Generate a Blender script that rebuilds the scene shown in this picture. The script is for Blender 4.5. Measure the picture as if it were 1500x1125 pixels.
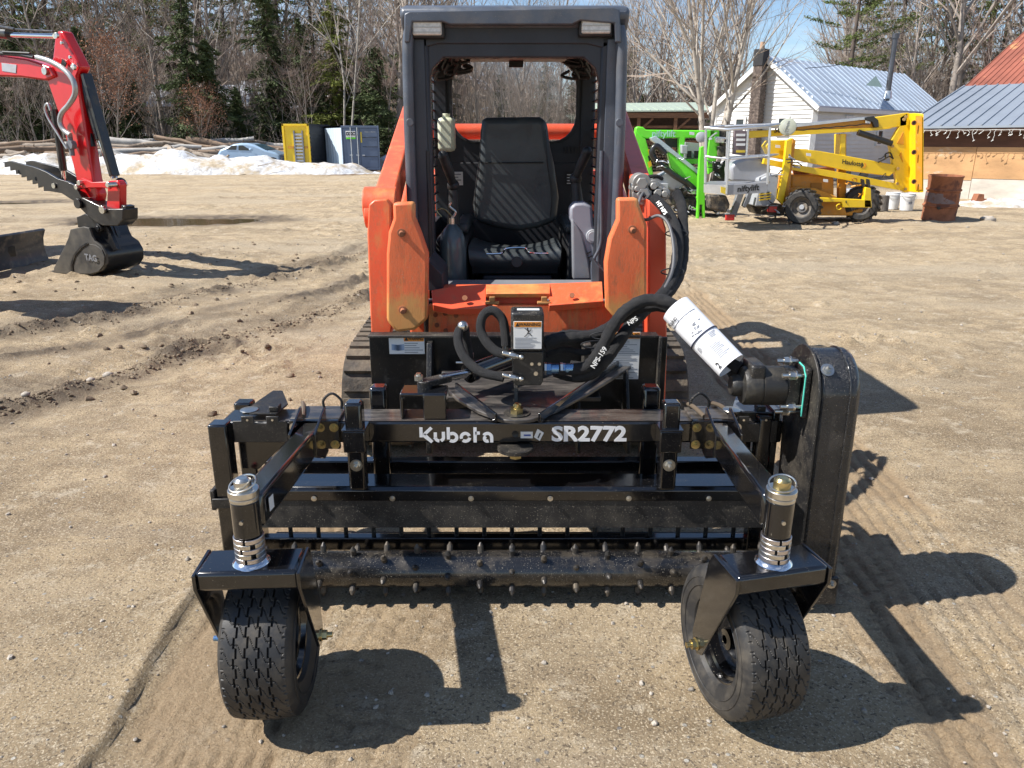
import bpy, bmesh, math, random
import numpy as np
from mathutils import Vector, Matrix
R = math.radians
V = Vector
S = bpy.context.scene
C = S.collection
for o in list(bpy.data.objects): bpy.data.objects.remove(o)

# ------------------------------------------------------------------ camera
CAM = V((0, 0, 1.5)); PITCH = R(17.6); F = 1127.0
cd = bpy.data.cameras.new('camera'); cam = bpy.data.objects.new('camera', cd); C.objects.link(cam)
cam.location = CAM; cam.rotation_euler = (R(90) - PITCH, 0, 0)
cd.sensor_width = 36; cd.lens = F / 1500 * 36; cd.clip_start = .05; cd.clip_end = 800
cd.dof.use_dof = False
S.camera = cam
# ------------------------------------------------------------------ sky + sun
SUNV = V((-.89, -.16, 1.0)).normalized()          # towards the sun
w = bpy.data.worlds.new('World'); S.world = w; w.use_nodes = True
nt = w.node_tree; N = nt.nodes; L = nt.links
bg = N['Background']; sky = N.new('ShaderNodeTexSky'); sky.sky_type = 'NISHITA'; sky.sun_disc = False
sky.sun_elevation = math.asin(SUNV.z); sky.sun_rotation = math.atan2(SUNV.x, SUNV.y)
sky.air_density = .9; sky.dust_density = .05; sky.ozone_density = 2.2; sky.altitude = 300
tc = N.new('ShaderNodeTexCoord'); mp = N.new('ShaderNodeMapping'); mp.inputs['Scale'].default_value = (1.6, 1.6, 5.5)
cn = N.new('ShaderNodeTexNoise'); cn.inputs['Scale'].default_value = 1.7; cn.inputs['Detail'].default_value = 7; cn.inputs['Roughness'].default_value = .6
cr = N.new('ShaderNodeValToRGB'); cr.color_ramp.elements[0].position = .52; cr.color_ramp.elements[1].position = .74
cm = N.new('ShaderNodeMixRGB'); cm.inputs['Color2'].default_value = (7.6, 8.2, 9.2, 1)
fac = N.new('ShaderNodeMath'); fac.operation = 'MULTIPLY'; fac.inputs[1].default_value = .75
L.new(tc.outputs['Generated'], mp.inputs['Vector']); L.new(mp.outputs[0], cn.inputs['Vector']); L.new(cn.outputs['Fac'], cr.inputs['Fac'])
L.new(cr.outputs[0], fac.inputs[0]); L.new(fac.outputs[0], cm.inputs['Fac']); L.new(sky.outputs[0], cm.inputs['Color1']); L.new(cm.outputs[0], bg.inputs['Color'])
bg.inputs['Strength'].default_value = .095
sd = bpy.data.lights.new('sun', 'SUN'); sun = bpy.data.objects.new('sun', sd); C.objects.link(sun)
sd.energy = 5; sd.angle = R(.53); sd.color = (1, .955, .89)
sun.rotation_euler = SUNV.to_track_quat('Z', 'Y').to_euler(); sun.location = (-20, -5, 30)
S.view_settings.view_transform = 'Standard'; S.view_settings.look = 'None'
S.view_settings.exposure = .68; S.view_settings.gamma = 1
S.cycles.max_bounces = 6; S.cycles.diffuse_bounces = 3; S.cycles.glossy_bounces = 3; S.cycles.transmission_bounces = 4
S.cycles.transparent_max_bounces = 6; S.cycles.caustics_reflective = False; S.cycles.caustics_refractive = False
S.cycles.use_denoising = True

# ------------------------------------------------------------------ measuring helpers (photo measurement -> place)
SP, CP = math.sin(PITCH), math.cos(PITCH)
def ray(px, py):
    u = (px - 750) / F; v = (562.5 - py) / F
    return V((u, CP + v * SP, -SP + v * CP))
def A(px, py, D):                      # point on the plane Y = D
    d = ray(px, py); return CAM + d * (D / d.y)
def G(px, py, z=0.0):                  # point on the plane Z = z
    d = ray(px, py); return CAM + d * ((z - CAM.z) / d.z)
def P(px, py, pt, n):                  # point on any plane
    d = ray(px, py); return CAM + d * ((V(pt) - CAM).dot(n) / d.dot(n))

# ------------------------------------------------------------------ noise in numpy
def vnoise(x, y, seed=0):
    x = np.asarray(x, float); y = np.asarray(y, float)
    xi = np.floor(x).astype(np.int64); yi = np.floor(y).astype(np.int64); xf = x - xi; yf = y - yi
    def h(a, b):
        n = (a * 374761393 + b * 668265263 + seed * 974634777) & 0x7fffffff
        n = ((n ^ (n >> 13)) * 1274126177) & 0x7fffffff
        return ((n ^ (n >> 16)) & 0xffff) / 65535.0
    u = xf * xf * (3 - 2 * xf); v = yf * yf * (3 - 2 * yf)
    return (h(xi, yi) * (1 - u) + h(xi + 1, yi) * u) * (1 - v) + (h(xi, yi + 1) * (1 - u) + h(xi + 1, yi + 1) * u) * v
def fbm(x, y, sc, oc=4, seed=0):
    t = 0; a = .5
    for i in range(oc):
        t = t + a * (vnoise(x * sc, y * sc, seed + i) - .5); sc *= 2.03; a *= .5
    return t * 2
def sstep(a, b, x): 
    t = np.clip((x - a) / (b - a), 0, 1); return t * t * (3 - 2 * t)

# ------------------------------------------------------------------ mesh builder
def frame(ax):
    ax = V(ax).normalized(); t = V((0, 0, 1)) if abs(ax.z) < .9 else V((1, 0, 0))
    u = ax.cross(t).normalized(); return ax, u, ax.cross(u)
class MB:
    def __init__(s): s.v = []; s.f = []; s.m = []; s.mi = 0
    def add(s, vs, fs):
        b = len(s.v); s.v += [tuple(p) for p in vs]; s.f += [tuple(i + b for i in f) for f in fs]; s.m += [s.mi] * len(fs); return s
    def box(s, x0, x1, y0, y1, z0, z1):
        return s.add([(x, y, z) for z in (z0, z1) for y in (y0, y1) for x in (x0, x1)], [(0,2,3,1),(4,5,7,6),(0,1,5,4),(2,6,7,3),(0,4,6,2),(1,3,7,5)])
    def obox(s, c, a, b, d):            # half-extent vectors
        c, a, b, d = V(c), V(a), V(b), V(d)
        return s.add([c + a*i + b*j + d*k for k in (-1,1) for j in (-1,1) for i in (-1,1)], [(0,2,3,1),(4,5,7,6),(0,1,5,4),(2,6,7,3),(0,4,6,2),(1,3,7,5)])
    def bar(s, p0, p1, w, h, up=(0,0,1)):
        p0, p1 = V(p0), V(p1); ax = (p1 - p0).normalized(); up = V(up)
        sd = ax.cross(up).normalized(); u = sd.cross(ax).normalized()
        return s.obox((p0 + p1) / 2, (p1 - p0) / 2, sd * w / 2, u * h / 2)
    def cyl(s, p0, p1, r0, r1=None, n=14, caps=True):
        r1 = r0 if r1 is None else r1; p0, p1 = V(p0), V(p1); ax, u, v = frame(p1 - p0)
        vs = [p + (u * math.cos(2*math.pi*i/n) + v * math.sin(2*math.pi*i/n)) * r for p, r in ((p0, r0), (p1, r1)) for i in range(n)]
        fs = [(i, (i+1) % n, n + (i+1) % n, n + i) for i in range(n)]
        if caps: fs += [tuple(range(n-1, -1, -1)), tuple(range(n, 2*n))]
        return s.add(vs, fs)
    def tube(s, pts, r, n=8, closed=False, caps=True):
        pts = [V(p) for p in pts]; k = len(pts); rs = r if isinstance(r, (list, tuple)) else [r] * k
        tan = []
        for i in range(k):
            a = pts[(i-1) % k] if (closed or i) else pts[0]; b = pts[(i+1) % k] if (closed or i < k-1) else pts[-1]
            tan.append((b - a).normalized())
        _, u, _2 = frame(tan[0]); vs = []
        for i in range(k):
            u = (u - tan[i] * u.dot(tan[i])).normalized(); v = tan[i].cross(u)
            vs += [pts[i] + (u * math.cos(2*math.pi*j/n) + v * math.sin(2*math.pi*j/n)) * rs[i] for j in range(n)]
        fs = []
        for i in range(k if closed else k - 1):
            a = i * n; b = ((i + 1) % k) * n
            fs += [(a + j, a + (j+1) % n, b + (j+1) % n, b + j) for j in range(n)]
        if caps and not closed: fs += [tuple(range(n-1, -1, -1)), tuple(range((k-1)*n, k*n))]
        return s.add(vs, fs)
    def prism(s, pts, off):             # 3D planar outline extruded by the vector off (centred)
        off = V(off); pts = [V(p) for p in pts]; n = len(pts)
        vs = [p - off/2 for p in pts] + [p + off/2 for p in pts]
        return s.add(vs, [tuple(range(n-1, -1, -1)), tuple(range(n, 2*n))] + [(i, (i+1) % n, n + (i+1) % n, n + i) for i in range(n)])
    def lathe(s, prof, o, ax, n=32, closed=False):
        o = V(o); ax, u, v = frame(ax); k = len(prof)
        vs = [o + ax * h + (u * math.cos(2*math.pi*i/n) + v * math.sin(2*math.pi*i/n)) * r for r, h in prof for i in range(n)]
        fs = [(j*n + i, j*n + (i+1) % n, (j+1)*n + (i+1) % n, (j+1)*n + i) for j in range(k-1) for i in range(n)]
        if closed: fs += [((k-1)*n + i, (k-1)*n + (i+1) % n, (i+1) % n, i) for i in range(n)]
        return s.add(vs, fs)
    def ball(s, c, r, n=10, m=6, sc=(1,1,1)):
        return s.add([V(c) + V((math.sin(math.pi*j/m)*math.cos(2*math.pi*i/n)*sc[0], math.sin(math.pi*j/m)*math.sin(2*math.pi*i/n)*sc[1], math.cos(math.pi*j/m)*sc[2])) * r for j in range(m+1) for i in range(n)],
            [(j*n+i, (j+1)*n+i, (j+1)*n+(i+1) % n, j*n+(i+1) % n) for j in range(m) for i in range(n)])
def spline(pts, k=6):
    pts = [V(p) for p in pts]; out = []
    for i in range(len(pts) - 1):
        a = pts[max(i-1, 0)]; b = pts[i]; c = pts[i+1]; d = pts[min(i+2, len(pts)-1)]
        for j in range(k):
            t = j / k; out.append(.5 * ((2*b) + (c - a)*t + (2*a - 5*b + 4*c - d)*t*t + (3*b - a - 3*c + d)*t**3))
    out.append(pts[-1]); return out
WO = {}
def tag(o, label=None, cat=None, group=None, kind=None):
    for k, v in (('label', label), ('category', cat), ('group', group), ('kind', kind)):
        if v: o[k] = v
    return o
def thing(name, label, cat, loc, group=None):
    o = bpy.data.objects.new(name, None); C.objects.link(o); o.location = loc; o.empty_display_size = .2
    WO[o.name] = V(loc); return tag(o, label, cat, group)
def mesh_of(mb, name, mats, smooth=35, recalc=True):
    me = bpy.data.meshes.new(name); me.from_pydata([tuple(p) for p in mb.v], [], mb.f)
    for m in (mats if isinstance(mats, (list, tuple)) else [mats]): me.materials.append(m)
    if any(mb.m): me.polygons.foreach_set('material_index', mb.m)
    if recalc and len(mb.f) < 30000:
        bm = bmesh.new(); bm.from_mesh(me); bmesh.ops.remove_doubles(bm, verts=bm.verts, dist=1e-6); bmesh.ops.recalc_face_normals(bm, faces=bm.faces); bm.to_mesh(me); bm.free()
    if smooth: me.shade_smooth(); me.set_sharp_from_angle(angle=R(smooth))
    me.update(); return me
def build(mb, name, mats, parent=None, bevel=0, smooth=35, origin=None, **kw):
    c = V(origin) if origin is not None else V([ (min(q) + max(q)) / 2 for q in zip(*mb.v)])
    mb.v = [(p[0]-c.x, p[1]-c.y, p[2]-c.z) for p in mb.v]
    o = bpy.data.objects.new(name, mesh_of(mb, name, mats, smooth)); C.objects.link(o)
    WO[o.name] = c; o.location = c - (WO[parent.name] if parent else V((0,0,0))); o.parent = parent
    if bevel:
        b = o.modifiers.new('bevel', 'BEVEL'); b.width = bevel; b.segments = 2; b.limit_method = 'ANGLE'; b.angle_limit = R(38); b.harden_normals = False
    return tag(o, **kw)
def inst(me, name, loc, parent=None, rot=None, scale=None, **kw):    # another object on shared mesh data
    o = bpy.data.objects.new(name, me); C.objects.link(o); o.parent = parent; WO[o.name] = V(loc)
    o.location = V(loc) - (WO[parent.name] if parent else V((0,0,0)))
    if rot is not None: o.rotation_euler = rot
    if scale is not None: o.scale = scale if hasattr(scale, '__len__') else (scale,)*3
    return tag(o, **kw)
def copy_tree(o, loc, rz=None, sc=None, **kw):
    c = o.copy(); C.objects.link(c); c.location = loc; WO[c.name] = V(loc)
    if rz is not None: c.rotation_euler.z = rz
    if sc is not None: c.scale = (sc,)*3 if not hasattr(sc, '__len__') else sc
    for ch in list(o.children):
        d = ch.copy(); C.objects.link(d); d.parent = c
        for g in list(ch.children): e = g.copy(); C.objects.link(e); e.parent = d
    return tag(c, **kw)
def text(s, name, size, loc, xdir, zdir, mat, parent, depth=.0006, bold=0.0, align='CENTER', sx=1.0, **kw):
    cu = bpy.data.curves.new(name, 'FONT'); cu.body = s; cu.size = size; cu.align_x = align; cu.align_y = 'CENTER'; cu.extrude = depth; cu.offset = bold; cu.resolution_u = 3
    t = bpy.data.objects.new(name, cu); C.objects.link(t); dg = bpy.context.evaluated_depsgraph_get()
    me = bpy.data.meshes.new_from_object(t.evaluated_get(dg)); bpy.data.objects.remove(t)
    x = V(xdir).normalized(); z = V(zdir).normalized(); y = x.cross(z)      # text normal = x x z
    M = Matrix(((x.x*sx, z.x, y.x), (x.y*sx, z.y, y.y), (x.z*sx, z.z, y.z))).to_4x4(); me.transform(M)
    me.materials.clear(); me.materials.append(mat)
    return inst(me, name, loc, parent, **kw)

# ------------------------------------------------------------------ materials
def mat(name, col, rough=.5, metal=0, var=.12, vs=5, bump=0, bs=80, coat=0, dust=0, dcol=(.36,.29,.2), ds=9, second=None, st=.55, ss=4, sw=.08, spec=.5, trans=0, alpha=1, emit=None, stretch=None, speck=0):
    m = bpy.data.materials.new(name); m.use_nodes = True; nt = m.node_tree; N = nt.nodes; L = nt.links; b = N['Principled BSDF']
    g = N.new('ShaderNodeNewGeometry'); src = g.outputs['Position']
    if stretch:
        mpn = N.new('ShaderNodeMapping'); mpn.inputs['Scale'].default_value = stretch; L.new(src, mpn.inputs[0]); src = mpn.outputs[0]
    def noise(sc, det=5, ro=.6):
        n = N.new('ShaderNodeTexNoise'); n.inputs['Scale'].default_value = sc; n.inputs['Detail'].default_value = det; n.inputs['Roughness'].default_value = ro; L.new(src, n.inputs['Vector']); return n.outputs['Fac']
    def ramp(f, a, bb):
        r = N.new('ShaderNodeMapRange'); r.inputs[1].default_value = a; r.inputs[2].default_value = bb; L.new(f, r.inputs[0]); return r.outputs[0]
    def mix(f, c1, c2, mode='MIX'):
        x = N.new('ShaderNodeMixRGB'); x.blend_type = mode
        if hasattr(f, 'links'): L.new(f, x.inputs[0])
        else: x.inputs[0].default_value = f
        for i, c in ((1, c1), (2, c2)):
            if hasattr(c, 'links'): L.new(c, x.inputs[i])
            else: x.inputs[i].default_value = (*c, 1)
        return x.outputs[0]
    c = mix(ramp(noise(vs), .3, .7), tuple(k*(1-var) for k in col), tuple(min(1, k*(1+var)) for k in col))
    if second is not None:
        c = mix(ramp(noise(ss, 8, .65), st, st + sw), c, second)
    rr = None
    if dust:
        f = ramp(noise(ds, 8, .7), .62 - .3*dust, .95 - .2*dust); c = mix(f, c, dcol); 
        rr = N.new('ShaderNodeMapRange'); rr.inputs[3].default_value = rough; rr.inputs[4].default_value = .85; L.new(f, rr.inputs[0]); rr = rr.outputs[0]
    if speck:
        f = ramp(noise(330, 2, .5), .73 - .07*speck, .77 - .07*speck); c = mix(f, c, (.42,.37,.29))
    L.new(c, b.inputs['Base Color'])
    if rr is not None: L.new(rr, b.inputs['Roughness'])
    else: b.inputs['Roughness'].default_value = rough
    b.inputs['Metallic'].default_value = metal; b.inputs['Coat Weight'].default_value = coat; b.inputs['Coat Roughness'].default_value = .08
    b.inputs['Specular IOR Level'].default_value = spec; b.inputs['Transmission Weight'].default_value = trans; b.inputs['Alpha'].default_value = alpha
    if emit: b.inputs['Emission Color'].default_value = (*emit, 1); b.inputs['Emission Strength'].default_value = 1
    if bump:
        bp = N.new('ShaderNodeBump'); bp.inputs['Strength'].default_value = min(1, bump*2); bp.inputs['Distance'].default_value = bump*.02
        L.new(noise(bs, 6, .65), bp.inputs['Height']); L.new(bp.outputs[0], b.inputs['Normal'])
    return m
BLK = mat('black_gloss_paint', (.006,.006,.007), .2, coat=.55, var=.3, dust=.34, dcol=(.07,.06,.045), ds=14, speck=.5, bump=.05, bs=220)
BLKC = mat('black_clean_paint', (.005,.005,.006), .14, coat=.9, var=.2, dust=.12, dcol=(.05,.045,.035), speck=.15)
BLKM = mat('black_worn_paint', (.011,.011,.012), .42, var=.3, dust=.5, dcol=(.09,.075,.055), ds=7, speck=.9, bump=.1)
BLKB = mat('black_scraped_top', (.012,.012,.014), .3, coat=.4, var=.3, dust=.8, dcol=(.15,.13,.11), ds=11, stretch=(.5,2.5,2.5), speck=.4)
PLA = mat('black_plastic', (.014,.015,.017), .5, var=.25, dust=.4, dcol=(.07,.065,.06), bump=.1)
VINYL = mat('seat_vinyl', (.042,.050,.054), .42, var=.3, dust=.38, dcol=(.07,.07,.065), ds=8, bump=.12, bs=160)
RUB = mat('tyre_rubber', (.022,.022,.023), .5, var=.25, dust=.55, dcol=(.10,.085,.065), ds=16, bump=.12, bs=240)
RUBD = mat('dusty_rubber', (.035,.033,.03), .8, var=.3, dust=.95, dcol=(.16,.125,.085), ds=8, bump=.3)
HOSE = mat('hose_sleeve', (.018,.018,.02), .75, var=.35, vs=40, dust=.4, dcol=(.07,.065,.06), ds=22, bump=.5, bs=420)
ZINC = mat('zinc_steel', (.62,.60,.55), .28, 1, var=.2, vs=30, dust=.3)
ZINCY = mat('yellow_zinc', (.55,.45,.22), .3, 1, var=.25, vs=30)
CHROME = mat('chrome_rod', (.75,.75,.76), .12, 1, var=.05)
BLUEZ = mat('blue_zinc', (.18,.33,.55), .25, .8, var=.15)
ORG = mat('orange_paint', (.80,.125,.045), .42, var=.12, vs=3, coat=.15, second=(.66,.25,.08), st=.55, ss=5, sw=.16, dust=.35, dcol=(.34,.17,.08), ds=26, bump=.1, bs=60, speck=.7, stretch=(1.8,1.8,.8))
ORGY = mat('orange_paint_muddy', (.78,.155,.05), .5, var=.2, vs=4, second=(.62,.31,.10), st=.50, ss=3.2, sw=.14, dust=.4, dcol=(.26,.13,.06), ds=30, bump=.15, bs=70, speck=.9, stretch=(2.4,2.4,.7))
ORGD = mat('orange_paint_plain', (.74,.10,.04), .42, var=.15, vs=3, coat=.1, dust=.25, dcol=(.4,.2,.1))
CAB = mat('cab_grey_paint', (.072,.084,.108), .36, var=.25, dust=.5, dcol=(.13,.125,.12), ds=7, bump=.08, speck=.2)
CABD = mat('cab_dark', (.022,.024,.031), .5, var=.25, dust=.2, dcol=(.05,.05,.05))
RED = mat('red_paint', (.62,.008,.012), .3, coat=.4, var=.08)
WHITE = mat('white_print', (.82,.82,.82), .5, var=.03)
DECW = mat('decal_white', (.78,.78,.76), .4, var=.05)
DECO = mat('decal_orange', (.85,.30,.03), .4, var=.05)
INK = mat('ink_black', (.015,.015,.015), .5, var=0)
INKG = mat('ink_grey', (.22,.23,.26), .6, var=0)
PAPER = mat('paper', (.84,.84,.86), .7, var=.03)
TEAL = mat('teal_paint_mark', (.10,.62,.48), .5, var=.1)
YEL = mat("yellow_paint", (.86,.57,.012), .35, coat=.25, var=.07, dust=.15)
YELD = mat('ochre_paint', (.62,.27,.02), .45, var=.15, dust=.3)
GRN = mat('lime_paint', (.16,.78,.03), .38, coat=.2, var=.08, dust=.1)
GRY = mat('grey_paint', (.20,.21,.23), .45, var=.15, dust=.3)
GRYL = mat('light_grey_plastic', (.40,.42,.45), .4, var=.1, dust=.3)
ALU = mat('aluminium', (.62,.64,.66), .35, .8, var=.1, dust=.2)
DRKB = mat('undercarriage_black', (.025,.025,.027), .6, var=.3, dust=.6)
RUST = mat('rusty_steel', (.30,.115,.055), .85, var=.3, vs=6, second=(.14,.055,.035), ss=3, st=.52, bump=.2, bs=40)
REDL = mat('red_reflector', (.5,.02,.02), .3, var=.1)
GLASS = mat('dusty_glass', (.9,.92,.9), .05, var=0, trans=1, alpha=.14, spec=.5)
LENS = mat('lamp_lens', (.62,.60,.56), .25, var=.2, vs=60, coat=.5)
BOTL = mat('milky_plastic', (.62,.64,.48), .45, var=.08)

ORGP = ORGY.copy(); ORGP.name = 'orange_paint_scuffed'
def wear_low(m, z0, z1, col):          # paint scoured to its mustard undercoat towards the foot of the plate, with a ragged edge
    nt = m.node_tree; N = nt.nodes; L = nt.links; b = N['Principled BSDF']; src = b.inputs['Base Color'].links[0].from_socket
    g = N.new('ShaderNodeNewGeometry'); sp = N.new('ShaderNodeSeparateXYZ'); L.new(g.outputs['Position'], sp.inputs[0]); n = N.new('ShaderNodeTexNoise'); n.inputs['Scale'].default_value = 9; n.inputs['Detail'].default_value = 9; n.inputs['Roughness'].default_value = .7; L.new(g.outputs['Position'], n.inputs['Vector'])
    a = N.new('ShaderNodeMath'); a.operation = 'MULTIPLY_ADD'; a.inputs[1].default_value = .55; L.new(n.outputs['Fac'], a.inputs[0]); L.new(sp.outputs['Z'], a.inputs[2])
    r = N.new('ShaderNodeMapRange'); r.inputs[1].default_value = z0 + .275; r.inputs[2].default_value = z1 + .275; r.inputs[3].default_value = 0; r.inputs[4].default_value = .85; L.new(a.outputs[0], r.inputs[0])
    x = N.new('ShaderNodeMixRGB'); L.new(r.outputs[0], x.inputs[0]); L.new(src, x.inputs[1]); x.inputs[2].default_value = (*col, 1); L.new(x.outputs[0], b.inputs['Base Color'])
wear_low(ORGY, .92, .80, (.60, .30, .09))
# ------------------------------------------------------------------ ground
def axis_pts(segs):                    # [(from, to, step)] -> coordinates
    out = []
    for a, b, s0, s1 in segs:
        x = a
        n = 0; L_ = b - a; k = max(1, int(round(abs(L_) / ((s0 + s1) / 2))))
        q = s1 / s0
        st = np.array([q ** (i / max(1, k-1)) for i in range(k)]); st = st / st.sum() * L_
        out += list(a + np.concatenate([[0], np.cumsum(st)[:-1]]))
    out.append(segs[-1][1]); return np.array(out)
GX = axis_pts([(-150, -30, 9, 1.6), (-30, -9, 1.6, .10), (-9, -2.2, .10, .02), (-2.2, 2.4, .0155, .0155), (2.4, 9, .02, .10), (9, 30, .10, 1.6), (30, 150, 1.6, 9)])
GY = axis_pts([(-30, .9, 3, .05), (.9, 3.2, .012, .012), (3.2, 9, .012, .04), (9, 20, .04, .10), (20, 44, .10, .3), (44, 220, .4, 8)])
def polyd(x, y, pts):                  # signed distance to a polyline and the distance along it
    best = np.full(x.shape, 1e9); sgn = np.zeros(x.shape); al = np.zeros(x.shape); acc = 0
    for (ax, ay), (bx, by) in zip(pts[:-1], pts[1:]):
        dx, dy = bx - ax, by - ay; l = math.hypot(dx, dy); t = np.clip(((x-ax)*dx + (y-ay)*dy) / l / l, 0, 1)
        ex = x - ax - t*dx; ey = y - ay - t*dy; d = np.hypot(ex, ey); m = d < best
        best = np.where(m, d, best); sgn = np.where(m, np.sign(dx*ey - dy*ex), sgn); al = np.where(m, acc + t*l, al); acc += l
    return best * sgn, al
def gpts(lst): return [(G(a, b).x, G(a, b).y) for a, b in lst]
RUT1 = gpts([(-160, 520), (0, 492), (170, 462), (240, 442), (330, 418), (430, 400), (520, 375), (600, 350)])
RUT2 = gpts([(-160, 650), (0, 598), (100, 570), (230, 528), (330, 495), (450, 465), (535, 435), (600, 410)])
RUT3 = gpts([(-100, 560), (0, 525), (170, 492), (300, 462), (430, 432), (530, 405)])
EDGE = gpts([(105, 1150), (160, 1075), (215, 985), (255, 915), (292, 862), (380, 740)])
STRL = gpts([(250, 1200), (330, 1000), (400, 870), (500, 690)])
STRR = gpts([(1560, 1150), (1440, 960), (1330, 820), (1250, 720), (1030, 470), (960, 400)])
STR2 = gpts([(1420, 1100), (1290, 930), (1200, 830)])
SCAL = gpts([(430, 1250), (560, 960), (630, 840), (690, 740)])
PUD = [(G(255, 322), 1.9, .85), (G(30, 296), 1.3, .6)]
def ground_h(x, y):
    near = sstep(30, 8, y)
    z = fbm(x, y, .35, 3, 3) * .05 + fbm(x, y, 1.6, 4, 11) * .022
    z = z + fbm(x, y, 9, 4, 21) * .012 * (.4 + .6 * sstep(.45, .6, vnoise(x*.7, y*.7, 5)))
    z = z + (np.maximum(0, fbm(x, y, 5.5, 5, 131)) ** 1.5) * .11 * sstep(.42, .62, vnoise(x*.9 + 3, y*1.4, 57)) * sstep(3.0, 4.6, y)
    z = z - np.maximum(0, fbm(x*.45, y*1.6, 3.5, 4, 141)) * .035 * sstep(4, 7, y)
    rough = sstep(.5, .72, vnoise(x*.55 + 7, y*.9, 77)) * sstep(2.6, 4.5, y)
    z = z + np.maximum(0, fbm(x, y, 7, 5, 31)) * .045 * rough
    # the ground under the machine and the rake is driven flat
    flat = sstep(3.2, 2.0, np.abs(x)) * sstep(5.6, 4.2, y)
    z = z * (1 - .82 * flat)
    damp = np.zeros(x.shape); trk = np.zeros(x.shape)
    for i, (pl, amp, wd) in enumerate(((RUT1, .085, .21), (RUT2, .095, .22), (RUT3, .045, .13))):
        d, al = polyd(x, y, pl); d = d + fbm(x, y, 1.7, 3, 50+i) * .10
        cl = sstep(.34, .68, vnoise(al * 2.3, d * 2 + 9, 61+i)) * .65 + .35
        clod = np.abs(fbm(x, y, 6, 5, 71+i)) * 1.5 + .25
        z = z + amp * cl * clod * np.exp(-(d / (wd * .55)) ** 2)
        off = d - wd * 1.7
        z = z - .038 * np.exp(-(off / (wd * .9)) ** 4) * (i < 2)
        z = z + .010 * np.exp(-(off / (wd * .8)) ** 4) * np.tanh(4 * np.sin(al * 52 + off * 12)) * sstep(.3, .6, vnoise(al * 1.1, off, 88+i))
        damp = np.maximum(damp, np.exp(-(d / (wd * 1.2)) ** 2) * cl * 1.0); damp = np.maximum(damp, .55 * np.exp(-(off / (wd)) ** 4) * sstep(.35, .6, vnoise(x*1.3, y*1.3, 99)))
    d, al = polyd(x, y, EDGE); d = d + fbm(x, y, 3, 3, 15) * .02
    lim = sstep(3.0, 2.3, y)
    z = z - .030 * (.55 + .45*vnoise(al*6, al*0, 3)) * sstep(-.008, .008, -d) * np.exp(-np.maximum(0, -d) / .6) * lim + .010 * np.exp(-((d - .02) / .035) ** 2) * lim
    for k, (pl, wd, per, am) in enumerate(((STRL, .24, .045, .0050), (STRR, .30, .060, .0075))):
        d, al = polyd(x, y, pl); inside = sstep(wd, wd - .05, np.abs(d)); br = sstep(.25, .5, vnoise(al*3, d*9, 41+k))
        sx = d + .004 * np.sin(al * 9) + .006 * fbm(al, d, 5, 3, 91+k); cyc = np.abs((sx / per) % 1 - .5) * 2
        lugs = np.exp(-((np.abs(((al / .075 + .5*(np.floor(sx/per) % 2)) % 1) - .5) * 2 - 1) / .14) ** 2)
        z = z - inside * .007 - inside * am * 2.1 * np.exp(-((cyc - 1) / .22) ** 2) * (.35 + .65*br) - inside * am * 1.4 * lugs * sstep(.42, .6, vnoise(al*2.1, d*6, 51+k))
        trk = np.maximum(trk, inside * sstep(.15, .45, vnoise(al*1.5, d*5, 81+k)))
    for k, (pl, wd) in enumerate(((SCAL, .20), (STR2, .12))):
        d, al = polyd(x, y, pl); d = d + .02 * fbm(x, y, 2, 2, 8); inside = sstep(wd, wd - .04, np.abs(d))
        ph = al / .062 + .5 * np.abs(((d / .08) % 2) - 1)
        scal = np.abs((ph % 1) - .5) * 2
        col_ = np.abs(((d / .085) % 1) - .5) * 2
        crack = np.exp(-((1 - scal) / .16) ** 2) * .8 + np.exp(-((1 - col_) / .14) ** 2) * .8
        z = z - inside * .012 * crack * sstep(.25, .55, vnoise(x*7, y*7, 6+k)) + inside * .0015; trk = np.maximum(trk, inside*.55)
    for (c, a, b) in PUD:
        r = ((x - c.x) / a) ** 2 + ((y - c.y) / b) ** 2 + fbm(x, y, 1.2, 3, 44) * .9
        z = z * (1 - sstep(2, .6, r) * .7) - .07 * sstep(1.5, .2, r); damp = np.maximum(damp, sstep(2.6, .9, r))
    # wooded slope behind the yard, lower towards the right
    lw = sstep(12, -8, x) * .72 + .28
    z = z + sstep(46, 125, y) * 13 * lw + fbm(x, y, .08, 3, 9) * 1.2 * sstep(46, 60, y)
    global _trk
    _trk = trk
    return z, damp
gx, gy = np.meshgrid(GX, GY)
gz, gd = ground_h(gx, gy); gt_ = _trk
zone = sstep(35, 38.5, gy + fbm(gx, gy, .4, 3, 4) * 3)
me = bpy.data.meshes.new('ground'); nx, ny = len(GX), len(GY)
me.vertices.add(nx * ny); me.vertices.foreach_set('co', np.stack([gx, gy, gz], -1).ravel().astype(np.float32))
idx = np.arange(nx * ny).reshape(ny, nx); q = np.stack([idx[:-1, :-1], idx[:-1, 1:], idx[1:, 1:], idx[1:, :-1]], -1).reshape(-1, 4)
me.loops.add(q.size); me.polygons.add(len(q)); me.loops.foreach_set('vertex_index', q.ravel().astype(np.int32))
me.polygons.foreach_set('loop_start', (np.arange(len(q)) * 4).astype(np.int32)); me.update(calc_edges=True); me.shade_smooth()
at = me.attributes.new('zone', 'FLOAT_COLOR', 'POINT'); at.data.foreach_set('color', np.stack([gd, zone, gt_, gd*0+1], -1).ravel().astype(np.float32))
def gz_at(x, y):
    z, _ = ground_h(np.array([float(x)]), np.array([float(y)])); return float(z[0])
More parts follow.
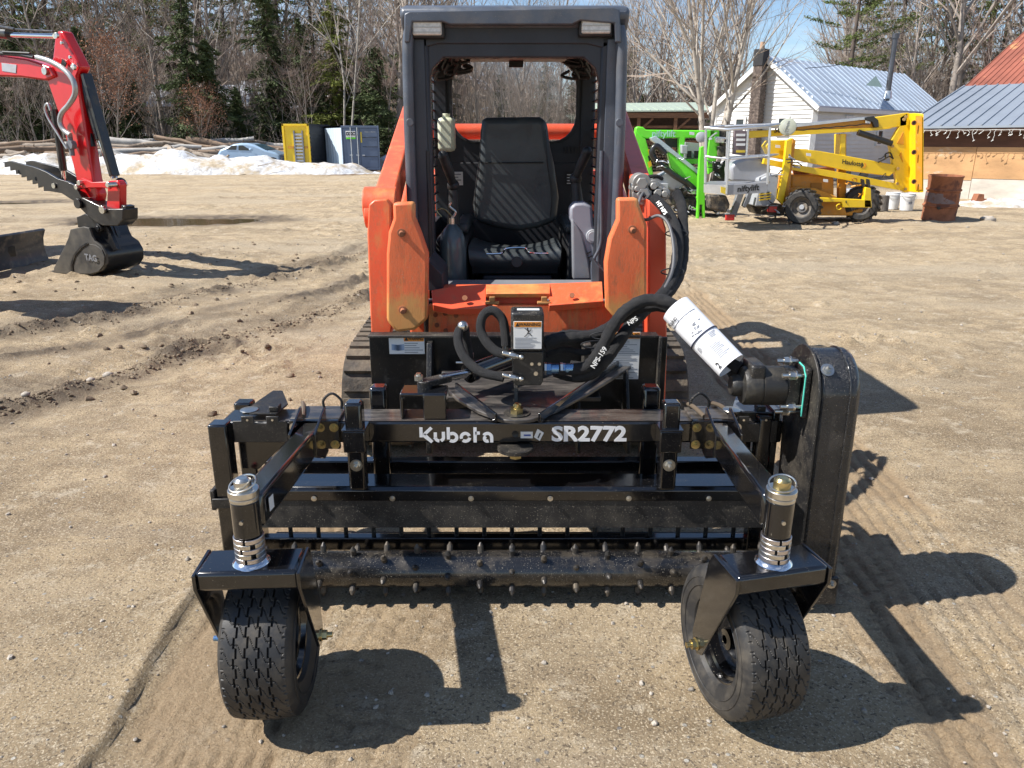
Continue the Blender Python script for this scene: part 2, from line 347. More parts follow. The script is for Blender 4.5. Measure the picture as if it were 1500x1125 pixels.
def ground_mat():
    m = bpy.data.materials.new('packed_sand'); m.use_nodes = True; nt = m.node_tree; N = nt.nodes; L = nt.links; b = N['Principled BSDF']
    g = N.new('ShaderNodeNewGeometry'); pos = g.outputs['Position']
    def noise(sc, det=6, ro=.6, stretch=None):
        n = N.new('ShaderNodeTexNoise'); n.inputs['Scale'].default_value = sc; n.inputs['Detail'].default_value = det; n.inputs['Roughness'].default_value = ro
        if stretch:
            k = N.new('ShaderNodeMapping'); k.inputs['Scale'].default_value = stretch; L.new(pos, k.inputs[0]); L.new(k.outputs[0], n.inputs['Vector'])
        else: L.new(pos, n.inputs['Vector'])
        return n.outputs['Fac']
    def rg(f, a, c, d=0, e=1):
        r = N.new('ShaderNodeMapRange'); r.inputs[1].default_value = a; r.inputs[2].default_value = c; r.inputs[3].default_value = d; r.inputs[4].default_value = e; L.new(f, r.inputs[0]); return r.outputs[0]
    def mix(f, c1, c2, mode='MIX'):
        x = N.new('ShaderNodeMixRGB'); x.blend_type = mode
        if hasattr(f, 'links'): L.new(f, x.inputs[0])
        else: x.inputs[0].default_value = f
        for i, c in ((1, c1), (2, c2)):
            if hasattr(c, 'links'): L.new(c, x.inputs[i])
            else: x.inputs[i].default_value = (*c, 1)
        return x.outputs[0]
    c = mix(rg(noise(.8, 6), .32, .68), (.43,.325,.20), (.53,.41,.26))
    c = mix(rg(noise(3.1, 8, .68), .47, .62), c, (.32,.238,.145))
    c = mix(rg(noise(.55, 9, .74, (1,1.5,1)), .50, .60), c, (.275,.205,.125))
    c = mix(rg(noise(8, 8, .78), .52, .62, 0, .7), c, (.32,.245,.155))
    c = mix(rg(noise(6.3, 8, .8), .54, .64, 0, .8), c, (.62,.53,.40))
    c = mix(rg(noise(.35, 5, .6, (.55,1.7,1)), .50, .64), c, (.44,.355,.245))
    c = mix(rg(noise(1.3, 8, .7, (.35,1.9,1)), .54, .66), c, (.33,.255,.17))
    # grit: light and dark grains at several sizes
    c = mix(rg(noise(150, 2, .5), .57, .64, 0, .9), c, (.68,.57,.41))
    c = mix(rg(noise(95, 3, .6), .57, .64, 0, .9), c, (.15,.115,.08))
    c = mix(rg(noise(28, 4, .7), .62, .70, 0, .55), c, (.54,.45,.32))
    c = mix(rg(noise(19, 4, .7), .64, .72, 0, .55), c, (.17,.13,.09))
    vo = N.new('ShaderNodeTexVoronoi'); vo.inputs['Scale'].default_value = 45; L.new(pos, vo.inputs['Vector'])
    vs_ = N.new('ShaderNodeSeparateColor'); L.new(vo.outputs['Color'], vs_.inputs[0])
    gt = N.new('ShaderNodeMath'); gt.operation = 'MULTIPLY'; L.new(rg(vs_.outputs[0], .955, .96), gt.inputs[0]); L.new(rg(vo.outputs['Distance'], .34, .26), gt.inputs[1])
    c = mix(gt.outputs[0], c, mix(vs_.outputs[1], (.22,.2,.18), (.62,.58,.5)))
    at = N.new('ShaderNodeAttribute'); at.attribute_name = 'zone'; sp = N.new('ShaderNodeSeparateColor'); L.new(at.outputs['Color'], sp.inputs[0])
    tm = N.new('ShaderNodeMath'); tm.operation = 'MULTIPLY'; L.new(sp.outputs[2], tm.inputs[0]); L.new(rg(noise(9, 6, .7), .3, .6, .55, .95), tm.inputs[1]); c = mix(tm.outputs[0], c, mix(rg(noise(120, 3, .6), .4, .7), (.33,.235,.14), (.43,.32,.205)))
    dm = N.new('ShaderNodeMath'); dm.operation = 'MULTIPLY'; dm.use_clamp = True; L.new(sp.outputs[0], dm.inputs[0]); L.new(rg(noise(5, 6, .7), .3, .6, .35, 1.1), dm.inputs[1])
    c = mix(dm.outputs[0], c, (.115,.085,.055))
    litter = mix(rg(noise(3, 8, .7), .4, .6), (.10,.07,.045), (.23,.16,.10)); litter = mix(rg(noise(.22, 5, .6), .60, .64), litter, (.62,.66,.72))
    c = mix(sp.outputs[1], c, litter)
    L.new(c, b.inputs['Base Color']); L.new(rg(dm.outputs[0], 0, 1, .92, .45), b.inputs['Roughness']); b.inputs['Specular IOR Level'].default_value = .3
    def bump(h, dist, st, prev=None):
        bp = N.new('ShaderNodeBump'); bp.inputs['Strength'].default_value = st; bp.inputs['Distance'].default_value = dist; L.new(h, bp.inputs['Height'])
        if prev: L.new(prev, bp.inputs['Normal'])
        return bp.outputs[0]
    n1 = bump(noise(210, 3, .6), .0045, 1); n2 = bump(noise(60, 5, .75), .014, 1, n1); n3 = bump(noise(13, 8, .75), .05, .6, n2); n4 = bump(gt.outputs[0], .006, .8, n3)
    L.new(n4, b.inputs['Normal']); return m
me.materials.append(ground_mat())
ground = bpy.data.objects.new('ground', me); C.objects.link(ground); ground['kind'] = 'structure'
# puddles
WAT = mat('muddy_water', (.13,.095,.05), .06, var=.1, coat=.3)
for (c, a, b) in PUD:
    mb = MB(); mb.add([(c.x + a*1.6*math.cos(t*.2618), c.y + b*1.6*math.sin(t*.2618), -.040) for t in range(24)], [tuple(range(24))])
    build(mb, 'puddle', WAT, smooth=0, kind='structure')

# ------------------------------------------------------------------ pebbles and clods (nobody could count them)
def rock_mesh(name, seed, mt, r=1, n=8, m=5, amp=.3):
    rd = random.Random(seed); mb = MB(); mb.ball((0,0,0), r, n, m, (1, .8, .6))
    bm = [V(p) for p in mb.v]; cache = {}
    out = []
    for p in bm:
        k = (round(p.x, 4), round(p.y, 4), round(p.z, 4))
        if k not in cache: cache[k] = 1 + rd.uniform(-amp, amp)
        out.append(p * cache[k])
    mb.v = [tuple(p) for p in out]; return mesh_of(mb, name, mt, smooth=50)
STONE = mat('field_stone', (.36,.32,.27), .85, var=.35, vs=3, bump=.2); CLOD = mat('damp_soil_clod', (.20,.15,.10), .9, var=.3, vs=4, bump=.3)
def scatter(name, mt, spots, seed):
    rd = random.Random(seed); base = MB(); base.ball((0,0,0), 1, 6, 4, (1,.85,.65)); mb = MB(); zs = ground_h(np.array([q[0] for q in spots]), np.array([q[1] for q in spots]))[0]
    for (x, y, r), z in zip(spots, zs):
        z = float(z) + r * .25; th = rd.random() * 6.28; c, s_ = math.cos(th), math.sin(th); k = [rd.uniform(.7, 1.25) for _ in base.v]
        mb.add([(x + r*(p[0]*c - p[1]*s_)*q_, y + r*(p[0]*s_ + p[1]*c)*q_, z + r*p[2]*q_) for p, q_ in zip(base.v, k)], base.f)
    o = build(mb, name, mt, smooth=50); o['kind'] = 'stuff'; return o
rd = random.Random(4)
sp = []
for i in range(900):
    D = 1.2 * (14 ** rd.random()); x = rd.uniform(-1, 1) * (.9 + .8*D); sp.append((x, D, rd.choice((.004,.005,.006,.008,.011)) * (.8 + D*.08)))
scatter('pebbles', STONE, sp, 1)
sp = []
for pl, n in ((RUT1, 900), (RUT2, 1500)):
    for i in range(n):
        k = rd.randrange(len(pl)-1); t = rd.random(); x = pl[k][0]*(1-t) + pl[k+1][0]*t + rd.gauss(0, .09); y = pl[k][1]*(1-t) + pl[k+1][1]*t + rd.gauss(0, .09)
        sp.append((x, y, rd.choice((.004,.006,.006,.009,.014))))
for i in range(240): sp.append((rd.uniform(-7, -1.2), rd.uniform(4, 12), rd.choice((.012,.018,.028))))
scatter('mud_clods', CLOD, sp, 2)
rk = rock_mesh('stone', 3, STONE)
for px, py, r, lab in ((157, 543, .035, 'pale rounded stone in the near mud rut at left'), (132, 552, .028, 'small grey stone just left of the pale one in the rut'),
                       (40, 590, .026, 'lone tan stone at the left edge of the mud rut'), (1447, 325, .14, 'flat tan rock on the dirt right of the rusty barrel'),
                       (1224, 328, .07, 'white rock under the yellow lift beside its wheel'), (868, 0, 0, ''),):
    if r: p = G(px, py); inst(rk, 'stone', (p.x, p.y, gz_at(p.x, p.y) + r*.3), scale=r, label=lab, cat='stone')

# ------------------------------------------------------------------ snow banks
def snow_mat():
    m = mat('dirty_snow', (.66,.68,.71), .75, var=.1, vs=2, second=(.46,.38,.27), st=.48, ss=.9, sw=.14, dust=.55, dcol=(.12,.09,.06), ds=5, bump=.5, bs=9, spec=.3); return m
SNOW = snow_mat()
def snow(name, cx, cy, lx, ly, h, seed, dx=.22):
    xs = np.arange(-lx, lx + dx, dx); ys = np.arange(-ly, ly + dx, dx); X, Y = np.meshgrid(xs, ys)
    e = 1 - (np.abs(X)/lx)**3 - (np.abs(Y)/ly)**2 + fbm(X+cx, Y+cy, .5, 4, seed) * .5
    Z = h * np.clip(e, 0, 1.2)**.75 * (.85 + .35 * fbm(X+cx, Y+cy, .5, 3, seed+5)) + fbm(X, Y, 1.3, 5, seed+9) * .34 * np.clip(e, 0, 1) - .18
    mb = MB(); n = len(xs)
    mb.v = [(float(a)+cx, float(b)+cy, float(c)) for a, b, c in zip(X.ravel(), Y.ravel(), Z.ravel())]
    mb.f = [(j*n+i, j*n+i+1, (j+1)*n+i+1, (j+1)*n+i) for j in range(len(ys)-1) for i in range(n-1)]; mb.m = [0]*len(mb.f)
    o = bpy.data.objects.new(name, mesh_of(mb, name, SNOW, 0, recalc=False)); C.objects.link(o); o.data.shade_smooth(); o['kind'] = 'structure'; return o
snow('snow_bank', -17.0, 38.0, 9.6, 2.0, 1.1, 2); snow('snow_bank', -9.6, 37.4, 3.4, 1.4, .62, 4)
snow('snow_bank', -30, 36.5, 5, 3.0, .9, 7)
snow('snow_patch', -22, 44, 9, 2.2, .35, 12)
snow('snow_patch', -9.4, 40.7, 1.8, 1.2, .3, 14)
snow('snow_patch', -5.8, 42, 1.6, 1.2, .9, 15)
snow('snow_patch', 13.4, 19.0, 3.4, 1.1, .36, 19, .12)
snow('snow_patch', 9.0, 19.6, 1.6, .7, .2, 23, .12)

# ------------------------------------------------------------------ trees
BARK = mat('grey_bark', (.29,.25,.215), .9, var=.35, vs=3, bump=.4, bs=20); BARKP = mat('pale_bark', (.42,.38,.33), .85, var=.3, vs=3, second=(.14,.11,.09), ss=4, st=.55, bump=.3, bs=20)
BARKD = mat('dark_pine_bark', (.11,.085,.07), .95, var=.3, vs=3, bump=.5, bs=14)
TWIG = mat('twigs', (.35,.285,.235), .9, var=.3, vs=1.5); TWIGR = mat('reddish_twigs', (.24,.16,.13), .9, var=.3, vs=1.5)
NEEP = mat('pine_needles', (.115,.145,.045), .7, var=.5, vs=.9, spec=.2); NEEH = mat('hemlock_needles', (.070,.092,.036), .7, var=.6, vs=.9, spec=.2)
NEEY = mat('yellowish_needles', (.15,.17,.04), .7, var=.45, vs=.9, spec=.2)
LEAFB = mat('dry_brown_leaves', (.27,.135,.08), .8, var=.4, vs=2, spec=.2)
def rdir(rd, d, a, up=.0):
    _, u, v = frame(d); t = rd.random()*6.283; q = (d*math.cos(a) + (u*math.cos(t) + v*math.sin(t))*math.sin(a)); q.z += up; return q.normalized()
def grow(rd, wood, twig, p, d, ln, r, lev, maxlev, tips, nk, wob=.16, up=.06, ang=(.45,.95)):
    seg = 5 if lev < 2 else 3; pts = [p]; dirs = [d]; dd = d
    for i in range(seg):
        dd = rdir(rd, dd, rd.uniform(0, wob), up); pts.append(pts[-1] + dd*ln/seg); dirs.append(dd)
    rs = [r*(1 - .72*i/seg) for i in range(seg+1)]
    (wood if lev <= 1 else twig).tube(pts, rs, n=(7 if lev == 0 else 5 if lev == 1 else 3), caps=False)
    if lev >= maxlev: tips.append(pts[-1]); tips.append(pts[len(pts)//2]); return
    n = nk[lev]
    for k in range(n):
        t = (k + rd.random()) / n; t = (.28 if lev == 0 else .12) + (.72 if lev == 0 else .88)*t; f = t*seg; i = min(seg-1, int(f)); q = pts[i].lerp(pts[i+1], f-i)
        grow(rd, wood, twig, q, rdir(rd, dirs[i+1], rd.uniform(*ang), .12), ln*rd.uniform(.32, .55)*(1.25 - .55*t), max(.006, rs[i]*rd.uniform(.4, .6)), lev+1, maxlev, tips, nk, wob, up, ang)
def bare_tree(seed, h, r, stems=1, nk=(15, 7, 5), wood_m=BARK, twig_m=TWIG, leaves=0, name='bare_tree', spread=.3):
    rd = random.Random(seed); wd, tw, lf, tips = MB(), MB(), MB(), []
    for s_ in range(stems):
        a = 6.283*s_/stems + rd.random(); d = V((math.cos(a)*spread, math.sin(a)*spread, 1)).normalized() if stems > 1 else rdir(rd, V((0,0,1)), .05)
        p = V((math.cos(a)*r*.8, math.sin(a)*r*.8, -.2)) if stems > 1 else V((0,0,-.2))
        grow(rd, wd, tw, p, d, h*rd.uniform(.85, 1.05), r*(1 if stems == 1 else .62), 0, 3, tips, nk, up=.03 if stems == 1 else .07)
    out = [('trunk', wd, wood_m), ('crown', tw, twig_m)]
    if leaves:
        for k in range(leaves):
            p = rd.choice(tips) + V((rd.gauss(0,.22), rd.gauss(0,.22), rd.gauss(0,.25))); s_ = rd.uniform(.035, .075); d1 = V((rd.gauss(0,1), rd.gauss(0,1), rd.gauss(0,1))).normalized(); d2 = rdir(rd, d1, 1.57)
            lf.add([p - d1*s_, p + d2*s_*.6, p + d1*s_, p - d2*s_*.6], [(0,1,2,3)])
        out.append(('leaves', lf, LEAFB))
    return out
def conifer(seed, h, r, kind):
    rd = random.Random(seed); tr, nd, lb = MB(), MB(), MB()
    lean = V((rd.gauss(0,.02), rd.gauss(0,.02), 1)); tr.tube([V((0,0,-.3)) + lean*(h*k/8) for k in range(9)], [r*(1-.85*k/8) for k in range(9)], n=8)
    if kind == 'pine':
        z = h*.34
        while z < h*.99:
            n = rd.randint(3, 5); rel = (z/h - .34)/.66; L_ = h*(.21*(1-rel)**.7 + .03)*rd.uniform(.7, 1.15)
            for k in range(n):
                if rd.random() < .18: continue
                a = rd.random()*6.283; el = rd.uniform(-.05, .3); d = V((math.cos(a)*math.cos(el), math.sin(a)*math.cos(el), math.sin(el))); p0 = lean*z; ll = L_*rd.uniform(.6, 1.1)
                pts = [p0, p0 + d*ll*.5, p0 + d*ll + V((0,0,ll*.12))]; lb.tube(pts, [.035, .022, .008], n=3, caps=False)
                for q in range(int(46*ll/1.6)+8):
                    t = rd.uniform(.3, 1.05); side = d.cross(V((0,0,1)))*rd.gauss(0, .16*ll)*(1.15-t*.6); c = p0 + d*ll*t + V((0,0,ll*.12*t)) + side + V((0,0,rd.gauss(.03,.07)))
                    for _ in range(2):
                        u = V((rd.gauss(0,1), rd.gauss(0,1), rd.gauss(.3,.6))).normalized()*rd.uniform(.10,.19); v_ = rdir(rd, u.normalized(), 1.57)*.03
                        nd.add([c - u - v_, c + u, c - u*.2 + v_*2], [(0,1,2)])
            z += h*rd.uniform(.025, .05)
        if True:
            for k in range(9):
                z2 = h*rd.uniform(.1,.36); a = rd.random()*6.283; lb.tube([lean*z2, lean*z2 + V((math.cos(a)*.9, math.sin(a)*.9, -.05))*rd.uniform(.4,1.2)], [.02,.006], n=3, caps=False)
    else:
        n = 210
        for k in range(n):
            rel = (k+.5)/n; z = h*(.05 + .95*rel); a = rd.random()*6.283; ll = h*(.25*(1-rel)**.6 + .02)*rd.uniform(.35, 1.2)*(.75 + .45*math.sin(rel*23 + a*2)); d = V((math.cos(a), math.sin(a), rd.uniform(-.22, .16)))
            p0 = lean*z; e = p0 + d*ll - V((0,0,ll*.14)); lb.tube([p0, p0 + d*ll*.55, e], [.03,.018,.006], n=3, caps=False)
            for q in range(int(34*ll)+14):
                t = rd.uniform(.15, 1.05); side = V((-d.y, d.x, 0))*rd.gauss(0, .17*ll)*(1.2-t*.7); c = p0.lerp(e, t) + side + V((0,0,rd.gauss(0,.08)))
                u = (d*rd.uniform(.3,1) + V((-d.y, d.x, 0))*rd.gauss(0,.8) + V((0,0,rd.gauss(-.25,.25)))).normalized()*rd.uniform(.10,.22); v_ = rdir(rd, u.normalized(), 1.57)*rd.uniform(.03,.06)
                nd.add([c - u, c + v_, c + u, c - v_], [(0,1,2,3)])
    return [('trunk', tr, BARKD), ('limbs', lb, BARKD), ('needles', nd, NEEP if kind == 'pine' else NEEH)]
def proto(name, parts):
    return name, [(n, mesh_of(mb, n, m, smooth=60 if n == 'trunk' else 0, recalc=False)) for n, mb, m in parts if mb.v]
PB = [proto('bare_tree', bare_tree(10+i, h, r, 1, nk)) for i, (h, r, nk) in enumerate(((13, .16, (15,7,5)), (15, .2, (17,7,5)), (11, .12, (13,7,5)), (9, .09, (12,6,5))))]
PR = [proto('bare_tree', bare_tree(31, 8, .08, 3, (9,6,5), BARK, TWIGR, spread=.22)), proto('bare_tree', bare_tree(32, 7, .07, 4, (8,6,5), BARK, TWIG, spread=.3))]
PW = [proto('birch_tree', bare_tree(41, 13, .12, 1, (10,6,5), BARKP, TWIG)), proto('birch_tree', bare_tree(42, 14, .13, 2, (9,6,4), BARKP, TWIG, spread=.10))]
PL = [proto('beech_tree', bare_tree(51, 6.5, .08, 2, (11,6,5), BARK, TWIGR, 3300, spread=.2))]
PP = [proto('pine_tree', conifer(61, 19, .26, 'pine')), proto('pine_tree', conifer(62, 17, .22, 'pine')), proto('pine_tree', conifer(63, 21, .3, 'pine'))]
PH = [proto('hemlock_tree', conifer(71, 9, .16, 'hem')), proto('hemlock_tree', conifer(72, 6.5, .13, 'hem')), proto('hemlock_tree', conifer(73, 12, .2, 'hem'))]
def yel(pr):                           # the same pine with yellower needles
    n, ps = pr; out = []
    for nm, me_ in ps:
        if nm == 'needles': me_ = me_.copy(); me_.materials.clear(); me_.materials.append(NEEY)
        out.append((nm, me_))
    return n, out
PY = [yel(PP[1]), yel(PH[2])]
def plant(pr, x, y, sc=1, label=None, cat=None, group=None, rz=None, rd=random.Random(8), z=None):
    name, ps = pr; zz = gz_at(x, y) if z is None else z
    t = thing(name, label, cat or name.replace('_', ' '), (x, y, zz), group); t.rotation_euler.z = rd.random()*6.28 if rz is None else rz; t.scale = (sc*rd.uniform(.92,1.08), sc*rd.uniform(.92,1.08), sc)
    for nm, me_ in ps:
        o = bpy.data.objects.new(nm, me_); C.objects.link(o); o.parent = t
        if nm != 'trunk': o['kind'] = 'stuff'
    return t
def XD(px, D): return (px - 750) / F * (D * CP + .45)      # x of an upright thing's foot seen at column px, D metres off
def ordinal(i):
    a = 'first second third fourth fifth sixth seventh eighth ninth tenth eleventh twelfth thirteenth fourteenth fifteenth sixteenth seventeenth eighteenth nineteenth'.split()
    if i < 19: return a[i]
    t = ('twenty', 'thirty', 'forty')[(i+1)//10 - 2]; r = (i+1) % 10; return ('twentieth', 'thirtieth', 'fortieth')[(i+1)//10 - 2] if r == 0 else t + '-' + a[r-1]
rd = random.Random(21)
def row(protos, n, px0, px1, D0, D1, s0, s1, label, group, avoid=()):
    for i in range(n):
        px = px0 + (px1-px0)*(i + rd.uniform(.1, .9))/n; D = rd.uniform(D0, D1); lab = ordinal(i) + ' from the left of the ' + label
        if any(a <= px <= b and D < c for a, b, c in avoid): D = max(c for a, b, c in avoid if a <= px <= b) + rd.uniform(1, 6)
        plant(rd.choice(protos), XD(px, D), D, rd.uniform(s0, s1), lab, None, group)
# left wood, front to back
row(PH, 11, -60, 420, 47, 54, .62, .95, 'dark hemlocks at the wood edge behind the log pile', 'hemlocks behind the log pile')
row(PH, 8, 400, 640, 46, 53, .65, 1.0, 'dark green hemlocks directly behind the containers', 'hemlocks behind the containers')
row(PR, 20, -60, 600, 46, 54, .7, 1.1, 'leafless many-stemmed shrub trees at the left wood edge', 'shrub trees of the left wood edge')
row(PB, 30, -80, 640, 48, 62, .8, 1.15, 'leafless grey trees in the wood left of the cab', 'bare trees of the left wood')
row(PP, 11, -60, 480, 52, 68, .8, 1.1, 'tall pines with bare lower trunks in the left wood', 'pines of the left wood')
row(PB, 16, -100, 660, 64, 92, .85, 1.2, 'leafless trees far up the slope at left', 'bare trees up the left slope')
row(PP+PH, 8, -100, 660, 70, 95, .7, .95, 'evergreens far up the slope at left', 'evergreens up the left slope')
plant(PL[0], XD(172, 46), 46, 1.0, 'slim beech with rust brown dry leaves left of the big hemlock', 'beech tree')
plant(PL[0], XD(300, 45.5), 45.5, .62, 'short beech sapling with dry brown leaves right of the big hemlock', 'beech tree', rz=2)
plant(PH[2], XD(288, 47), 47, .78, 'largest dark green hemlock standing behind the half buried car', 'hemlock tree')
plant(PW[0], XD(333, 49), 49, 1.0, 'thin pale birch trunk above the half buried car', 'birch tree')
plant(PW[1], XD(510, 48), 48, 1.0, 'white forked birch rising behind the grey container', 'birch tree', rz=1.2)
plant(PY[1], XD(500, 50), 50, .8, 'yellow green evergreen behind the white forked birch', 'evergreen tree')
row(PB+PR, 22, 600, 960, 50, 66, .6, .85, 'leafless trees seen through and beside the cab window', 'bare trees behind the cab')
row(PB, 12, 600, 960, 66, 84, .6, .8, 'leafless trees on the slope far behind the cab', 'bare trees on the slope behind the cab')
row(PH, 4, 640, 880, 60, 75, .5, .7, 'dull evergreens low behind the cab window', 'evergreens behind the cab')
row([PY[0]]+PH+[PY[1]], 9, 905, 1070, 56, 70, .55, .75, 'evergreens behind the open shed right of the cab', 'evergreens behind the open shed')
row(PB+PR, 16, 900, 1090, 52, 66, .5, .72, 'leafless trees behind the open shed right of the cab', 'bare trees behind the open shed')
row(PB+PH, 14, 1040, 1230, 64, 84, .42, .6, 'distant small trees behind the white house ridge', 'distant trees behind the white house')
row(PR+PB, 26, 1200, 1620, 46, 60, .75, 1.1, 'leafless trees between the white house and the rusty roof', 'bare trees behind the white house')
row(PB, 20, 1190, 1640, 60, 84, .7, 1.0, 'leafless trees far behind the white house roof', 'far bare trees behind the white house')
row(PP, 8, 1230, 1560, 54, 66, .62, .85, 'pines above the roof of the white house', 'pines behind the white house')
plant(PP[2], XD(1225, 47), 47, .64, 'green pine leaning over the ridge of the white house', 'pine tree')
FRONT = proto('bare_tree', bare_tree(85, 8.6, .17, 7, (9,7,6), BARKP, TWIG, spread=.26))
plant(FRONT, 6.5, 26.5, 1.0, 'big leafless many-stemmed maple in front of the white gable', 'bare tree', rz=.4)
# undergrowth and the far wood: masses of thin stems, built in one go from arrays
def spikes(name, p0, p1, r0, r1, mt):
    p0, p1 = np.asarray(p0, float), np.asarray(p1, float); n = len(p0); d = p1 - p0; d /= np.linalg.norm(d, axis=1)[:, None] + 1e-9
    ref = np.where(np.abs(d[:, 2:3]) > .9, np.array([[1., 0, 0]]), np.array([[0, 0, 1.]])); u = np.cross(d, ref); u /= np.linalg.norm(u, axis=1)[:, None]; v = np.cross(d, u)
    vs = np.concatenate([(p + (u*math.cos(2.0944*k) + v*math.sin(2.0944*k))*r[:, None])[:, None, :] for p, r in ((p0, np.asarray(r0, float)), (p1, np.asarray(r1, float))) for k in range(3)], 1)
    b = (np.arange(n)*6)[:, None]; fs = np.concatenate([b + np.array(q)[None] for q in ((0,1,4,3), (1,2,5,4), (2,0,3,5))], 1).reshape(-1, 4)
    me_ = bpy.data.meshes.new(name); me_.vertices.add(n*6); me_.vertices.foreach_set('co', vs.reshape(-1).astype(np.float32)); me_.loops.add(fs.size); me_.polygons.add(len(fs))
    me_.loops.foreach_set('vertex_index', fs.ravel().astype(np.int32)); me_.polygons.foreach_set('loop_start', (np.arange(len(fs))*4).astype(np.int32)); me_.update(calc_edges=True); me_.materials.append(mt)
    o = bpy.data.objects.new(name, me_); C.objects.link(o); o['kind'] = 'stuff'; return o
rng = np.random.default_rng(7)
def rvec(n, d, spread):
    q = d + rng.normal(0, 1, (n, 3))*np.asarray(spread).reshape(-1, 1); return q / np.linalg.norm(q, axis=1)[:, None]
def mass(name, n, pxr, Dr, hf, rr, lean, twigs, mt):
    px = rng.uniform(*pxr, n); D = rng.uniform(*Dr, n); D = np.where((px > 1000) & (D < 49), D + 4, D); x = (px - 750)/F*(D*CP + .45); z = ground_h(x, D)[0]; h = hf(px, n); r = rng.uniform(*rr, n)
    b = np.stack([x, D, z - .3], 1); d = rvec(n, np.array([[0, 0, 1.]]), np.full(n, lean)); m = b + d*(h*.5)[:, None]; d2 = rvec(n, d, np.full(n, lean)); t = m + d2*(h*.5)[:, None]
    P0, P1, R0, R1 = [b, m], [m, t], [r, r*.65], [r*.65, r*.15]
    for k in range(twigs):
        f = rng.uniform(.0, 1, n); q = m + (t - m)*(f*1.0)[:, None] if k % 3 else b + (m - b)*(.5 + .5*f)[:, None]; L_ = h*.22*rng.uniform(.5, 1.3, n); e = q + rvec(n, d, np.full(n, .55))*L_[:, None]
        P0.append(q); P1.append(e); R0.append(r*.4); R1.append(r*.1)
        q2 = (q + e)/2; e2 = q2 + rvec(n, d, np.full(n, .7))*(L_*.5)[:, None]; P0.append(q2); P1.append(e2); R0.append(r*.22); R1.append(r*.06)
    return spikes(name, np.concatenate(P0), np.concatenate(P1), np.concatenate(R0), np.concatenate(R1), mt)
mass('undergrowth', 6500, (-120, 1640), (45, 72), lambda px, n: rng.uniform(.8, 3.2, n), (.010, .022), .25, 3, TWIG)
mass('far_wood', 5600, (-160, 1680), (56, 118), lambda px, n: rng.uniform(4, 9.5, n)*np.where(px < 640, .78, np.where(px < 1200, .62, .9)), (.025, .075), .08, 9, TWIG)
# ================================================================== POWER RAKE
rake = thing('power_rake', 'black power rake attachment on two small caster wheels in front of the orange loader', 'power rake', (0, 2.4, 0))
def hexbolt(mt, r=.010, name='bolt', stub=.008):
    mb = MB(); mb.lathe([(0, 0), (r*1.5, 0), (r*1.5, -.003), (0, -.003)], (0,0,0), (0,1,0), 16); mb.cyl((0,-.003,0), (0,-.003-r*.75,0), r, r*.96, 6); mb.cyl((0,-.003,0), (0,-.003-r*.75-stub,0), r*.5, r*.45, 10)
    return mesh_of(mb, name, mt)
BZ = hexbolt(ZINC, .0105); BY = hexbolt(ZINCY, .0105); BS = hexbolt(ZINC, .0065, stub=.002); BB = hexbolt(ZINC, .014, stub=.014)
def bolt(me_, p, parent=rake, n=(0,-1,0), name='bolt'):
    o = inst(me_, name, p, parent); o.rotation_euler = V(n).to_track_quat('-Y', 'Z').to_euler() if abs(V(n).y) < .999 else (0,0,0); return o
# --- roller with carbide teeth
RC = V((0, 2.32, .100)); RR = .062
mb = MB(); mb.lathe([(0,-.93), (RR,-.93), (RR,.915), (0,.915)], (RC.x, RC.y, RC.z), (1,0,0), 48)
roller = build(mb, 'roller', mat('roller_dusty_black', (.010,.010,.011), .24, coat=.6, var=.3, dust=.42, dcol=(.10,.08,.055), ds=12, speck=.8, bump=.12, bs=120), rake)
mb = MB(); mb.cyl((0,0,-.004), (0,0,.018), .0105, .0105, 10); mb.cyl((0,0,.018), (0,0,.030), .0098, .003, 10)
TOOTH = mesh_of(mb, 'tooth', mat('tooth_steel', (.055,.052,.05), .4, .6, var=.4, dust=.5, dcol=(.2,.16,.11)))
STEP = .1075
for k in range(-8, 9):
    for j in range(6):
        a = R(60*j + 24*k + 8); x = k*STEP + .0; d = V((0, -math.sin(a), math.cos(a)))
        o = inst(TOOTH, 'tooth', V((x, RC.y, RC.z)) + d*RR, roller); o.rotation_euler = d.to_track_quat('Z', 'X').to_euler()
for x in (-.95, .945):
    mb = MB(); mb.cyl((x-.012, RC.y, RC.z), (x+.012, RC.y, RC.z), .05, n=24); build(mb, 'bearing_flange', BLKM, rake, bevel=.003)
# --- frame beams
mb = MB(); mb.box(-1.0, .93, 2.47, 2.60, .502, .581); top = build(mb, 'top_beam', [BLKC], rake, bevel=.009)
mb = MB(); mb.box(-.92, .93, 2.475, 2.595, .5815, .5825); build(mb, 'scuffed_top', BLKB, rake)
mb = MB(); yz = [(2.42,.306), (2.42,.345), (2.432,.357), (2.54,.357), (2.54,.345), (2.434,.340), (2.434,.306)]
mb.prism([(0.0, y, z) for y, z in yz], (1.86, 0, 0)); build(mb, 'lower_beam', BLKC, rake, bevel=.003)
mb = MB(); mb.prism([(0, 2.426, .316), (0, 2.434, .316), (0, 2.424, .205), (0, 2.417, .205)], (1.80, 0, 0)); build(mb, 'deflector_plate', BLKM, rake, bevel=.001)
mb = MB(); mb.box(-.93, .93, 2.66, 2.71, .30, .352); build(mb, 'rear_beam', BLKC, rake, bevel=.004)
mb = MB(); mb.box(-.90, .90, 2.47, 2.51, .085, .135); build(mb, 'scraper_bar', BLKC, rake, bevel=.004)
mb = MB(); mb.box(-.90, .90, 2.62, 2.635, .03, .072); build(mb, 'rear_blade', BLKM, rake, bevel=.002)
PEG = MB(); PEG.cyl((0,0,0), (0,0,.065), .008, .008, 8); PEG.cyl((0,0,.065), (0,0,.078), .008, .003, 8); PEG = mesh_of(PEG, 'peg', BLKM)
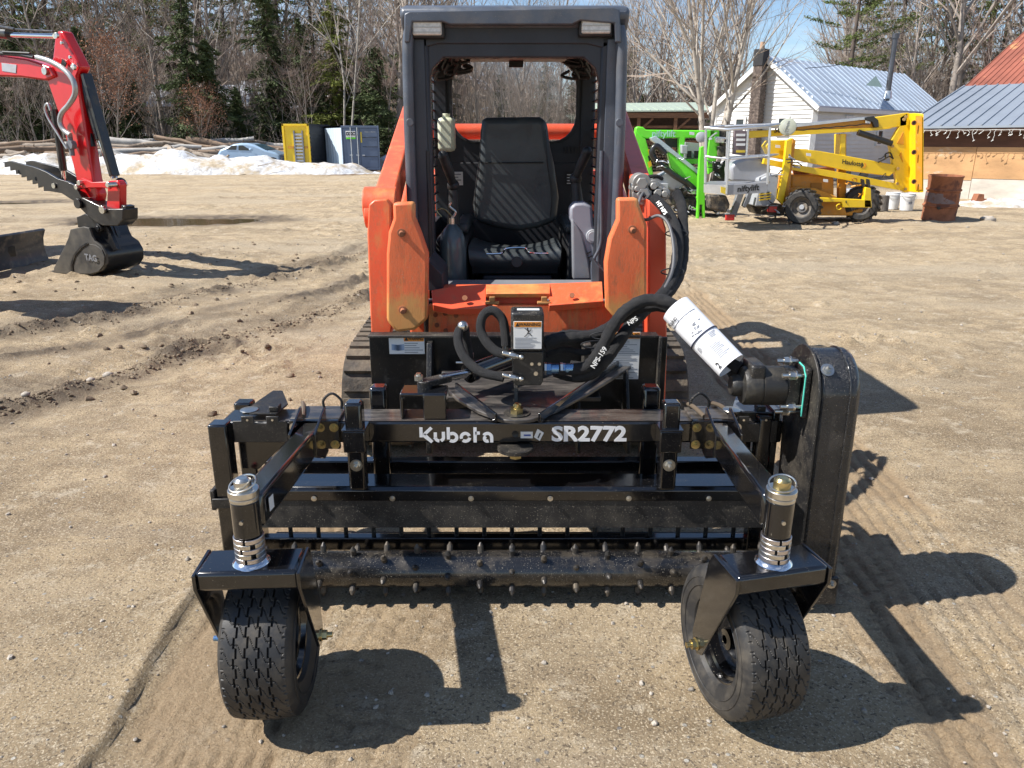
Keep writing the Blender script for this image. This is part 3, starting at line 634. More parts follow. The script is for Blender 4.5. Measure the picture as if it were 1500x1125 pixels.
for k in range(17): inst(PEG, 'peg', (-.80 + k*.1, 2.49, .130), rake)
for px in (460, 575, 690, 806, 921, 1038): bolt(BS, A(px, 730, 2.417), name='bolt')
# --- uprights with sleeves
for s, cx in ((-1, -.527), (1, .530)):
    up = None
    mb = MB(); mb.box(cx-.029, cx+.029, 2.395, 2.452, .357, .672); up = build(mb, 'upright', BLKC, rake, bevel=.009)
    mb = MB(); mb.box(cx-.037, cx+.037, 2.386, 2.469, .500, .577); build(mb, 'sleeve', BLKC, rake, bevel=.004)
    mb = MB(); mb.box(cx-.040, cx+.040, 2.382, 2.4695, .5775, .583); build(mb, 'sleeve_lip', BLKC, rake, bevel=.002)
    bolt(BB, (cx + .001, 2.395, .452))
    c2 = cx + (.045 if s < 0 else -.028)
    mb = MB(); mb.box(c2-.031, c2+.031, 2.615, 2.68, .30, .655); build(mb, 'rear_upright', BLKC, rake, bevel=.011)
# --- arms with casters
SP_ = MB()
def tyre_mesh():
    nA, prof = 572, []
    # half width, radius pairs going round the section from bead to bead
    sec = [(-.062,.112), (-.078,.120), (-.088,.140), (-.093,.160), (-.091,.178), (-.086,.191), (-.080,.198)]
    W0, n = .078, 78
    tread = [(-W0 + 2*W0*i/n, .2075 - .0065*abs(-1 + 2*i/n)**2.6) for i in range(n+1)]
    sec = sec + tread + [(-a, b) for a, b in reversed(sec)]
    vs = []
    for j in range(nA):
        ph = j / nA
        for k, (wx, r) in enumerate(sec):
            if 7 <= k <= 7 + n:
                dep = 0
                saw = abs(((ph*26) % 1) - .5)*2; zz = (1 if (ph*26) % 1 < .5 else -1)
                stepw = .0032*zz
                for q, wc in enumerate((-.042, -.014, .014, .042)):
                    sh = .0036*(1 if ((ph*26 + q*.5) % 1) < .5 else -1)
                    if abs(wx - wc - sh) < .0021: dep = .0075
                # narrow sipes between the big grooves: S-shaped
                for q, wc in enumerate((-.061, -.028, 0, .028, .061)):
                    u = (ph*26 + q*.37) % 1; ww = (wx - wc)/.013
                    if abs(ww) < 1 and dep == 0:
                        if abs(u - .5 - .30*ww - .12*math.sin(ww*3.1)) < .035: dep = .0028
                if abs(wx) > .070 and ((ph*52) % 1) < .13: dep = .003
                r = r - dep
            elif k in (3, n+7+5): r = r
            a = 2*math.pi*ph; vs.append((wx, r*math.cos(a), r*math.sin(a)))
    m_ = len(sec); fs = [(j*m_+k, j*m_+k+1, ((j+1) % nA)*m_+k+1, ((j+1) % nA)*m_+k) for j in range(nA) for k in range(m_-1)]
    mb = MB(); mb.add(vs, fs)
    for s in (-1, 1):                  # raised rings on the side wall
        for rr, hh in ((.150, .0915), (.172, .0925)): mb.tube([(s*hh, rr*math.cos(t*.1309), rr*math.sin(t*.1309)) for t in range(48)], .0014, n=4, closed=True)
    return mesh_of(mb, 'tyre', RUB, smooth=28, recalc=False)
TYRE = tyre_mesh()
mb = MB(); mb.lathe([(.124,-.066), (.118,-.068), (.110,-.064), (.106,-.050), (.098,-.046), (.094,-.02), (.060,-.012), (.055,-.022), (.030,-.024), (.028,-.045), (.012,-.047),
    (.012,.047), (.028,.045), (.030,.024), (.055,.022), (.060,.02), (.094,.026), (.098,.046), (.106,.050), (.110,.064), (.118,.068), (.124,.066)], (0,0,0), (1,0,0), 40); RIM = mesh_of(mb, 'rim', BLKC, smooth=40)
def caster(px_piv, alpha, cxs):
    piv = V((px_piv, 1.678, 0)); Rz = Matrix.Rotation(R(alpha), 3, 'Z')
    def T(x, y, z): return piv + Rz @ V((x, y, z))
    sgn = 1
    fork = None; mb = MB()
    pr = [T(-.122, -.052, .458), T(.122, -.052, .458), T(.122, .066, .458), T(-.122, .066, .458)]
    mb.prism([p + V((0,0,.025)) for p in pr], (0,0,.052)); fork = build(mb, 'caster_fork', BLKC, rake, bevel=.010)
    for s in (-1, 1):
        mb = MB(); x = .124*s; out = [T(x, -.056, .505), T(x, -.056, .465), T(x, .083, .195), T(x, .106, .183), T(x, .130, .197), T(x, .140, .235), T(x, .085, .475), T(x, .066, .508)]
        mb.prism(out, Rz @ V((.009, 0, 0))); build(mb, 'fork_leg', BLKC, fork, bevel=.002)
        n = Rz @ V((s, 0, 0)); c = T(.129*s, .109, .213)
        mb = MB(); mb.lathe([(0,0), (.017,0), (.017,.003), (0,.003)], c, n, 20); mb.cyl(c + n*.003, c + n*.016, .0135, n=6); mb.cyl(c + n*.016, c + n*.030, .0075, n=12); build(mb, 'axle_nut', ZINCY if s*cxs < 0 else BLUEZ, fork)
    wc = T(.0, .109, .213); wh = thing('wheel', None, None, wc); wh.parent = rake; wh.location = wc - WO[rake.name]; wh.rotation_euler.z = R(alpha); WO[wh.name] = wc
    for me_, nm in ((TYRE, 'tyre'), (RIM, 'rim')): o = bpy.data.objects.new(nm, me_); C.objects.link(o); o.parent = wh
    # pivot tube with stacked collars
    c = V((piv.x, piv.y, 0)); z = lambda h: c + V((0,0,h))
    mb = MB(); mb.lathe([(0,.505),(.047,.505),(.044,.512),(.036,.518),(0,.518)], c, (0,0,1), 32); build(mb, 'pivot_seat', CHROME, rake)
    mb = MB(); mb.cyl(z(.515), z(.705), .0235, n=24); build(mb, 'pivot_pin', BLKM, rake)
    mb = MB(); mb.cyl(z(.585), z(.677), .0335, n=36); build(mb, 'pivot_tube', BLKC, rake, bevel=.002)
    mb = MB(); mb.cyl(z(.632) + V((0,-.033,0)), z(.632) + V((0,-.039,0)), .005, n=10); build(mb, 'grease_fitting', ZINC, rake)
    for i, (z0, z1, r) in enumerate(((.677,.688,.0345), (.689,.706,.0365))): mb = MB(); mb.cyl(z(z0), z(z1), r, n=36); build(mb, 'collar', ZINC, rake, bevel=.0015)
    # clip-on spacer collars below: open C rings
    for i in range(5):
        z0 = .519 + i*.0130; mb = MB(); a0 = (-1.57 + (.0 if i in (0,4) else (.55 if i % 2 else -.25))); gap = .17 if i in (1,3) else .08
        n = 30; pts = [(a0 + gap + (6.283 - 2*gap)*q/n) for q in range(n+1)]
        vs = [z(zz) + V((r*math.cos(t), r*math.sin(t), 0)) for t in pts for r, zz in ((.0255, z0), (.0365, z0), (.0365, z0+.0118), (.0255, z0+.0118))]
        fs = [(4*q+e, 4*q+(e+1) % 4, 4*q+4+(e+1) % 4, 4*q+4+e) for q in range(n) for e in range(4)] + [(3,2,1,0), (4*n, 4*n+1, 4*n+2, 4*n+3)]
        mb.add(vs, fs); build(mb, 'spacer_collar', ZINC if i % 2 else mat('collar_steel', (.62,.58,.57), .33, 1, var=.15, vs=40), rake, bevel=.001)
    mb = MB(); mb.cyl(z(.706), z(.728), .021, .020, n=24); mb.cyl(z(.728), z(.734), .018, .013, n=24); build(mb, 'pin_head', ZINCY if cxs > 0 else ZINC, rake, bevel=.001)
    mb = MB(); mb.tube([z(.719 + .010*math.sin(t*.2618+.5)) + V((.031*math.cos(t*.2618), .031*math.sin(t*.2618), 0)) for t in range(24)], .0022, n=6, closed=True); build(mb, 'linch_pin_ring', ZINC, rake)
    return piv
pvL = caster(-.643, 3, -1); pvR = caster(.645, 13, 1)
BARM = BLKB
for s, pv, fx in ((-1, pvL, -.674), (1, pvR, .697)):
    d0 = V((pv.x, pv.y + .028, .632)); d1 = V((fx, 2.43, .548)); mb = MB(); mb.bar(d0, d1, .066, .088); arm = build(mb, 'caster_arm', BLKC, rake, bevel=.010)
    # clevis plates and flange at the frame end
    for q in (-1, 1):
        mb = MB(); x = fx + q*.040; mb.prism([(x, 2.30, .600), (x, 2.452, .640), (x, 2.452, .480), (x, 2.40, .475), (x, 2.30, .520)], (.009, 0, 0)); build(mb, 'arm_gusset', BLKC, arm, bevel=.002)
    fc = fx + s*.000; mb = MB(); mb.box(fc-.085, fc+.085, 2.452, 2.466, .487, .592); fl = build(mb, 'mount_flange', BLKC, rake, bevel=.003)
    for bx, bz in ((-.068, .567), (.068, .567), (.068 if s < 0 else -.068, .505)): bolt(BY if s*bx < 0 else BZ, (fc+bx, 2.452, bz))
    mb = MB(); mb.box(fc-.085, fc+.085, 2.47, 2.60, .583, .594); build(mb, 'flange_cap', BLKB, rake, bevel=.003)
    for q in ((-1,) if s < 0 else (-1, 1)):
        mb = MB(); mb.tube(spline([(fc+q*.05+.01, 2.47, .600), (fc+q*.05-.01, 2.56, .606), (fc+q*.05-.03, 2.62, .598)], 4), .008, n=8); build(mb, 'hook_pin', mat('dull_pin', (.18,.14,.10), .5, .5, var=.2), rake)
    hx = fc + (.040 if s < 0 else -.034); mb = MB(); mb.tube(spline([(hx-.030, 2.57, .594), (hx-.031, 2.57, .625), (hx, 2.57, .650), (hx+.031, 2.57, .625), (hx+.030, 2.57, .594)], 6), .0048, n=8); build(mb, 'lifting_ring', BLKM, rake)
mb = MB(); mb.add([(-.610,1.95,.6),(-.608,1.95,.6)], []); 
lab = thing('x','x','x',(0,0,0)); bpy.data.objects.remove(lab)
# white serial sticker on the inner side of the left arm
mb = MB(); p = V((-.6125+.0055, 1.76, .628)); mb.obox(p + V((.0,0,0)), (.0006,0,0), (0,.017,-.002), (0,0,.018)); st_ = build(mb, 'sticker', DECW, rake)
# --- end frames, left
mb = MB(); mb.box(-1.030, -.965, 2.43, 2.495, .055, .583); build(mb, 'end_post', BLKC, rake, bevel=.007)
mb = MB(); mb.box(-1.028, -.965, 2.68, 2.74, .055, .575); build(mb, 'end_post', BLKC, rake, bevel=.007)
mb = MB(); mb.prism([(-.958, 2.36, .14), (-.958, 2.52, .20), (-.958, 2.70, .20), (-.958, 2.70, .03), (-.958, 2.30, .03), (-.958, 2.27, .07)], (.010,0,0)); build(mb, 'end_plate', BLKC, rake, bevel=.002)
mb = MB(); mb.prism([(-.960, 2.52, .50), (-.78, 2.52, .50), (-.90, 2.52, .385), (-.960, 2.52, .385)], (0,.010,0)); build(mb, 'corner_gusset', BLKC, rake, bevel=.002)
mb = MB(); mb.box(-1.04, -.972, 2.418, 2.43, .278, .315); mb.box(-1.045, -1.03, 2.42, 2.50, .27, .345); build(mb, 'post_clamp', BLKM, rake, bevel=.003)
mb = MB(); mb.cyl((-.958,2.40,.345), (-.958,2.385,.345), .011, n=14); build(mb, 'red_cap', REDL, rake)
for s, x0, x1 in ((-1, -.95, -.765), (1, .74, .905)):
    # folded tab plate on the front, flat wing plate on top
    mb = MB(); xs = [x0, x1]; w_ = x1 - x0; t0, t1 = .590, .607
    pr = [(x0,0,.512), (x1,0,.512), (x1,0,t0), (x0+w_*.86,0,t0), (x0+w_*.86,0,t1), (x0+w_*.62,0,t1), (x0+w_*.62,0,t0-.008), (x0+w_*.40,0,t0-.008), (x0+w_*.40,0,t1), (x0+w_*.16,0,t1), (x0+w_*.16,0,t0), (x0,0,t0)]
    mb.prism([(a, 2.455, c) for a, b, c in pr], (0, .007, 0)); pl = build(mb, 'hinge_plate', BLKM, rake, bevel=.003)
    for q in (.28, .74): mb = MB(); mb.cyl((x0+w_*q, 2.4515, .594), (x0+w_*q, 2.449, .594), .004, n=10); build(mb, 'hinge_hole_rivet', ZINC, pl)
    if s < 0: wing = [(355,606), (378,588), (400,573), (414,573), (422,592), (405,607)]
    else: wing = [(1073,597), (1081,572), (1092,578), (1105,581), (1135,580), (1148,600), (1140,605), (1085,603)]
    mb = MB(); mb.prism([G(a, b, .606) for a, b in wing], (0,0,.006)); build(mb, 'wing_plate', BLKM if s < 0 else mat('wing_grey', (.10,.115,.14), .35, coat=.3, var=.2, dust=.3), rake, bevel=.001)
    c = V(((x0 + w_*(.22 if s<0 else .12)), 2.51, .611)); mb = MB(); mb.lathe([(0,.004),(.016,.004),(.030,.0015),(.031,0),(0,0)], c, (0,0,1), 28); build(mb, 'spring_washer', ZINC, rake)
    mb = MB(); mb.box(x0+w_*.62, x0+w_*.80, 2.49, 2.53, .6095, .628); build(mb, 'latch_block', BLKM, rake, bevel=.003)
# --- right end: columns, chain case, motor
mb = MB(); mb.box(.840, .885, 2.45, 2.50, .06, .60); build(mb, 'end_post', BLKC, rake, bevel=.006)
mb = MB(); mb.box(.893, .915, 2.47, 2.66, .04, .62); build(mb, 'end_plate', BLKC, rake, bevel=.003)
mb = MB(); mb.prism([(.70, 2.52, .50), (.84, 2.52, .50), (.84, 2.52, .36), (.80, 2.52, .40)], (0,.010,0)); build(mb, 'corner_gusset', BLKC, rake, bevel=.002)
mb = MB(); mb.cyl((.865, 2.44, .335), (.865, 2.44, .385), .010, n=12); mb.cyl((.865, 2.44, .385), (.865, 2.44, .392), .013, n=6); build(mb, 'adjuster_bolt', ZINC, rake)
def stadium(y0, z0, r0, y1, z1, r1, n=18, x=0):
    d = V((0, y1-y0, z1-z0)); ang = math.atan2(d.z, d.y); out = []
    for i in range(n+1): t = ang - math.pi/2 + math.pi*i/n; out.append(V((x, y1 + r1*math.cos(t), z1 + r1*math.sin(t))))
    for i in range(n+1): t = ang + math.pi/2 + math.pi*i/n; out.append(V((x, y0 + r0*math.cos(t), z0 + r0*math.sin(t))))
    return out
CASE = mat('chain_case_paint', (.006,.006,.007), .24, coat=.6, var=.3, dust=.42, dcol=(.07,.06,.05), ds=9, speck=.5, bump=.35, bs=180)
mb = MB(); mb.prism(stadium(2.335, .135, .112, 2.365, .735, .135, x=1.005), (.130, 0, 0)); case = build(mb, 'chain_case', CASE, rake, bevel=.016)
mb = MB(); mb.prism(stadium(2.335, .135, .121, 2.365, .735, .144, x=.938), (.008, 0, 0)); build(mb, 'case_flange', BLKM, case, bevel=.002)
mb = MB(); mb.prism(stadium(2.335, .135, .116, 2.365, .735, .139, x=1.035), (.006, 0, 0)); build(mb, 'case_seam', CASE, case, bevel=.002)
mb = MB(); mb.box(.925, 1.07, 2.205, 2.222, .035, .135); build(mb, 'case_shoe', BLKM, case, bevel=.003)
bolt(BB, (.968, 2.265, .826), case, V((0,-.75,.66)).normalized(), 'filler_plug'); bolt(BZ, (1.045, 2.203, .115), case)
mc = V((0, 2.365, .745))
mb = MB(); mb.lathe([(0,.705),(.030,.705),(.036,.715),(.036,.735),(.040,.737)], (0, mc.y, mc.z), (1,0,0), 32); mb.lathe([(.040,.737),(.058,.740),(.063,.748),(.063,.792),(.0605,.794),(.0605,.797),(.064,.799),(.064,.868),(.0,.868)], (0, mc.y, mc.z), (1,0,0), 32)
motor = build(mb, 'hydraulic_motor', mat('motor_black', (.018,.017,.016), .42, var=.35, second=(.20,.11,.05), ss=10, st=.63, sw=.08, dust=.55, dcol=(.10,.085,.06), bump=.2), rake)
mb = MB(); mb.box(.752, .800, mc.y-.05, mc.y+.055, mc.z+.03, mc.z+.080); build(mb, 'port_block', BLKM, motor, bevel=.008)
mb = MB(); mb.box(.868, .912, mc.y-.060, mc.y+.060, mc.z-.062, mc.z+.062); mb.box(.912, .933, mc.y-.082, mc.y+.075, mc.z-.085, mc.z+.078); build(mb, 'motor_flange', BLKM, motor, bevel=.006)
for dy, dz in ((-.062, .052), (-.072, -.048), (-.03, -.078), (.0, .082)):
    c = V((.868, mc.y+dy, mc.z+dz)); mb = MB(); mb.cyl(c, c+V((.018,0,0)), .013, n=6); mb.cyl(c+V((-.022,0,0)), c+V((.045,0,0)), .0065, n=10); mb.lathe([(0,.018),(.016,.018),(.016,.022),(0,.022)], c, (1,0,0), 16); build(mb, 'motor_bolt', ZINC, motor)
mb = MB(); mb.tube([(.9115, mc.y-.083, mc.z-.075), (.9115, mc.y-.0835, mc.z+.055), (.9115, mc.y-.060, mc.z+.080), (.9115, mc.y-.020, mc.z+.083)], .0024, n=5); build(mb, 'paint_mark', TEAL, motor)
mb = MB(); mb.ball((.766, mc.y-.035, mc.z+.066), .016, sc=(.8,.6,.9)); build(mb, 'grease_smear', mat('orange_grease', (.50,.22,.04), .5, var=.4, vs=60, bump=.8, bs=120), motor)
# --- pivot plate, cylinder and mount behind the top beam
mb = MB(); zz = .597
pl = [G(a, b, zz) for a, b in ((640,556), (668,585), (700,604), (735,617), (757,619), (782,616), (815,603), (862,578), (935,532), (885,528), (860,548), (700,545))]
mb.prism(pl, (0,0,.014)); pp = build(mb, 'pivot_plate', BLKB, rake, bevel=.003)
c = G(757, 606, .604); c = V((c.x, c.y, .604))
mb = MB(); mb.lathe([(0,.004),(.045,.004),(.045,0),(0,0)], c, (0,0,1), 28); build(mb, 'pivot_washer', BLKM, pp)
mb = MB(); mb.cyl(c + V((0,0,.004)), c + V((0,0,.022)), .024, .024, n=6); mb.cyl(c + V((0,0,.022)), c + V((.004,0,.036)), .012, .012, n=12); mb.cyl(c+V((-.012,0,.03)), c+V((.014,0,.033)), .004, n=8); build(mb, 'pivot_nut', ZINCY, pp)
mb = MB(); k = V((.012, 2.455, .484)); mb.lathe([(0,0),(.062,0),(.062,.012),(0,.012)], k, (0,0,1), 30); mb.cyl(k+V((0,-.01,-.022)), k+V((0,-.01,0)), .020, n=6); build(mb, 'lower_pivot_nut', [BLKM], rake)
mb = MB(); mb.cyl((.012, 2.44, .462), (.012, 2.44, .483), .0215, n=6); build(mb, 'lower_nut_head', ZINCY, rake)
for sg, a, b in ((-1, (668,566), (727,612)), (1, (925,520), (790,612))):
    p, q = G(*a, .612), G(*b, .612); mb = MB(); mb.bar(p, q, .010, .030); build(mb, 'pivot_rib', BLKC, pp, bevel=.002)
mb = MB(); mb.prism([(.014, 2.56, .604), (.014, 2.72, .604), (.014, 2.72, .76), (.014, 2.60, .76)], (.014,0,0)); build(mb, 'valve_stand', BLKM, rake, bevel=.002)
# hitch-side plates of the attachment
HY = 3.07
mb = MB(); mb.box(-.588, .640, HY, HY+.012, .272, .728); hp = build(mb, 'hitch_plate', mat('hitch_black', (.004,.004,.0045), .3, coat=.2, var=.3, dust=.3, dcol=(.05,.045,.04), ds=14, speck=.35), rake, bevel=.003)
mb = MB(); mb.box(-.590, .600, HY-.015, HY+.05, .728, .738); mb.box(.600, .612, HY-.03, HY, .272, .735); build(mb, 'hitch_lip', BLKM, hp, bevel=.002)
for x, tz in ((-.335, .715), (.27, .60), (.47, .60)):
    mb = MB(); mb.prism([(x, HY, tz), (x, HY-.05, tz), (x, HY-.19, .36), (x, HY-.19, .29), (x, HY, .28)], (.022 if x < 0 else .014, 0, 0)); build(mb, 'hitch_rib', BLKM, hp, bevel=.003)
mb = MB(); mb.prism([(-.28, 2.94, .62), (-.08, 2.94, .62), (-.08, 2.94, .50), (-.28, 2.94, .45)], (0,.02,0)); mb.box(-.32, .34, 2.80, 3.06, .540, .560); build(mb, 'drawbar_plate', BLKB, rake, bevel=.003)
mb = MB(); mb.box(.28, .31, 2.90, 3.0, .60, .74); build(mb, 'drawbar_lug', BLKM, rake, bevel=.004)
# channel bracket that holds the cylinder rod
x0, x1 = A(588, 600, 2.52).x, A(655, 600, 2.52).x
mb = MB(); mb.box(x0, x1, 2.49, 2.59, .664, .676); mb.box(x0+.08, x1, 2.482, 2.492, .583, .676); mb.box(x0, x0+.012, 2.49, 2.59, .583, .664); mb.box(x1-.012, x1, 2.493, 2.59, .583, .664); build(mb, 'channel_bracket', BLKC, rake, bevel=.005)
e0 = A(622, 561, 2.56); e1 = A(688, 546, 2.70); e2 = A(768, 516, 2.95)
mb = MB(); mb.cyl(e0 + V((0,0,-.02)), e0 + V((0,0,.010)), .026, n=20); mb.bar(e0, e0.lerp(e1, .5), .05, .022); cy = build(mb, 'rod_clevis', BLKM, rake, bevel=.003)
mb = MB(); mb.cyl(e0 + V((-.02,0,.010)), e0 + V((-.02,0,.028)), .016, n=6); mb.cyl(e0 + V((-.02,0,.028)), e0 + V((-.02,0,.036)), .009, n=12); build(mb, 'clevis_nut', ZINC, cy)
mb = MB(); mb.cyl(e0.lerp(e1, .35), e1, .0165, n=24); build(mb, 'cylinder_rod', CHROME, rake)
mb = MB(); mb.cyl(e1, e2, .034, n=28); dd = (e2-e1).normalized(); mb.lathe([(.020,-.006),(.038,-.006),(.038,.022),(.034,.022)], e1, dd, 28); build(mb, 'hydraulic_cylinder', BLKC, rake, bevel=.001)
f0 = A(688, 535, 2.72); mb = MB(); mb.cyl(f0 + V((0,0,-.03)), f0 + V((0,0,.028)), .014, n=14); mb.cyl(f0 + V((0,0,.028)), f0 + V((0,0,.045)), .017, n=6); mb.cyl(f0+V((-.05,0,.01)), f0+V((0,0,.01)), .004, n=8); build(mb, 'hose_fitting', ZINC, rake)
mb = MB(); mb.prism([A(a, b, 2.66) for a, b in ((752,562), (752,548), (795,548), (800,590), (775,592), (770,575))], (0,.008,0))
# --- valve block with warning decal
a0, a1 = A(750, 560, 2.56), A(796, 455, 2.56)
mb = MB(); mb.prism([(a0.x,0,a0.z+.0), (a0.x+.018,0,a0.z-.012), (a1.x-.006,0,a0.z-.012), (a1.x+.002,0,a0.z+.004), (a1.x+.002,0,a0.z+.112), (a0.x,0,a0.z+.112)], (0,.085,0)); mb.v = [(x, y+2.60, z) for x, y, z in mb.v]
vb = build(mb, 'valve_block', BLKM, rake, bevel=.004)
mb = MB(); mb.box(a0.x-.004, a1.x+.002, 2.548, 2.655, a0.z+.1125, a1.z-.004); mb.prism([(0,2.548,a1.z-.004), (0,2.575,a1.z+.014), (0,2.655,a1.z+.014), (0,2.655,a1.z-.004)], (a1.x-a0.x+.006,0,0)) if False else None
vc = build(mb, 'valve_cover', BLKM, rake, bevel=.009)
zc = A(773, 491, 2.547); 
def decal(parent, c, w_, h_, head, lines, y, wsz=.016, header_txt='WARNING', side=False, pict=None, hw=None):
    mb = MB(); mb.box(c.x-w_/2, c.x+w_/2, y-.0012, y, c.z-h_/2, c.z+h_/2); d = build(mb, 'warning_decal', DECW, parent, bevel=.0015 if w_ > .08 else 0)
    hx0, hx1 = (c.x-w_/2+.002, c.x+w_/2-.002) if not side else (c.x-w_*.08, c.x+w_/2-.002); hz1 = c.z+h_/2-.002; hz0 = hz1-head
    mb = MB(); mb.box(hx0, hx1, y-.0020, y-.0013, hz0, hz1); build(mb, 'decal_header', DECO, d)
    if header_txt: text(header_txt, 'decal_word', head*.92, ((hx0+hx1)/2 + head*.35, y-.0022, (hz0+hz1)/2), (1,0,0), (0,0,1), INK, d, bold=head*.02, sx=.92 if not side else .62)
    s_ = head*.40; tx = hx0 + head*.62*(1 if not side else .8); mb = MB(); mb.prism([(tx-s_, y-.0024, hz0+head*.12), (tx+s_, y-.0024, hz0+head*.12), (tx, y-.0024, hz1-head*.1)], (0,.0005,0)); build(mb, 'decal_triangle', INK, d)
    mb = MB(); rd = random.Random(int(c.x*1000)+5); n = lines; z1 = hz0 - h_*(.03 if not pict else .36); z0 = c.z-h_/2+.004
    for i in range(n):
        zz = z1 - (z1-z0)*(i+.6)/n; l0 = hx0+.002 + (0 if i % 3 else 0); mb.box(l0, l0 + (hx1-l0-.002)*rd.uniform(.6, 1), y-.0020, y-.0013, zz-(z1-z0)/n*.16, zz+(z1-z0)/n*.12)
    o = build(mb, 'decal_small_print', INKG, d); o['kind'] = 'stuff'
    return d, hz0
d, hz0 = decal(vc, zc, .096, .097, .018, 8, 2.5475, pict=True)
# thrown-object pictogram: a leaning figure
m = MB(); q = V((zc.x, 2.5455, hz0-.017)); sc_ = .022
for pts, r in (([(-.1,.35),(.15,.1),(.0,-.25)], .09), ([(.15,.1),(.45,.2),(.5,.55)], .05), ([(.15,.3),(-.3,.45),(-.45,.6)], .05), ([(0,-.25),(.4,-.3),(.6,-.65)], .06), ([(0,-.25),(-.25,-.55),(-.5,-.75)], .06)):
    for p0, p1 in zip(pts[:-1], pts[1:]): m.bar(q + V((p0[0]*sc_, 0, p0[1]*sc_)), q + V((p1[0]*sc_, 0, p1[1]*sc_)), r*sc_*1.6, .0004, (0,1,0)) if False else m.prism([q+V((p0[0]*sc_,0,p0[1]*sc_))+k for k in (V((-(p1[1]-p0[1]),0,(p1[0]-p0[0]))).normalized()*r*sc_*s for s in (1,-1))] + [q+V((p1[0]*sc_,0,p1[1]*sc_))+k for k in (V((-(p1[1]-p0[1]),0,(p1[0]-p0[0]))).normalized()*r*sc_*s for s in (-1,1))], (0,.0004,0))
m.cyl(q + V((-.02*sc_,0,.55*sc_)), q + V((-.02*sc_,-.0004,.55*sc_)), .12*sc_, n=10); build(m, 'decal_pictogram', INK, d)
mb = MB(); mb.box(zc.x-.036, zc.x+.040, 2.575, 2.60, a1.z-.003, a1.z-.001); build(mb, 'top_sticker', DECW, vc)
for px, py, r in ((779,533,.0058), (790,533,.0058), (785,547,.0075)):
    p = A(px, py, 2.557); mb = MB(); mb.cyl(p, p + V((0,-.004,0)), r, n=20); mb.cyl(p + V((0,-.004,0)), p + V((0,-.0045,0)), r*.55, n=6); build(mb, 'port_plug', ZINC, vb)
mb = MB(); b0 = A(797, 540, 2.60); mb.cyl(b0, b0+V((.025,0,.001)), .022, n=6); mb.cyl(b0+V((.025,0,0)), b0+V((.055,0,0)), .018, n=16); mb.cyl(b0+V((.055,0,0)), b0+V((.075,0,0)), .021, n=6); mb.cyl(b0+V((.075,0,0)), b0+V((.12,0,0)), .019, n=16); build(mb, 'blue_coupling', BLUEZ, rake, bevel=.001)
mb = MB(); mb.cyl(b0+V((.057,0,0)), b0+V((.066,0,0)), .023, n=6); mb.cyl(b0+V((.001,0,0)), b0+V((.008,0,0)), .024, n=6); build(mb, 'coupling_nut', ZINC, rake)
def hose(pts, r, name='hose', mt=HOSE, par=rake, k=7, wob=0, **kw):
    P3 = [A(a, b, D) for a, b, D in pts]; sp_ = spline(P3, k); rd = random.Random(len(pts))
    mb = MB(); mb.tube(sp_, [r*(1 + wob*rd.uniform(-1, 1)) for _ in sp_], n=14); return build(mb, name, mt, par, smooth=60, **kw)
def fit(a, b, D0, c_, d_, D1, r=.012, name='hose_fitting', par=rake, mt=ZINC):
    p, q = A(a, b, D0), A(c_, d_, D1); v_ = q - p; mb = MB(); mb.cyl(p, p+v_*.35, r, n=14); mb.cyl(p+v_*.35, p+v_*.65, r*1.2, n=6); mb.cyl(p+v_*.65, p+v_*.8, r*.9, n=14); mb.ball(p+v_*.92, r*1.05, 12, 8); return build(mb, name, mt, par, bevel=.001)
hose([(688,535,2.70), (686,515,2.70), (682,492,2.69), (680,479,2.68), (672,486,2.66), (672,505,2.63), (683,527,2.60), (705,545,2.57), (738,553,2.55)], .0165)
mb = MB(); mb.ball(A(678, 478, 2.67), .020, 14, 8); build(mb, 'hose_elbow', ZINC, rake)
hose([(741,507,2.60), (740,490,2.61), (736,468,2.62), (722,455,2.62), (708,462,2.62), (704,482,2.61), (712,500,2.59), (726,514,2.57), (742,520,2.555)], .0165)
fit(741, 522, 2.60, 740, 500, 2.60, .010, par=rake); fit(736, 517, 2.545, 766, 524, 2.535, .0095); fit(736, 549, 2.545, 766, 556, 2.535, .0095)
# --- big hose bundle: valve -> arch -> motor, and the loop up to the loader coupler
hose([(818,541,2.60), (842,541,2.60), (862,535,2.58), (880,512,2.56), (897,480,2.56), (915,456,2.57), (945,440,2.58), (980,444,2.57), (1005,462,2.55), (1035,495,2.50), (1062,525,2.44), (1085,540,2.40)], .021, wob=.09)
hose([(798,506,2.62), (820,497,2.63), (850,494,2.65), (880,488,2.66), (905,470,2.66), (935,452,2.66), (972,450,2.66), (1002,468,2.62), (1040,505,2.52), (1075,548,2.42)], .019, wob=.10)
hose([(800,499,2.66), (830,490,2.68), (862,490,2.70), (892,478,2.72), (918,455,2.72), (950,441,2.73), (985,452,2.70), (1012,478,2.62)], .017, wob=.10)
LOOP = [(958,290,3.30), (975,308,3.24), (988,330,3.18), (993,358,3.10), (990,390,3.02), (980,418,2.92), (962,440,2.85), (935,462,2.76), (912,492,2.66), (888,525,2.60), (866,545,2.60), (840,550,2.62)]
hose(LOOP, .023, wob=.05)
hose([(990,282,3.32), (998,300,3.28), (1001,335,3.2), (1001,375,3.10), (994,405,3.0), (980,428,2.90), (955,446,2.82), (930,470,2.72), (905,502,2.69), (885,530,2.68), (862,538,2.70), (836,536,2.72)], .021, wob=.06)
hose([(947,276,3.34), (938,290,3.28), (935,310,3.24), (945,322,3.20), (965,316,3.16), (980,330,3.10), (987,365,3.02), (984,400,2.94), (968,432,2.86)], .0065, mt=mat('thin_hose', (.10,.10,.105), .5, var=.2))
hose([(945,288,3.30), (935,278,3.32), (945,262,3.34), (960,258,3.34), (970,262,3.36)], .008)
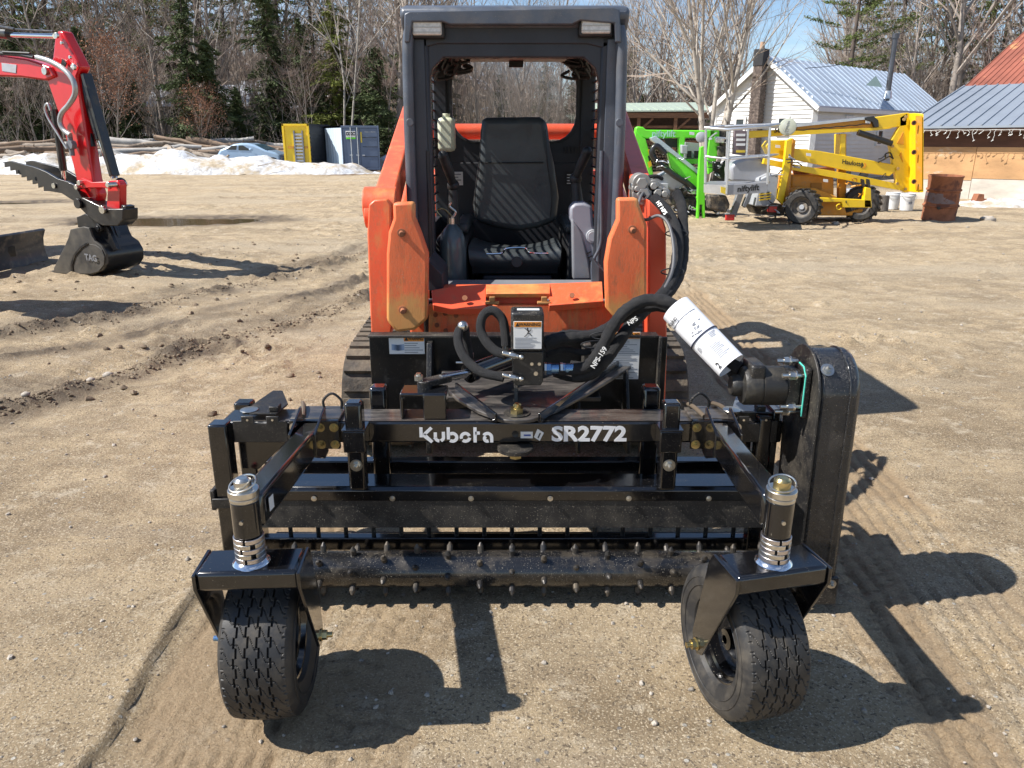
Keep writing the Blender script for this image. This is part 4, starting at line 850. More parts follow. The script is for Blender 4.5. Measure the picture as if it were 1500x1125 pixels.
hose([(800,520,2.64), (828,512,2.66), (858,516,2.66), (884,500,2.62), (902,474,2.62), (925,450,2.64), (952,437,2.66), (984,446,2.62), (1004,462,2.56)], .012, wob=.08)
hose([(812,548,2.66), (840,556,2.68), (868,552,2.66), (890,530,2.62), (905,500,2.62)], .010, wob=.08)
for a, b, D in ((991,342,3.15), (985,398,2.98), (883,492,2.62), (870,505,2.60)):
    p = A(a, b, D); mb = MB(); mb.tube([p + V((.045*math.cos(t*.4488), .006*math.sin(t*.9), .0 + .045*math.sin(t*.4488)*.3)) for t in range(14)], .0028, n=5, closed=True); build(mb, 'cable_tie', PLA, rake)
# hose print
def along(s, pts, size, mt, par, off, nm='hose_print', flip=False):
    P3 = [A(a, b, D) for a, b, D in pts]; x = (P3[1]-P3[0]).normalized(); toc = (CAM - P3[0]).normalized(); z = toc.cross(x).normalized(); text(s, nm, size, P3[0].lerp(P3[1], .5) + toc*off, x, z, mt, par, bold=size*.015)
along('NPS-159', [(862,548,2.58), (893,500,2.55)], .025, DECW, rake, .030)
along('NPS', [(915,478,2.64), (938,463,2.64)], .022, DECW, rake, .030)
along('HT NPS', [(957,287,3.28), (981,322,3.18)], .022, DECW, rake, .030)
# --- printing on the beam
LY = 2.4685
def glyph(strokes, x0, z0, h, wd, par, name='logo_letter'):
    mb = MB()
    for st in strokes:
        pts = [V((x0 + a*h, LY, z0 + b*h)) for a, b in st]; n = len(pts); L_, R_ = [], []
        for i in range(n):
            t = (pts[min(i+1, n-1)] - pts[max(i-1, 0)]).normalized(); nn = V((-t.z, 0, t.x))*wd*h/2
            if 0 < i < n-1:
                t0 = (pts[i]-pts[i-1]).normalized(); nn = nn / max(.6, abs(t.dot(t0)))
            L_.append(pts[i] + nn); R_.append(pts[i] - nn)
        off = V((0,-.0008,0)); vs = [p for i in range(n) for p in (L_[i], R_[i], L_[i]+off, R_[i]+off)]
        fs = [f for i in range(n-1) for f in ((4*i+2, 4*i+3, 4*i+7, 4*i+6), (4*i, 4*i+4, 4*i+5, 4*i+1), (4*i, 4*i+2, 4*i+6, 4*i+4), (4*i+1, 4*i+5, 4*i+7, 4*i+3))] + [(0,1,3,2), (4*n-4, 4*n-2, 4*n-1, 4*n-3)]
        mb.add(vs, fs)
    return build(mb, name, WHITE, par, smooth=0)
def arc(cx, cz, r, a0, a1, n=9): return [(cx + r*math.cos(R(a0 + (a1-a0)*i/n)), cz + r*math.sin(R(a0 + (a1-a0)*i/n))) for i in range(n+1)]
kx0, kx1 = A(615, 637, LY).x, A(730, 637, LY).x; kz0, kz1 = A(650, 648, LY).z, A(650, 626, LY).z; H = kz1 - kz0; W_ = (kx1-kx0)/H
WD = .20; r_ = .26
def gl(stk, x): glyph([[(a, b) for a, b in s_] for s_ in stk], kx0 + x*H, kz0, H, WD, top)
u_ = W_/5.25
gl([[(.08,.34),(.08,1.0)], [(.74,.98),(.27,.52),(.27,.48),(.76,.02)]], 0)
gl([[(.10,.66),(.10,.30)] + arc(.34, .34, .24, 190, 270, 6), [(.44,.10)] + arc(.36, .33, .24, 330, 360, 3) + [(.60,.70)]], .93*u_)
gl([[(.10,.20),(.10,1.0)], arc(.36, .34, .26, 128, -128, 14)], 1.80*u_)
gl([arc(.34, .34, .26, 200, 20, 12), arc(.34, .34, .26, -8, -130, 8)], 2.68*u_)
gl([[(.16,.0),(.16,1.0)], [(.17,.62),(.46,.62)]], 3.52*u_)
gl([arc(.30, .34, .26, 150, 0, 8) + [(.56, 0)], arc(.28, .25, .17, 120, 300, 8)], 4.20*u_)
sx0, sx1 = A(808, 637, LY).x, A(918, 637, LY).x
t = text('SR2772', 'model_lettering', H*1.34, ((sx0+sx1)/2, LY, (kz0+kz1)/2+.001), (1,0,0), (0,0,1), WHITE, top, bold=.0028)
wd_ = max(v.co.x for v in t.data.vertices) - min(v.co.x for v in t.data.vertices); t.scale.x = (sx1-sx0)/wd_
mb = MB(); q = A(763, 637, LY); mb.box(q.x-.001, q.x+.041, LY-.001, LY, q.z-.012, q.z+.012); k_ = build(mb, 'sticker', DECW, top)
mb = MB(); mb.box(q.x+.010, q.x+.034, LY-.0016, LY-.0011, q.z-.004, q.z+.002); build(mb, 'sticker_print', mat('ink_blue', (.05,.10,.35), .5), k_)
q = A(789, 637, LY); mb = MB(); mb.prism([(q.x-.016, LY, q.z-.008), (q.x+.004, LY, q.z-.022), (q.x+.018, LY, q.z+.008), (q.x-.004, LY, q.z+.022)], (0,.002,0)); build(mb, 'sticker', DECW, top)
mb = MB(); mb.prism([(q.x-.004, LY-.0012, q.z-.010), (q.x+.000, LY-.0012, q.z-.012), (q.x+.008, LY-.0012, q.z+.006), (q.x+.004, LY-.0012, q.z+.009)], (0,.0006,0)); build(mb, 'sticker_print', INK, top)
mb = MB(); q = A(755, 636, LY); mb.lathe([(.0,-.001),(.006,-.001),(.011,.001),(.012,.0),(.012,-.001)], q, (0,-1,0), 20); build(mb, 'beam_hole_plug', INK, top)
# decals on the hitch plate
decal(hp, A(596, 505, HY), A(622,505,HY).x - A(570,505,HY).x, .078, .022, 5, HY-.001, side=True)
q = A(583, 508, HY); mb = MB()
for s in (-1, 1): mb.prism([(q.x, HY-.003, q.z-.016), (q.x+s*.026, HY-.003, q.z-.013), (q.x+s*.026, HY-.003, q.z+.012), (q.x, HY-.003, q.z+.009)], (0,.0006,0))
build(mb, 'manual_pictogram', mat('ink_lightblue', (.35,.45,.6), .5), hp)
decal(hp, A(913, 521, HY), A(937,521,HY).x - A(890,521,HY).x, A(913,487,HY).z - A(913,556,HY).z, .026, 22, HY-.001)
# --- paper manual rolled round the hoses
a_, b_ = A(990, 452, 2.52), A(1071, 536, 2.37); ax = (b_-a_).normalized(); mb = MB(); _, u_, v_ = frame(ax)
mb.lathe([(.0515,0),(.053,0),(.050,(b_-a_).length),(.0485,(b_-a_).length)], a_, ax, 40, closed=True)
paper = build(mb, 'rolled_paper_manual', PAPER, None, label='white printed manual rolled round the black hoses above the motor', cat='paper roll')
toc = (CAM - a_); toc = (toc - ax*toc.dot(ax)).normalized(); up_ = toc.cross(ax).normalized()
def on_roll(t, ang): r = .0535 - .003*t; d = toc*math.cos(ang) + up_*math.sin(ang); return a_.lerp(b_, t) + d*r, d
def curved(s, t, ang, size, nm='printed_word', xdir=None):
    p, d = on_roll(t, ang); z = ax if xdir is None else xdir; text(s, nm, size, p + d*.0015, -up_ if False else d.cross(-ax).normalized()*-1, -ax, INK, paper, depth=.0004)
curved('Rakes', .14, -.75, .022); curved('2', .93, -.55, .030)
mb = MB(); rd = random.Random(3)
def seg(t, a0, a1, w__=.0007):
    n = 6; pr = []
    for i in range(n+1):
        p, d = on_roll(t, a0 + (a1-a0)*i/n); pr.append(p + d*.0008)
    mb.tube(pr, w__, n=4)
seg(.20, -1.2, .9, .0011)
for i in range(9): seg(.70 + i*.022, -.15, rd.uniform(.3, .8))
for i in range(4): seg(.60 + i*.02, -.9, -.9 + rd.uniform(.2, .4)); seg(.56+i*.02, .3, .3+rd.uniform(.1,.6))
for i in range(26):
    t = .34 + rd.random()*.14; a0 = rd.gauss(.1, .25); seg(t, a0, a0 + rd.uniform(.03, .22), .0011)
o = build(mb, 'printed_lines', INKG, paper); o['kind'] = 'stuff'
mb = MB(); mb.tube([on_roll(.52, i*.2094)[0] + on_roll(.52, i*.2094)[1]*.001 for i in range(30)], .0026, n=6, closed=True); build(mb, 'blue_black_tie', mat('tie_dark', (.02,.025,.06), .4), paper)
# ================================================================== TRACK LOADER
ld = thing('track_loader', 'orange compact track loader with open dark grey cab behind the black rake', 'track loader', (0, 4.4, 0))
def slab(pts, D, th, name, mt, par, bevel=.003, back=True, smooth=35, **kw):      # measured outline standing at Y = D with thickness th behind it
    mb = MB(); mb.prism([A(a, b, D) + V((0, th/2, 0)) for a, b in pts], (0, th, 0)); return build(mb, name, mt, par, bevel=bevel, smooth=smooth, **kw)
# tracks
TRK = mat('track_rubber', (.045,.040,.035), .85, var=.3, dust=.9, dcol=(.24,.19,.13), ds=6, bump=.4, bs=50)
def track(cx):
    w_ = .32; y0, y1, r0 = 3.72, 5.25, .24
    path = []
    for i in range(13): t = R(90 + 180*i/12); path.append((y0 + r0*math.cos(t), .27 + r0*math.sin(t)))
    for i in range(1, 16): path.append((y0 + (y1-y0)*i/16, .03))
    for i in range(13): t = R(-90 + 180*i/12); path.append((y1 + r0*math.cos(t), .27 + r0*math.sin(t)))
    for i in range(1, 16): path.append((y1 - (y1-y0)*i/16, .51 + .02*math.sin(3.14*i/16)))
    n = len(path); mb = MB(); vs = []
    for y, z in path: vs += [(cx-w_/2, y, z), (cx+w_/2, y, z)]
    inner = [(y0+(y-y0)*.9 if y < 4.5 else y1+(y-y1)*.9, .27+(z-.27)*.88) for y, z in path]
    for y, z in inner: vs += [(cx-w_/2, y, z), (cx+w_/2, y, z)]
    m2 = 2*n; fs = []
    for i in range(n):
        a, b = 2*i, 2*((i+1) % n); fs += [(a, a+1, b+1, b), (m2+a, m2+b, m2+b+1, m2+a+1), (a, b, m2+b, m2+a), (a+1, m2+a+1, m2+b+1, b+1)]
    mb.add(vs, fs); tk = build(mb, 'rubber_track', TRK, ld, smooth=50)
    lug = MB(); lug.box(-w_/2+.01, w_/2-.01, -.028, .028, 0, .022); LUG = mesh_of(lug, 'lug', TRK)
    L_ = [0]; P2 = path + [path[0]]
    for a, b in zip(P2[:-1], P2[1:]): L_.append(L_[-1] + math.dist(a, b))
    for k in range(52):
        s = L_[-1]*k/52; i = max(j for j in range(n) if L_[j] <= s); t = (s-L_[i])/(L_[i+1]-L_[i]); a, b = P2[i], P2[i+1]; y = a[0]+(b[0]-a[0])*t; z = a[1]+(b[1]-a[1])*t; nn = V((0, b[1]-a[1], -(b[0]-a[0]))).normalized()
        if nn.dot(V((0, y-4.5, z-.27))) < 0: nn = -nn
        o = inst(LUG, 'lug', (cx, y, z), tk); o.rotation_euler = nn.to_track_quat('Z', 'Y').to_euler() if abs(nn.x) < 2 else (0,0,0)
        o.rotation_euler = (math.atan2(-nn.y, nn.z), 0, 0)
    for y in (3.72, 4.1, 4.45, 4.8, 5.25):
        r = .20 if y in (3.72, 5.25) else .11; zc_ = .27 if r > .15 else .15; mb = MB(); mb.lathe([(0,-.11),(r,-.11),(r,-.06),(r*.6,-.05),(r*.6,.05),(r,.06),(r,.11),(0,.11)], (cx, y, zc_), (1,0,0), 24); build(mb, 'track_roller', ORGD, ld)
track(-.655); track(.685)
# lower hull
mb = MB(); mb.box(-.49, .52, 3.55, 5.5, .22, .62); build(mb, 'lower_hull', DRKB, ld, bevel=.02)
mb = MB(); mb.box(-.47, .50, 3.45, 3.56, .50, .86); build(mb, 'front_hull_plate', ORG, ld, bevel=.01)
mb = MB(); mb.box(-.60, .62, 5.35, 6.0, .35, 1.30); build(mb, 'engine_housing', ORGD, ld, bevel=.04)
# cab shell: outline swept back
def frame_ring(outer, inner, y0, y1, name, mt, par, bevel=.006):
    n = len(outer); mb = MB(); vs = [(x, y, z) for y in (y0, y1) for ring in (outer, inner) for x, z in ring]
    fs = []
    for i in range(n):
        j = (i+1) % n; o0, i0, o1, i1 = i, n+i, 2*n+i, 3*n+i; oj, ij, oj1, ij1 = j, n+j, 2*n+j, 3*n+j
        fs += [(o0, oj, ij, i0), (o1, i1, ij1, oj1), (o0, o1, oj1, oj), (i0, ij, ij1, i1)]
    mb.add(vs, fs); return build(mb, name, mt, par, bevel=bevel)
CX = .013
mb = MB()
# front posts (tube section with a raised outer rail)
for s in (-1, 1):
    xo = CX + s*.525; xi = CX + s*.405
    mb = MB(); mb.prism([(min(xo, xi), 3.9, .52), (max(xo, xi), 3.9, .52), (max(xo, xi), 3.9, 1.98), (min(xo, xi), 3.9, 1.98)], (0,0,0)) if False else mb.box(min(xo, xi), max(xo, xi), 3.93, 4.02, .50, 1.98)
    post = build(mb, 'front_post', CABD, ld, bevel=.012)
    mb = MB(); mb.tube(spline([(CX+s*.507, 3.915, .52), (CX+s*.507, 3.905, 1.0), (CX+s*.507, 3.90, 1.5), (CX+s*.500, 3.90, 1.9), (CX+s*.485, 3.91, 2.0)], 6), .026, n=12); build(mb, 'post_rail', CAB, post, smooth=60)
    mb = MB(); mb.tube(spline([(CX+s*.425, 3.925, .60), (CX+s*.425, 3.925, 1.45)], 5), .010, n=8); build(mb, 'door_seal', PLA if s < 0 else CAB, post, smooth=60)
    mb = MB(); mb.box(min(xo,xi)+.03, max(xo,xi)-.05*0-.02, 3.922, 3.93, .52, 1.95); build(mb, 'post_facing', CAB if s > 0 else mat('post_shade', (.03,.034,.045), .45, var=.2, dust=.3, dcol=(.1,.1,.1)), post, bevel=.002)  # left facing has its shade put into the colour, right keeps cab grey
    z = 1.58; mb = MB(); mb.cyl((CX+s*.50, 3.885, z), (CX+s*.50, 3.872, z), .018, n=14); mb.bar((CX+s*.50, 3.885, z+.02), (CX+s*.50, 3.885, z-.10), .022, .012, (0,1,0)); build(mb, 'striker_bracket', CAB, post, bevel=.002)
    # rear posts
    mb = MB(); mb.box(CX+s*.47-.045, CX+s*.47+.045, 5.18, 5.27, .9, 1.98); build(mb, 'rear_post', CABD, ld, bevel=.01)
    # side sill and lower side panel
    mb = MB(); mb.box(CX+s*.50-.02, CX+s*.50+.02, 4.0, 5.2, .55, 1.02); build(mb, 'cab_side_panel', CABD, ld, bevel=.006)
    mb = MB(); mb.box(CX+s*.50-.025, CX+s*.50+.025, 4.0, 5.2, 1.88, 1.98); build(mb, 'cab_side_rail', CABD, ld, bevel=.006)
    # steel grille over the side window
    BARM_ = MB(); BARM_.box(-.006, .006, -.60, .60, -.0045, .0045); GB = mesh_of(BARM_, 'grille_bar', CABD)
    for k in range(15): inst(GB, 'grille_bar', (CX+s*.505, 4.6, 1.06 + k*.056), ld)
    for y in (4.22, 4.6, 4.98): mb = MB(); mb.box(CX+s*.517-.005, CX+s*.517+.005, y-.008, y+.008, 1.02, 1.89); build(mb, 'grille_upright', CABD, ld)
mb = MB(); mb.box(CX-.47, CX+.47, 4.03, 5.2, 1.965, 1.98); build(mb, 'headliner', CABD, ld, bevel=.003)
# roof with visor, header and lamps
mb = MB(); pr = [(3.885, 2.045), (3.90, 2.085), (4.0, 2.105), (5.2, 2.09), (5.33, 2.06), (5.33, 1.98), (3.95, 1.98)]
mb.prism([(CX, y, z) for y, z in pr], (1.06, 0, 0)); roof = build(mb, 'roof', CAB, ld, bevel=.018)
pts = [(592,62), (592,20), (600,16), (755,13), (900,10), (908,14), (910,62), (902,62), (900,34), (850,30), (838,36), (660,36), (648,32), (604,32), (600,62)]
slab(pts, 3.865, .05, 'visor', CAB, ld, .006)
slab([(600,30), (902,30), (902,62), (884,70), (860,64), (642,64), (618,70), (600,62)], 3.93, .06, 'header_panel', CABD, ld, .004)
slab([(604,60), (900,60), (898,150), (880,130), (872,100), (855,84), (650,84), (634,100), (626,130), (606,150)], 3.94, .05, 'opening_surround', CABD, ld, .006)
for x in (626, 873):
    c = A(x, 41 if x < 700 else 38.5, 3.90); mb = MB(); mb.box(c.x-.080, c.x+.080, 3.888, 3.94, c.z-.045, c.z+.045); h = build(mb, 'work_light', PLA, ld, bevel=.010)
    mb = MB(); mb.box(c.x-.068, c.x+.068, 3.880, 3.895, c.z-.033, c.z+.033); build(mb, 'lamp_lens', LENS, h, bevel=.008)
    for k in range(3): mb = MB(); mb.box(c.x-.066, c.x+.066, 3.8785, 3.8795, c.z-.022+k*.021, c.z-.018+k*.021); build(mb, 'lens_rib', mat('lens_rib', (.42,.40,.36), .3) if k == 0 else bpy.data.materials['lens_rib'], h)
# headliner clutter: harness and bracket
rd = random.Random(9)
for s in (-1, 1):
    for k in range(6):
        x = CX + s*rd.uniform(.28,.40); z = rd.uniform(1.84,1.94); mb = MB(); mb.tube(spline([(x, 4.3, z), (x+s*.03, 4.4, z-.04), (x-s*.05, 4.5, z-.02), (x, 4.7, z+.02)], 4), .009, n=6); build(mb, 'wire_loom', PLA, ld)
mb = MB(); mb.box(CX-.36, CX+.36, 4.25, 4.32, 1.90, 1.95); build(mb, 'ceiling_bracket', PLA, ld, bevel=.008)
mb = MB(); mb.box(-.02, .07, 5.14, 5.17, 1.93, 1.97); build(mb, 'window_latch', PLA, ld, bevel=.004)
# rear wall with rounded window
def rrect(x0, x1, z0, z1, c_, n=5):
    out = []
    for cx, cz, a in ((x1-c_, z1-c_, 0), (x0+c_, z1-c_, 90), (x0+c_, z0+c_, 180), (x1-c_, z0+c_, 270)):
        for i in range(n+1): t = R(a + 90*i/n); out.append((cx + c_*math.cos(t), cz + c_*math.sin(t)))
    return out
q0, q1 = A(664, 207, 5.22), A(845, 89, 5.22)
inner = rrect(q0.x, q1.x, q0.z, q1.z, .15); outer = []
ox0, ox1, oz0, oz1 = CX-.45, CX+.45, .78, 2.0; mx, mz = (q0.x+q1.x)/2, (q0.z+q1.z)/2
for x, z in inner:
    dx, dz = x-mx, z-mz; k = min((ox1-mx)/dx if dx > 1e-4 else (ox0-mx)/dx if dx < -1e-4 else 9e9, (oz1-mz)/dz if dz > 1e-4 else (oz0-mz)/dz if dz < -1e-4 else 9e9); outer.append((mx+dx*k, mz+dz*k))
frame_ring(outer, inner, 5.20, 5.24, 'rear_wall', CABD, ld, .004)
mb = MB(); mb.prism([(x, 5.225, z) for x, z in rrect(q0.x-.004, q1.x+.004, q0.z-.004, q1.z+.004, .15)], (0,.004,0)); build(mb, 'rear_window', GLASS, ld, smooth=0)
frame_ring([(x*1.0+(x-mx)*.05, z+(z-mz)*.05) for x, z in inner], inner, 5.185, 5.20, 'window_gasket', PLA, ld, .003)
mb = MB(); mb.box(CX-.45, CX+.45, 5.195, 5.235, .55, 1.36); build(mb, 'rear_lower_wall', CABD, ld, bevel=.004)
# lift arm cross tube behind the cab, rear uprights and lift arms
mb = MB(); mb.cyl((-.72, 5.62, 1.555), (.74, 5.62, 1.555), .052, n=28); build(mb, 'cross_tube', ORGD, ld)
for s in (-1, 1):
    xm = .013
    p0 = V((xm + s*.590, 3.50, 1.175)); p1 = V((xm + s*.70, 5.65, 1.70)); p2 = V((xm+s*.72, 6.2, 1.45))
    mb = MB(); mb.bar(p0, p1, .10, .14); la = build(mb, 'lift_arm', ORGD if s > 0 else ORG, ld, bevel=.012)
    mb = MB(); mb.bar(p1 - V((0,.05,.02)), p2, .115, .17); build(mb, 'lift_arm_rear', ORGD, la, bevel=.012)
    mb = MB(); mb.bar((xm+s*.70, 6.1, 1.5), (xm+s*.70, 5.7, .5), .13, .22, (0,1,0)); build(mb, 'tower', ORGD, ld, bevel=.012)
    mb = MB(); mb.cyl((xm+s*.60, 3.75, 1.00), (xm+s*.62, 5.2, 1.35), .034, n=18); cyl_ = build(mb, 'lift_cylinder', ORG, ld)
    mb = MB(); mb.cyl((xm+s*.605, 4.02, 1.063), (xm+s*.606, 4.05, 1.071), .041, n=18); build(mb, 'cylinder_band', ZINC, cyl_)
    mb = MB(); mb.cyl((xm+s*.60, 3.40, .88), (xm+s*.60, 3.80, 1.01), .018, n=14); build(mb, 'cylinder_rod', CHROME, cyl_)
# arm drop ends: outer boxes and inner covers
slab([(540,300), (548,293), (566,292), (572,300), (574,480), (572,491), (544,491), (541,430), (538,340)], 3.24, .16, 'arm_end', ORG, ld, .006)
mb = MB(); p = A(534, 316, 3.30); mb.cyl(p + V((.0,.03,0)), p + V((.05,.03,0)), .055, n=24); build(mb, 'arm_pivot_boss', ORG, ld, bevel=.005)
mb = MB(); p = A(552, 300, 3.36); mb.cyl(p + V((-.05,0,0)), p + V((.09,0,0)), .075, n=24); build(mb, 'arm_knuckle', ORG, ld, bevel=.005)
slab([(950,292), (968,310), (976,335), (977,520), (974,600), (958,600), (950,500)], 3.22, .16, 'arm_end', ORGD, ld, .006)
slab([(575,297), (607,296), (607,318), (616,340), (627,372), (626,468), (607,484), (580,487), (566,470), (566,372), (569,340), (576,320)], 3.16, .055, 'arm_cover', ORGY, ld, .012)
slab([(904,290), (935,290), (937,300), (948,330), (948,450), (948,468), (930,476), (905,472), (888,452), (886,385), (892,350), (904,322)], 3.16, .055, 'arm_cover', ORGY, ld, .012)
for a, b in ((588,341), (590,454), (926,336)):
    p = A(a, b, 3.16); mb = MB(); mb.cyl(p, p + V((.004,-.022,-.004)), .0105, n=10); mb.cyl(p, p + V((0,-.004,0)), .017, n=16); build(mb, 'cover_stud', RUST, ld, bevel=.001)
# front cross members
slab([(628,447), (925,447), (925,520), (628,520)], 3.32, .04, 'front_lower_panel', ORGP, ld, .004)
def topped(pts_f, pts_b, D0, D1, th, name, mt, par, bevel=.003):       # a sloping plate between a front line and a back line
    f = [A(a, b, D0) for a, b in pts_f]; bk = [A(a, b, D1) for a, b in pts_b]; mb = MB(); n = len(f); dn = V((0, .01, -th))
    vs = f + bk + [p + dn for p in f] + [p + dn for p in bk]; fs = []
    for i in range(n-1): fs += [(i, i+1, n+i+1, n+i), (2*n+i, 3*n+i, 3*n+i+1, 2*n+i+1), (i, 2*n+i, 2*n+i+1, i+1), (n+i, n+i+1, 3*n+i+1, 3*n+i)]
    fs += [(0, n, 3*n, 2*n), (n-1, 3*n-1, 4*n-1, 2*n-1)]; mb.add(vs, fs); return build(mb, name, mt, par, bevel=bevel)
topped([(634,446), (660,452), (712,451)], [(632,425), (665,419), (712,416)], 3.26, 3.40, .03, 'step_plate', ORGD, ld)
topped([(712,430), (806,430)], [(712,417), (806,415)], 3.31, 3.40, .02, 'step_plate', ORGY, ld)
topped([(804,447), (884,441)], [(804,415), (882,412)], 3.26, 3.40, .03, 'step_plate', ORG, ld)
slab([(714,428), (802,428), (802,445), (714,445)], 3.36, .01, 'handle_recess', ORGD, ld, .001)
for x in (721, 797): p = A(x, 442, 3.29); mb = MB(); mb.box(p.x-.030, p.x+.030, 3.27, 3.30, p.z-.008, p.z+.002); mb.box(p.x-.012, p.x+.012, 3.28, 3.30, p.z, p.z+.022); build(mb, 'hinge_tab', mat('rusty_ochre', (.40,.19,.06), .7, var=.3, vs=20) if x < 750 else bpy.data.materials['rusty_ochre'], ld, bevel=.002)
mb = MB(); mb.box(-.40, .44, 3.40, 3.93, .62, .80); build(mb, 'cab_floor_front', CABD, ld, bevel=.01)
mb = MB(); mb.box(-.39, .43, 3.42, 3.95, .802, .812); build(mb, 'sill_plate', GRY, ld, bevel=.003)
for a, b in ((638,461), (652,459), (668,462), (640,476), (653,484), (672,476), (659,498), (641,492), (662,514)):
    p = A(a, b, 3.318); mb = MB(); mb.cyl(p, p+V((0,-.006,0)), .010, n=12); mb.cyl(p+V((0,-.006,0)), p+V((0,-.010,0)), .006, n=6); build(mb, 'panel_bolt', RUST, ld)
for a, b in ((681,437), (838,433)):
    p = A(a, b, 3.285); mb = MB(); mb.cyl(p, p+V((0,-.008,.004)), .012, n=10); build(mb, 'panel_bolt', RUST, ld)
slab([(627,380), (648,402), (650,440), (632,470), (628,460)], 3.45, .3, 'sill_bracket', CABD, ld, .004)
slab([(876,390), (888,400), (890,450), (878,440)], 3.45, .3, 'sill_bracket', CABD, ld, .004)
# --- interior
mb = MB(); mb.box(-.38, .42, 3.95, 5.18, .50, .62); build(mb, 'cab_floor', CABD, ld)
def cushion(name, pts, D, th, mt, par, bev):
    mb = MB(); mb.prism([A(a, b, D) + V((0, th/2, 0)) for a, b in pts], (0, th, 0)); o = build(mb, name, mt, par); m_ = o.modifiers.new('bevel', 'BEVEL'); m_.width = bev; m_.segments = 5; m_.limit_method = 'ANGLE'; m_.angle_limit = R(50); return o
seat = build(MB().box(-.19, .28, 4.35, 4.80, .66, .80), 'seat', PLA, ld, bevel=.03)
bk = cushion('seat_back', [(712,172), (790,171), (801,176), (806,215), (812,240), (819,290), (815,325), (790,334), (760,339), (725,334), (696,325), (692,300), (697,262), (702,230), (704,190), (706,176)], 4.62, .11, VINYL, seat, .040)
pad = MB(); 
for i, (yy, half) in enumerate(((238, 46), )): pad.tube([A(750-half, yy, 4.606), A(750, yy+.5, 4.604), A(750+half, yy, 4.606)], .004, n=6)
build(pad, 'back_seam', INK, bk)
for s in (-1, 1):
    mb = MB(); mb.tube(spline([A(752+s*54, 318, 4.62), A(752+s*56, 285, 4.61), A(752+s*50, 240, 4.61), A(752+s*47, 190, 4.615)], 5), .0035, n=6); build(mb, 'back_seam', INK, bk)
# seat cushion as a rolled loft
mb = MB(); rows = []
for t, (yy, zz, hw, dz) in enumerate(((4.20, .835, .235, .0), (4.17, .865, .245, .0), (4.17, .90, .25, .0), (4.20, .925, .25, .0), (4.35, .932, .245, -.012), (4.55, .925, .24, -.02), (4.62, .92, .235, -.02))):
    rows.append([V((.015 + hw*u, yy, zz + (.028*abs(u)**3 if t > 1 else 0) + dz*(1-abs(u)))) for u in np.linspace(-1, 1, 15)])
n = 15; mb.add([p for r in rows for p in r] + [V((p.x, 4.66, .80)) for p in rows[-1]] + [V((p.x, 4.22, .80)) for p in rows[0]], [(j*n+i, j*n+i+1, (j+1)*n+i+1, (j+1)*n+i) for j in range(len(rows)) for i in range(n-1)] + [((len(rows)+1)*n+i, (len(rows)+1)*n+i+1, i+1, i) for i in range(n-1)])
for s_ in (0, n-1): mb.f.append(tuple(j*n+s_ + (0) for j in range(len(rows)+2))); mb.m.append(0)
build(mb, 'seat_cushion', VINYL, seat, smooth=70)
mb = MB(); mb.tube(spline([A(713,372,4.15), A(735,371,4.14), A(742,364,4.13), A(768,363,4.13), A(776,370,4.14), A(803,371,4.15)], 4), .006, n=8); build(mb, 'adjuster_bar', CHROME, seat)
mb = MB(); c = A(757,384,4.10); mb.cyl(c, c+V((0,-.03,.004)), .030, n=24); build(mb, 'height_knob', PLA, seat, bevel=.004)
mb = MB(); mb.box(-.16, .22, 4.20, 4.34, .64, .79); build(mb, 'seat_base', CABD, ld, bevel=.01)
for k in range(7):
    x = -.14 + k*.055; mb = MB(); mb.box(x, x+rd.uniform(.02,.045), 4.05, 4.07, .626, .634); build(mb, 'floor_tread', GRY, ld)
# consoles with joysticks
for s in (-1, 1):
    x0, x1 = (CX-.43, CX-.255) if s < 0 else (CX+.285, CX+.43)
    mb = MB(); mb.box(x0, x1, 4.15, 5.0, .62, 1.0); con = build(mb, 'console', PLA, ld, bevel=.035)
    mb = MB(); mb.box(x0+(.10 if s<0 else .0), x1-(.0 if s<0 else .09), 4.35, 4.95, 1.0, 1.06); build(mb, 'armrest', VINYL, con, bevel=.02)
    j0, j1, j2 = (A(665,328,4.30), A(664,272,4.30), A(649,228,4.22)) if s < 0 else (A(846,300,4.30), A(843,262,4.30), A(860,222,4.22))
    mb = MB(); mb.cyl(j0, j1, .034, .024, n=16); mb.ball(j1, .034, 14, 8); js = build(mb, 'joystick', PLA, ld, smooth=60)
    mb = MB(); mb.tube(spline([j1, j1.lerp(j2, .4)+V((-.004*s,-.01,0)), j2], 5), [.022]*5+[.026]*5+[.028], n=14); mb.ball(j2, .027, 12, 6); build(mb, 'grip', PLA, js, smooth=60)
# wall placards
for c, w_, h_, mt in ((A(664,262,5.15), .12, .085, DECW), (A(842,262,5.15), .12, .09, INK)):
    mb = MB(); mb.box(c.x-w_/2, c.x+w_/2, 5.19, 5.196, c.z-h_/2, c.z+h_/2); pl = build(mb, 'wall_placard', mt, ld)
    mb = MB()
    for k in range(4): mb.box(c.x-w_/2*.8, c.x+w_/2*(.8 if k % 2 else .5), 5.187, 5.189, c.z-h_/2+.012+k*.018, c.z-h_/2+.018+k*.018)
    o = build(mb, 'placard_print', INKG if mt is DECW else DECW, pl); o['kind'] = 'stuff'
for k in range(7): x = A(830+k*5,224,5.1).x; mb = MB(); mb.box(x-.006, x+.006, 5.185, 5.2, 1.42, 1.46); build(mb, 'vent_slot', INK, ld)
# washer bottle
c = A(655, 222, 4.75); mb = MB(); mb.box(c.x-.050, c.x+.050, 4.70, 4.80, c.z, c.z+.190); bt = build(mb, 'washer_bottle', BOTL, ld, bevel=.022)
mb = MB(); mb.cyl((c.x, 4.75, c.z+.19), (c.x, 4.75, c.z+.212), .022, n=18); build(mb, 'bottle_cap', BOTL, bt, bevel=.002)
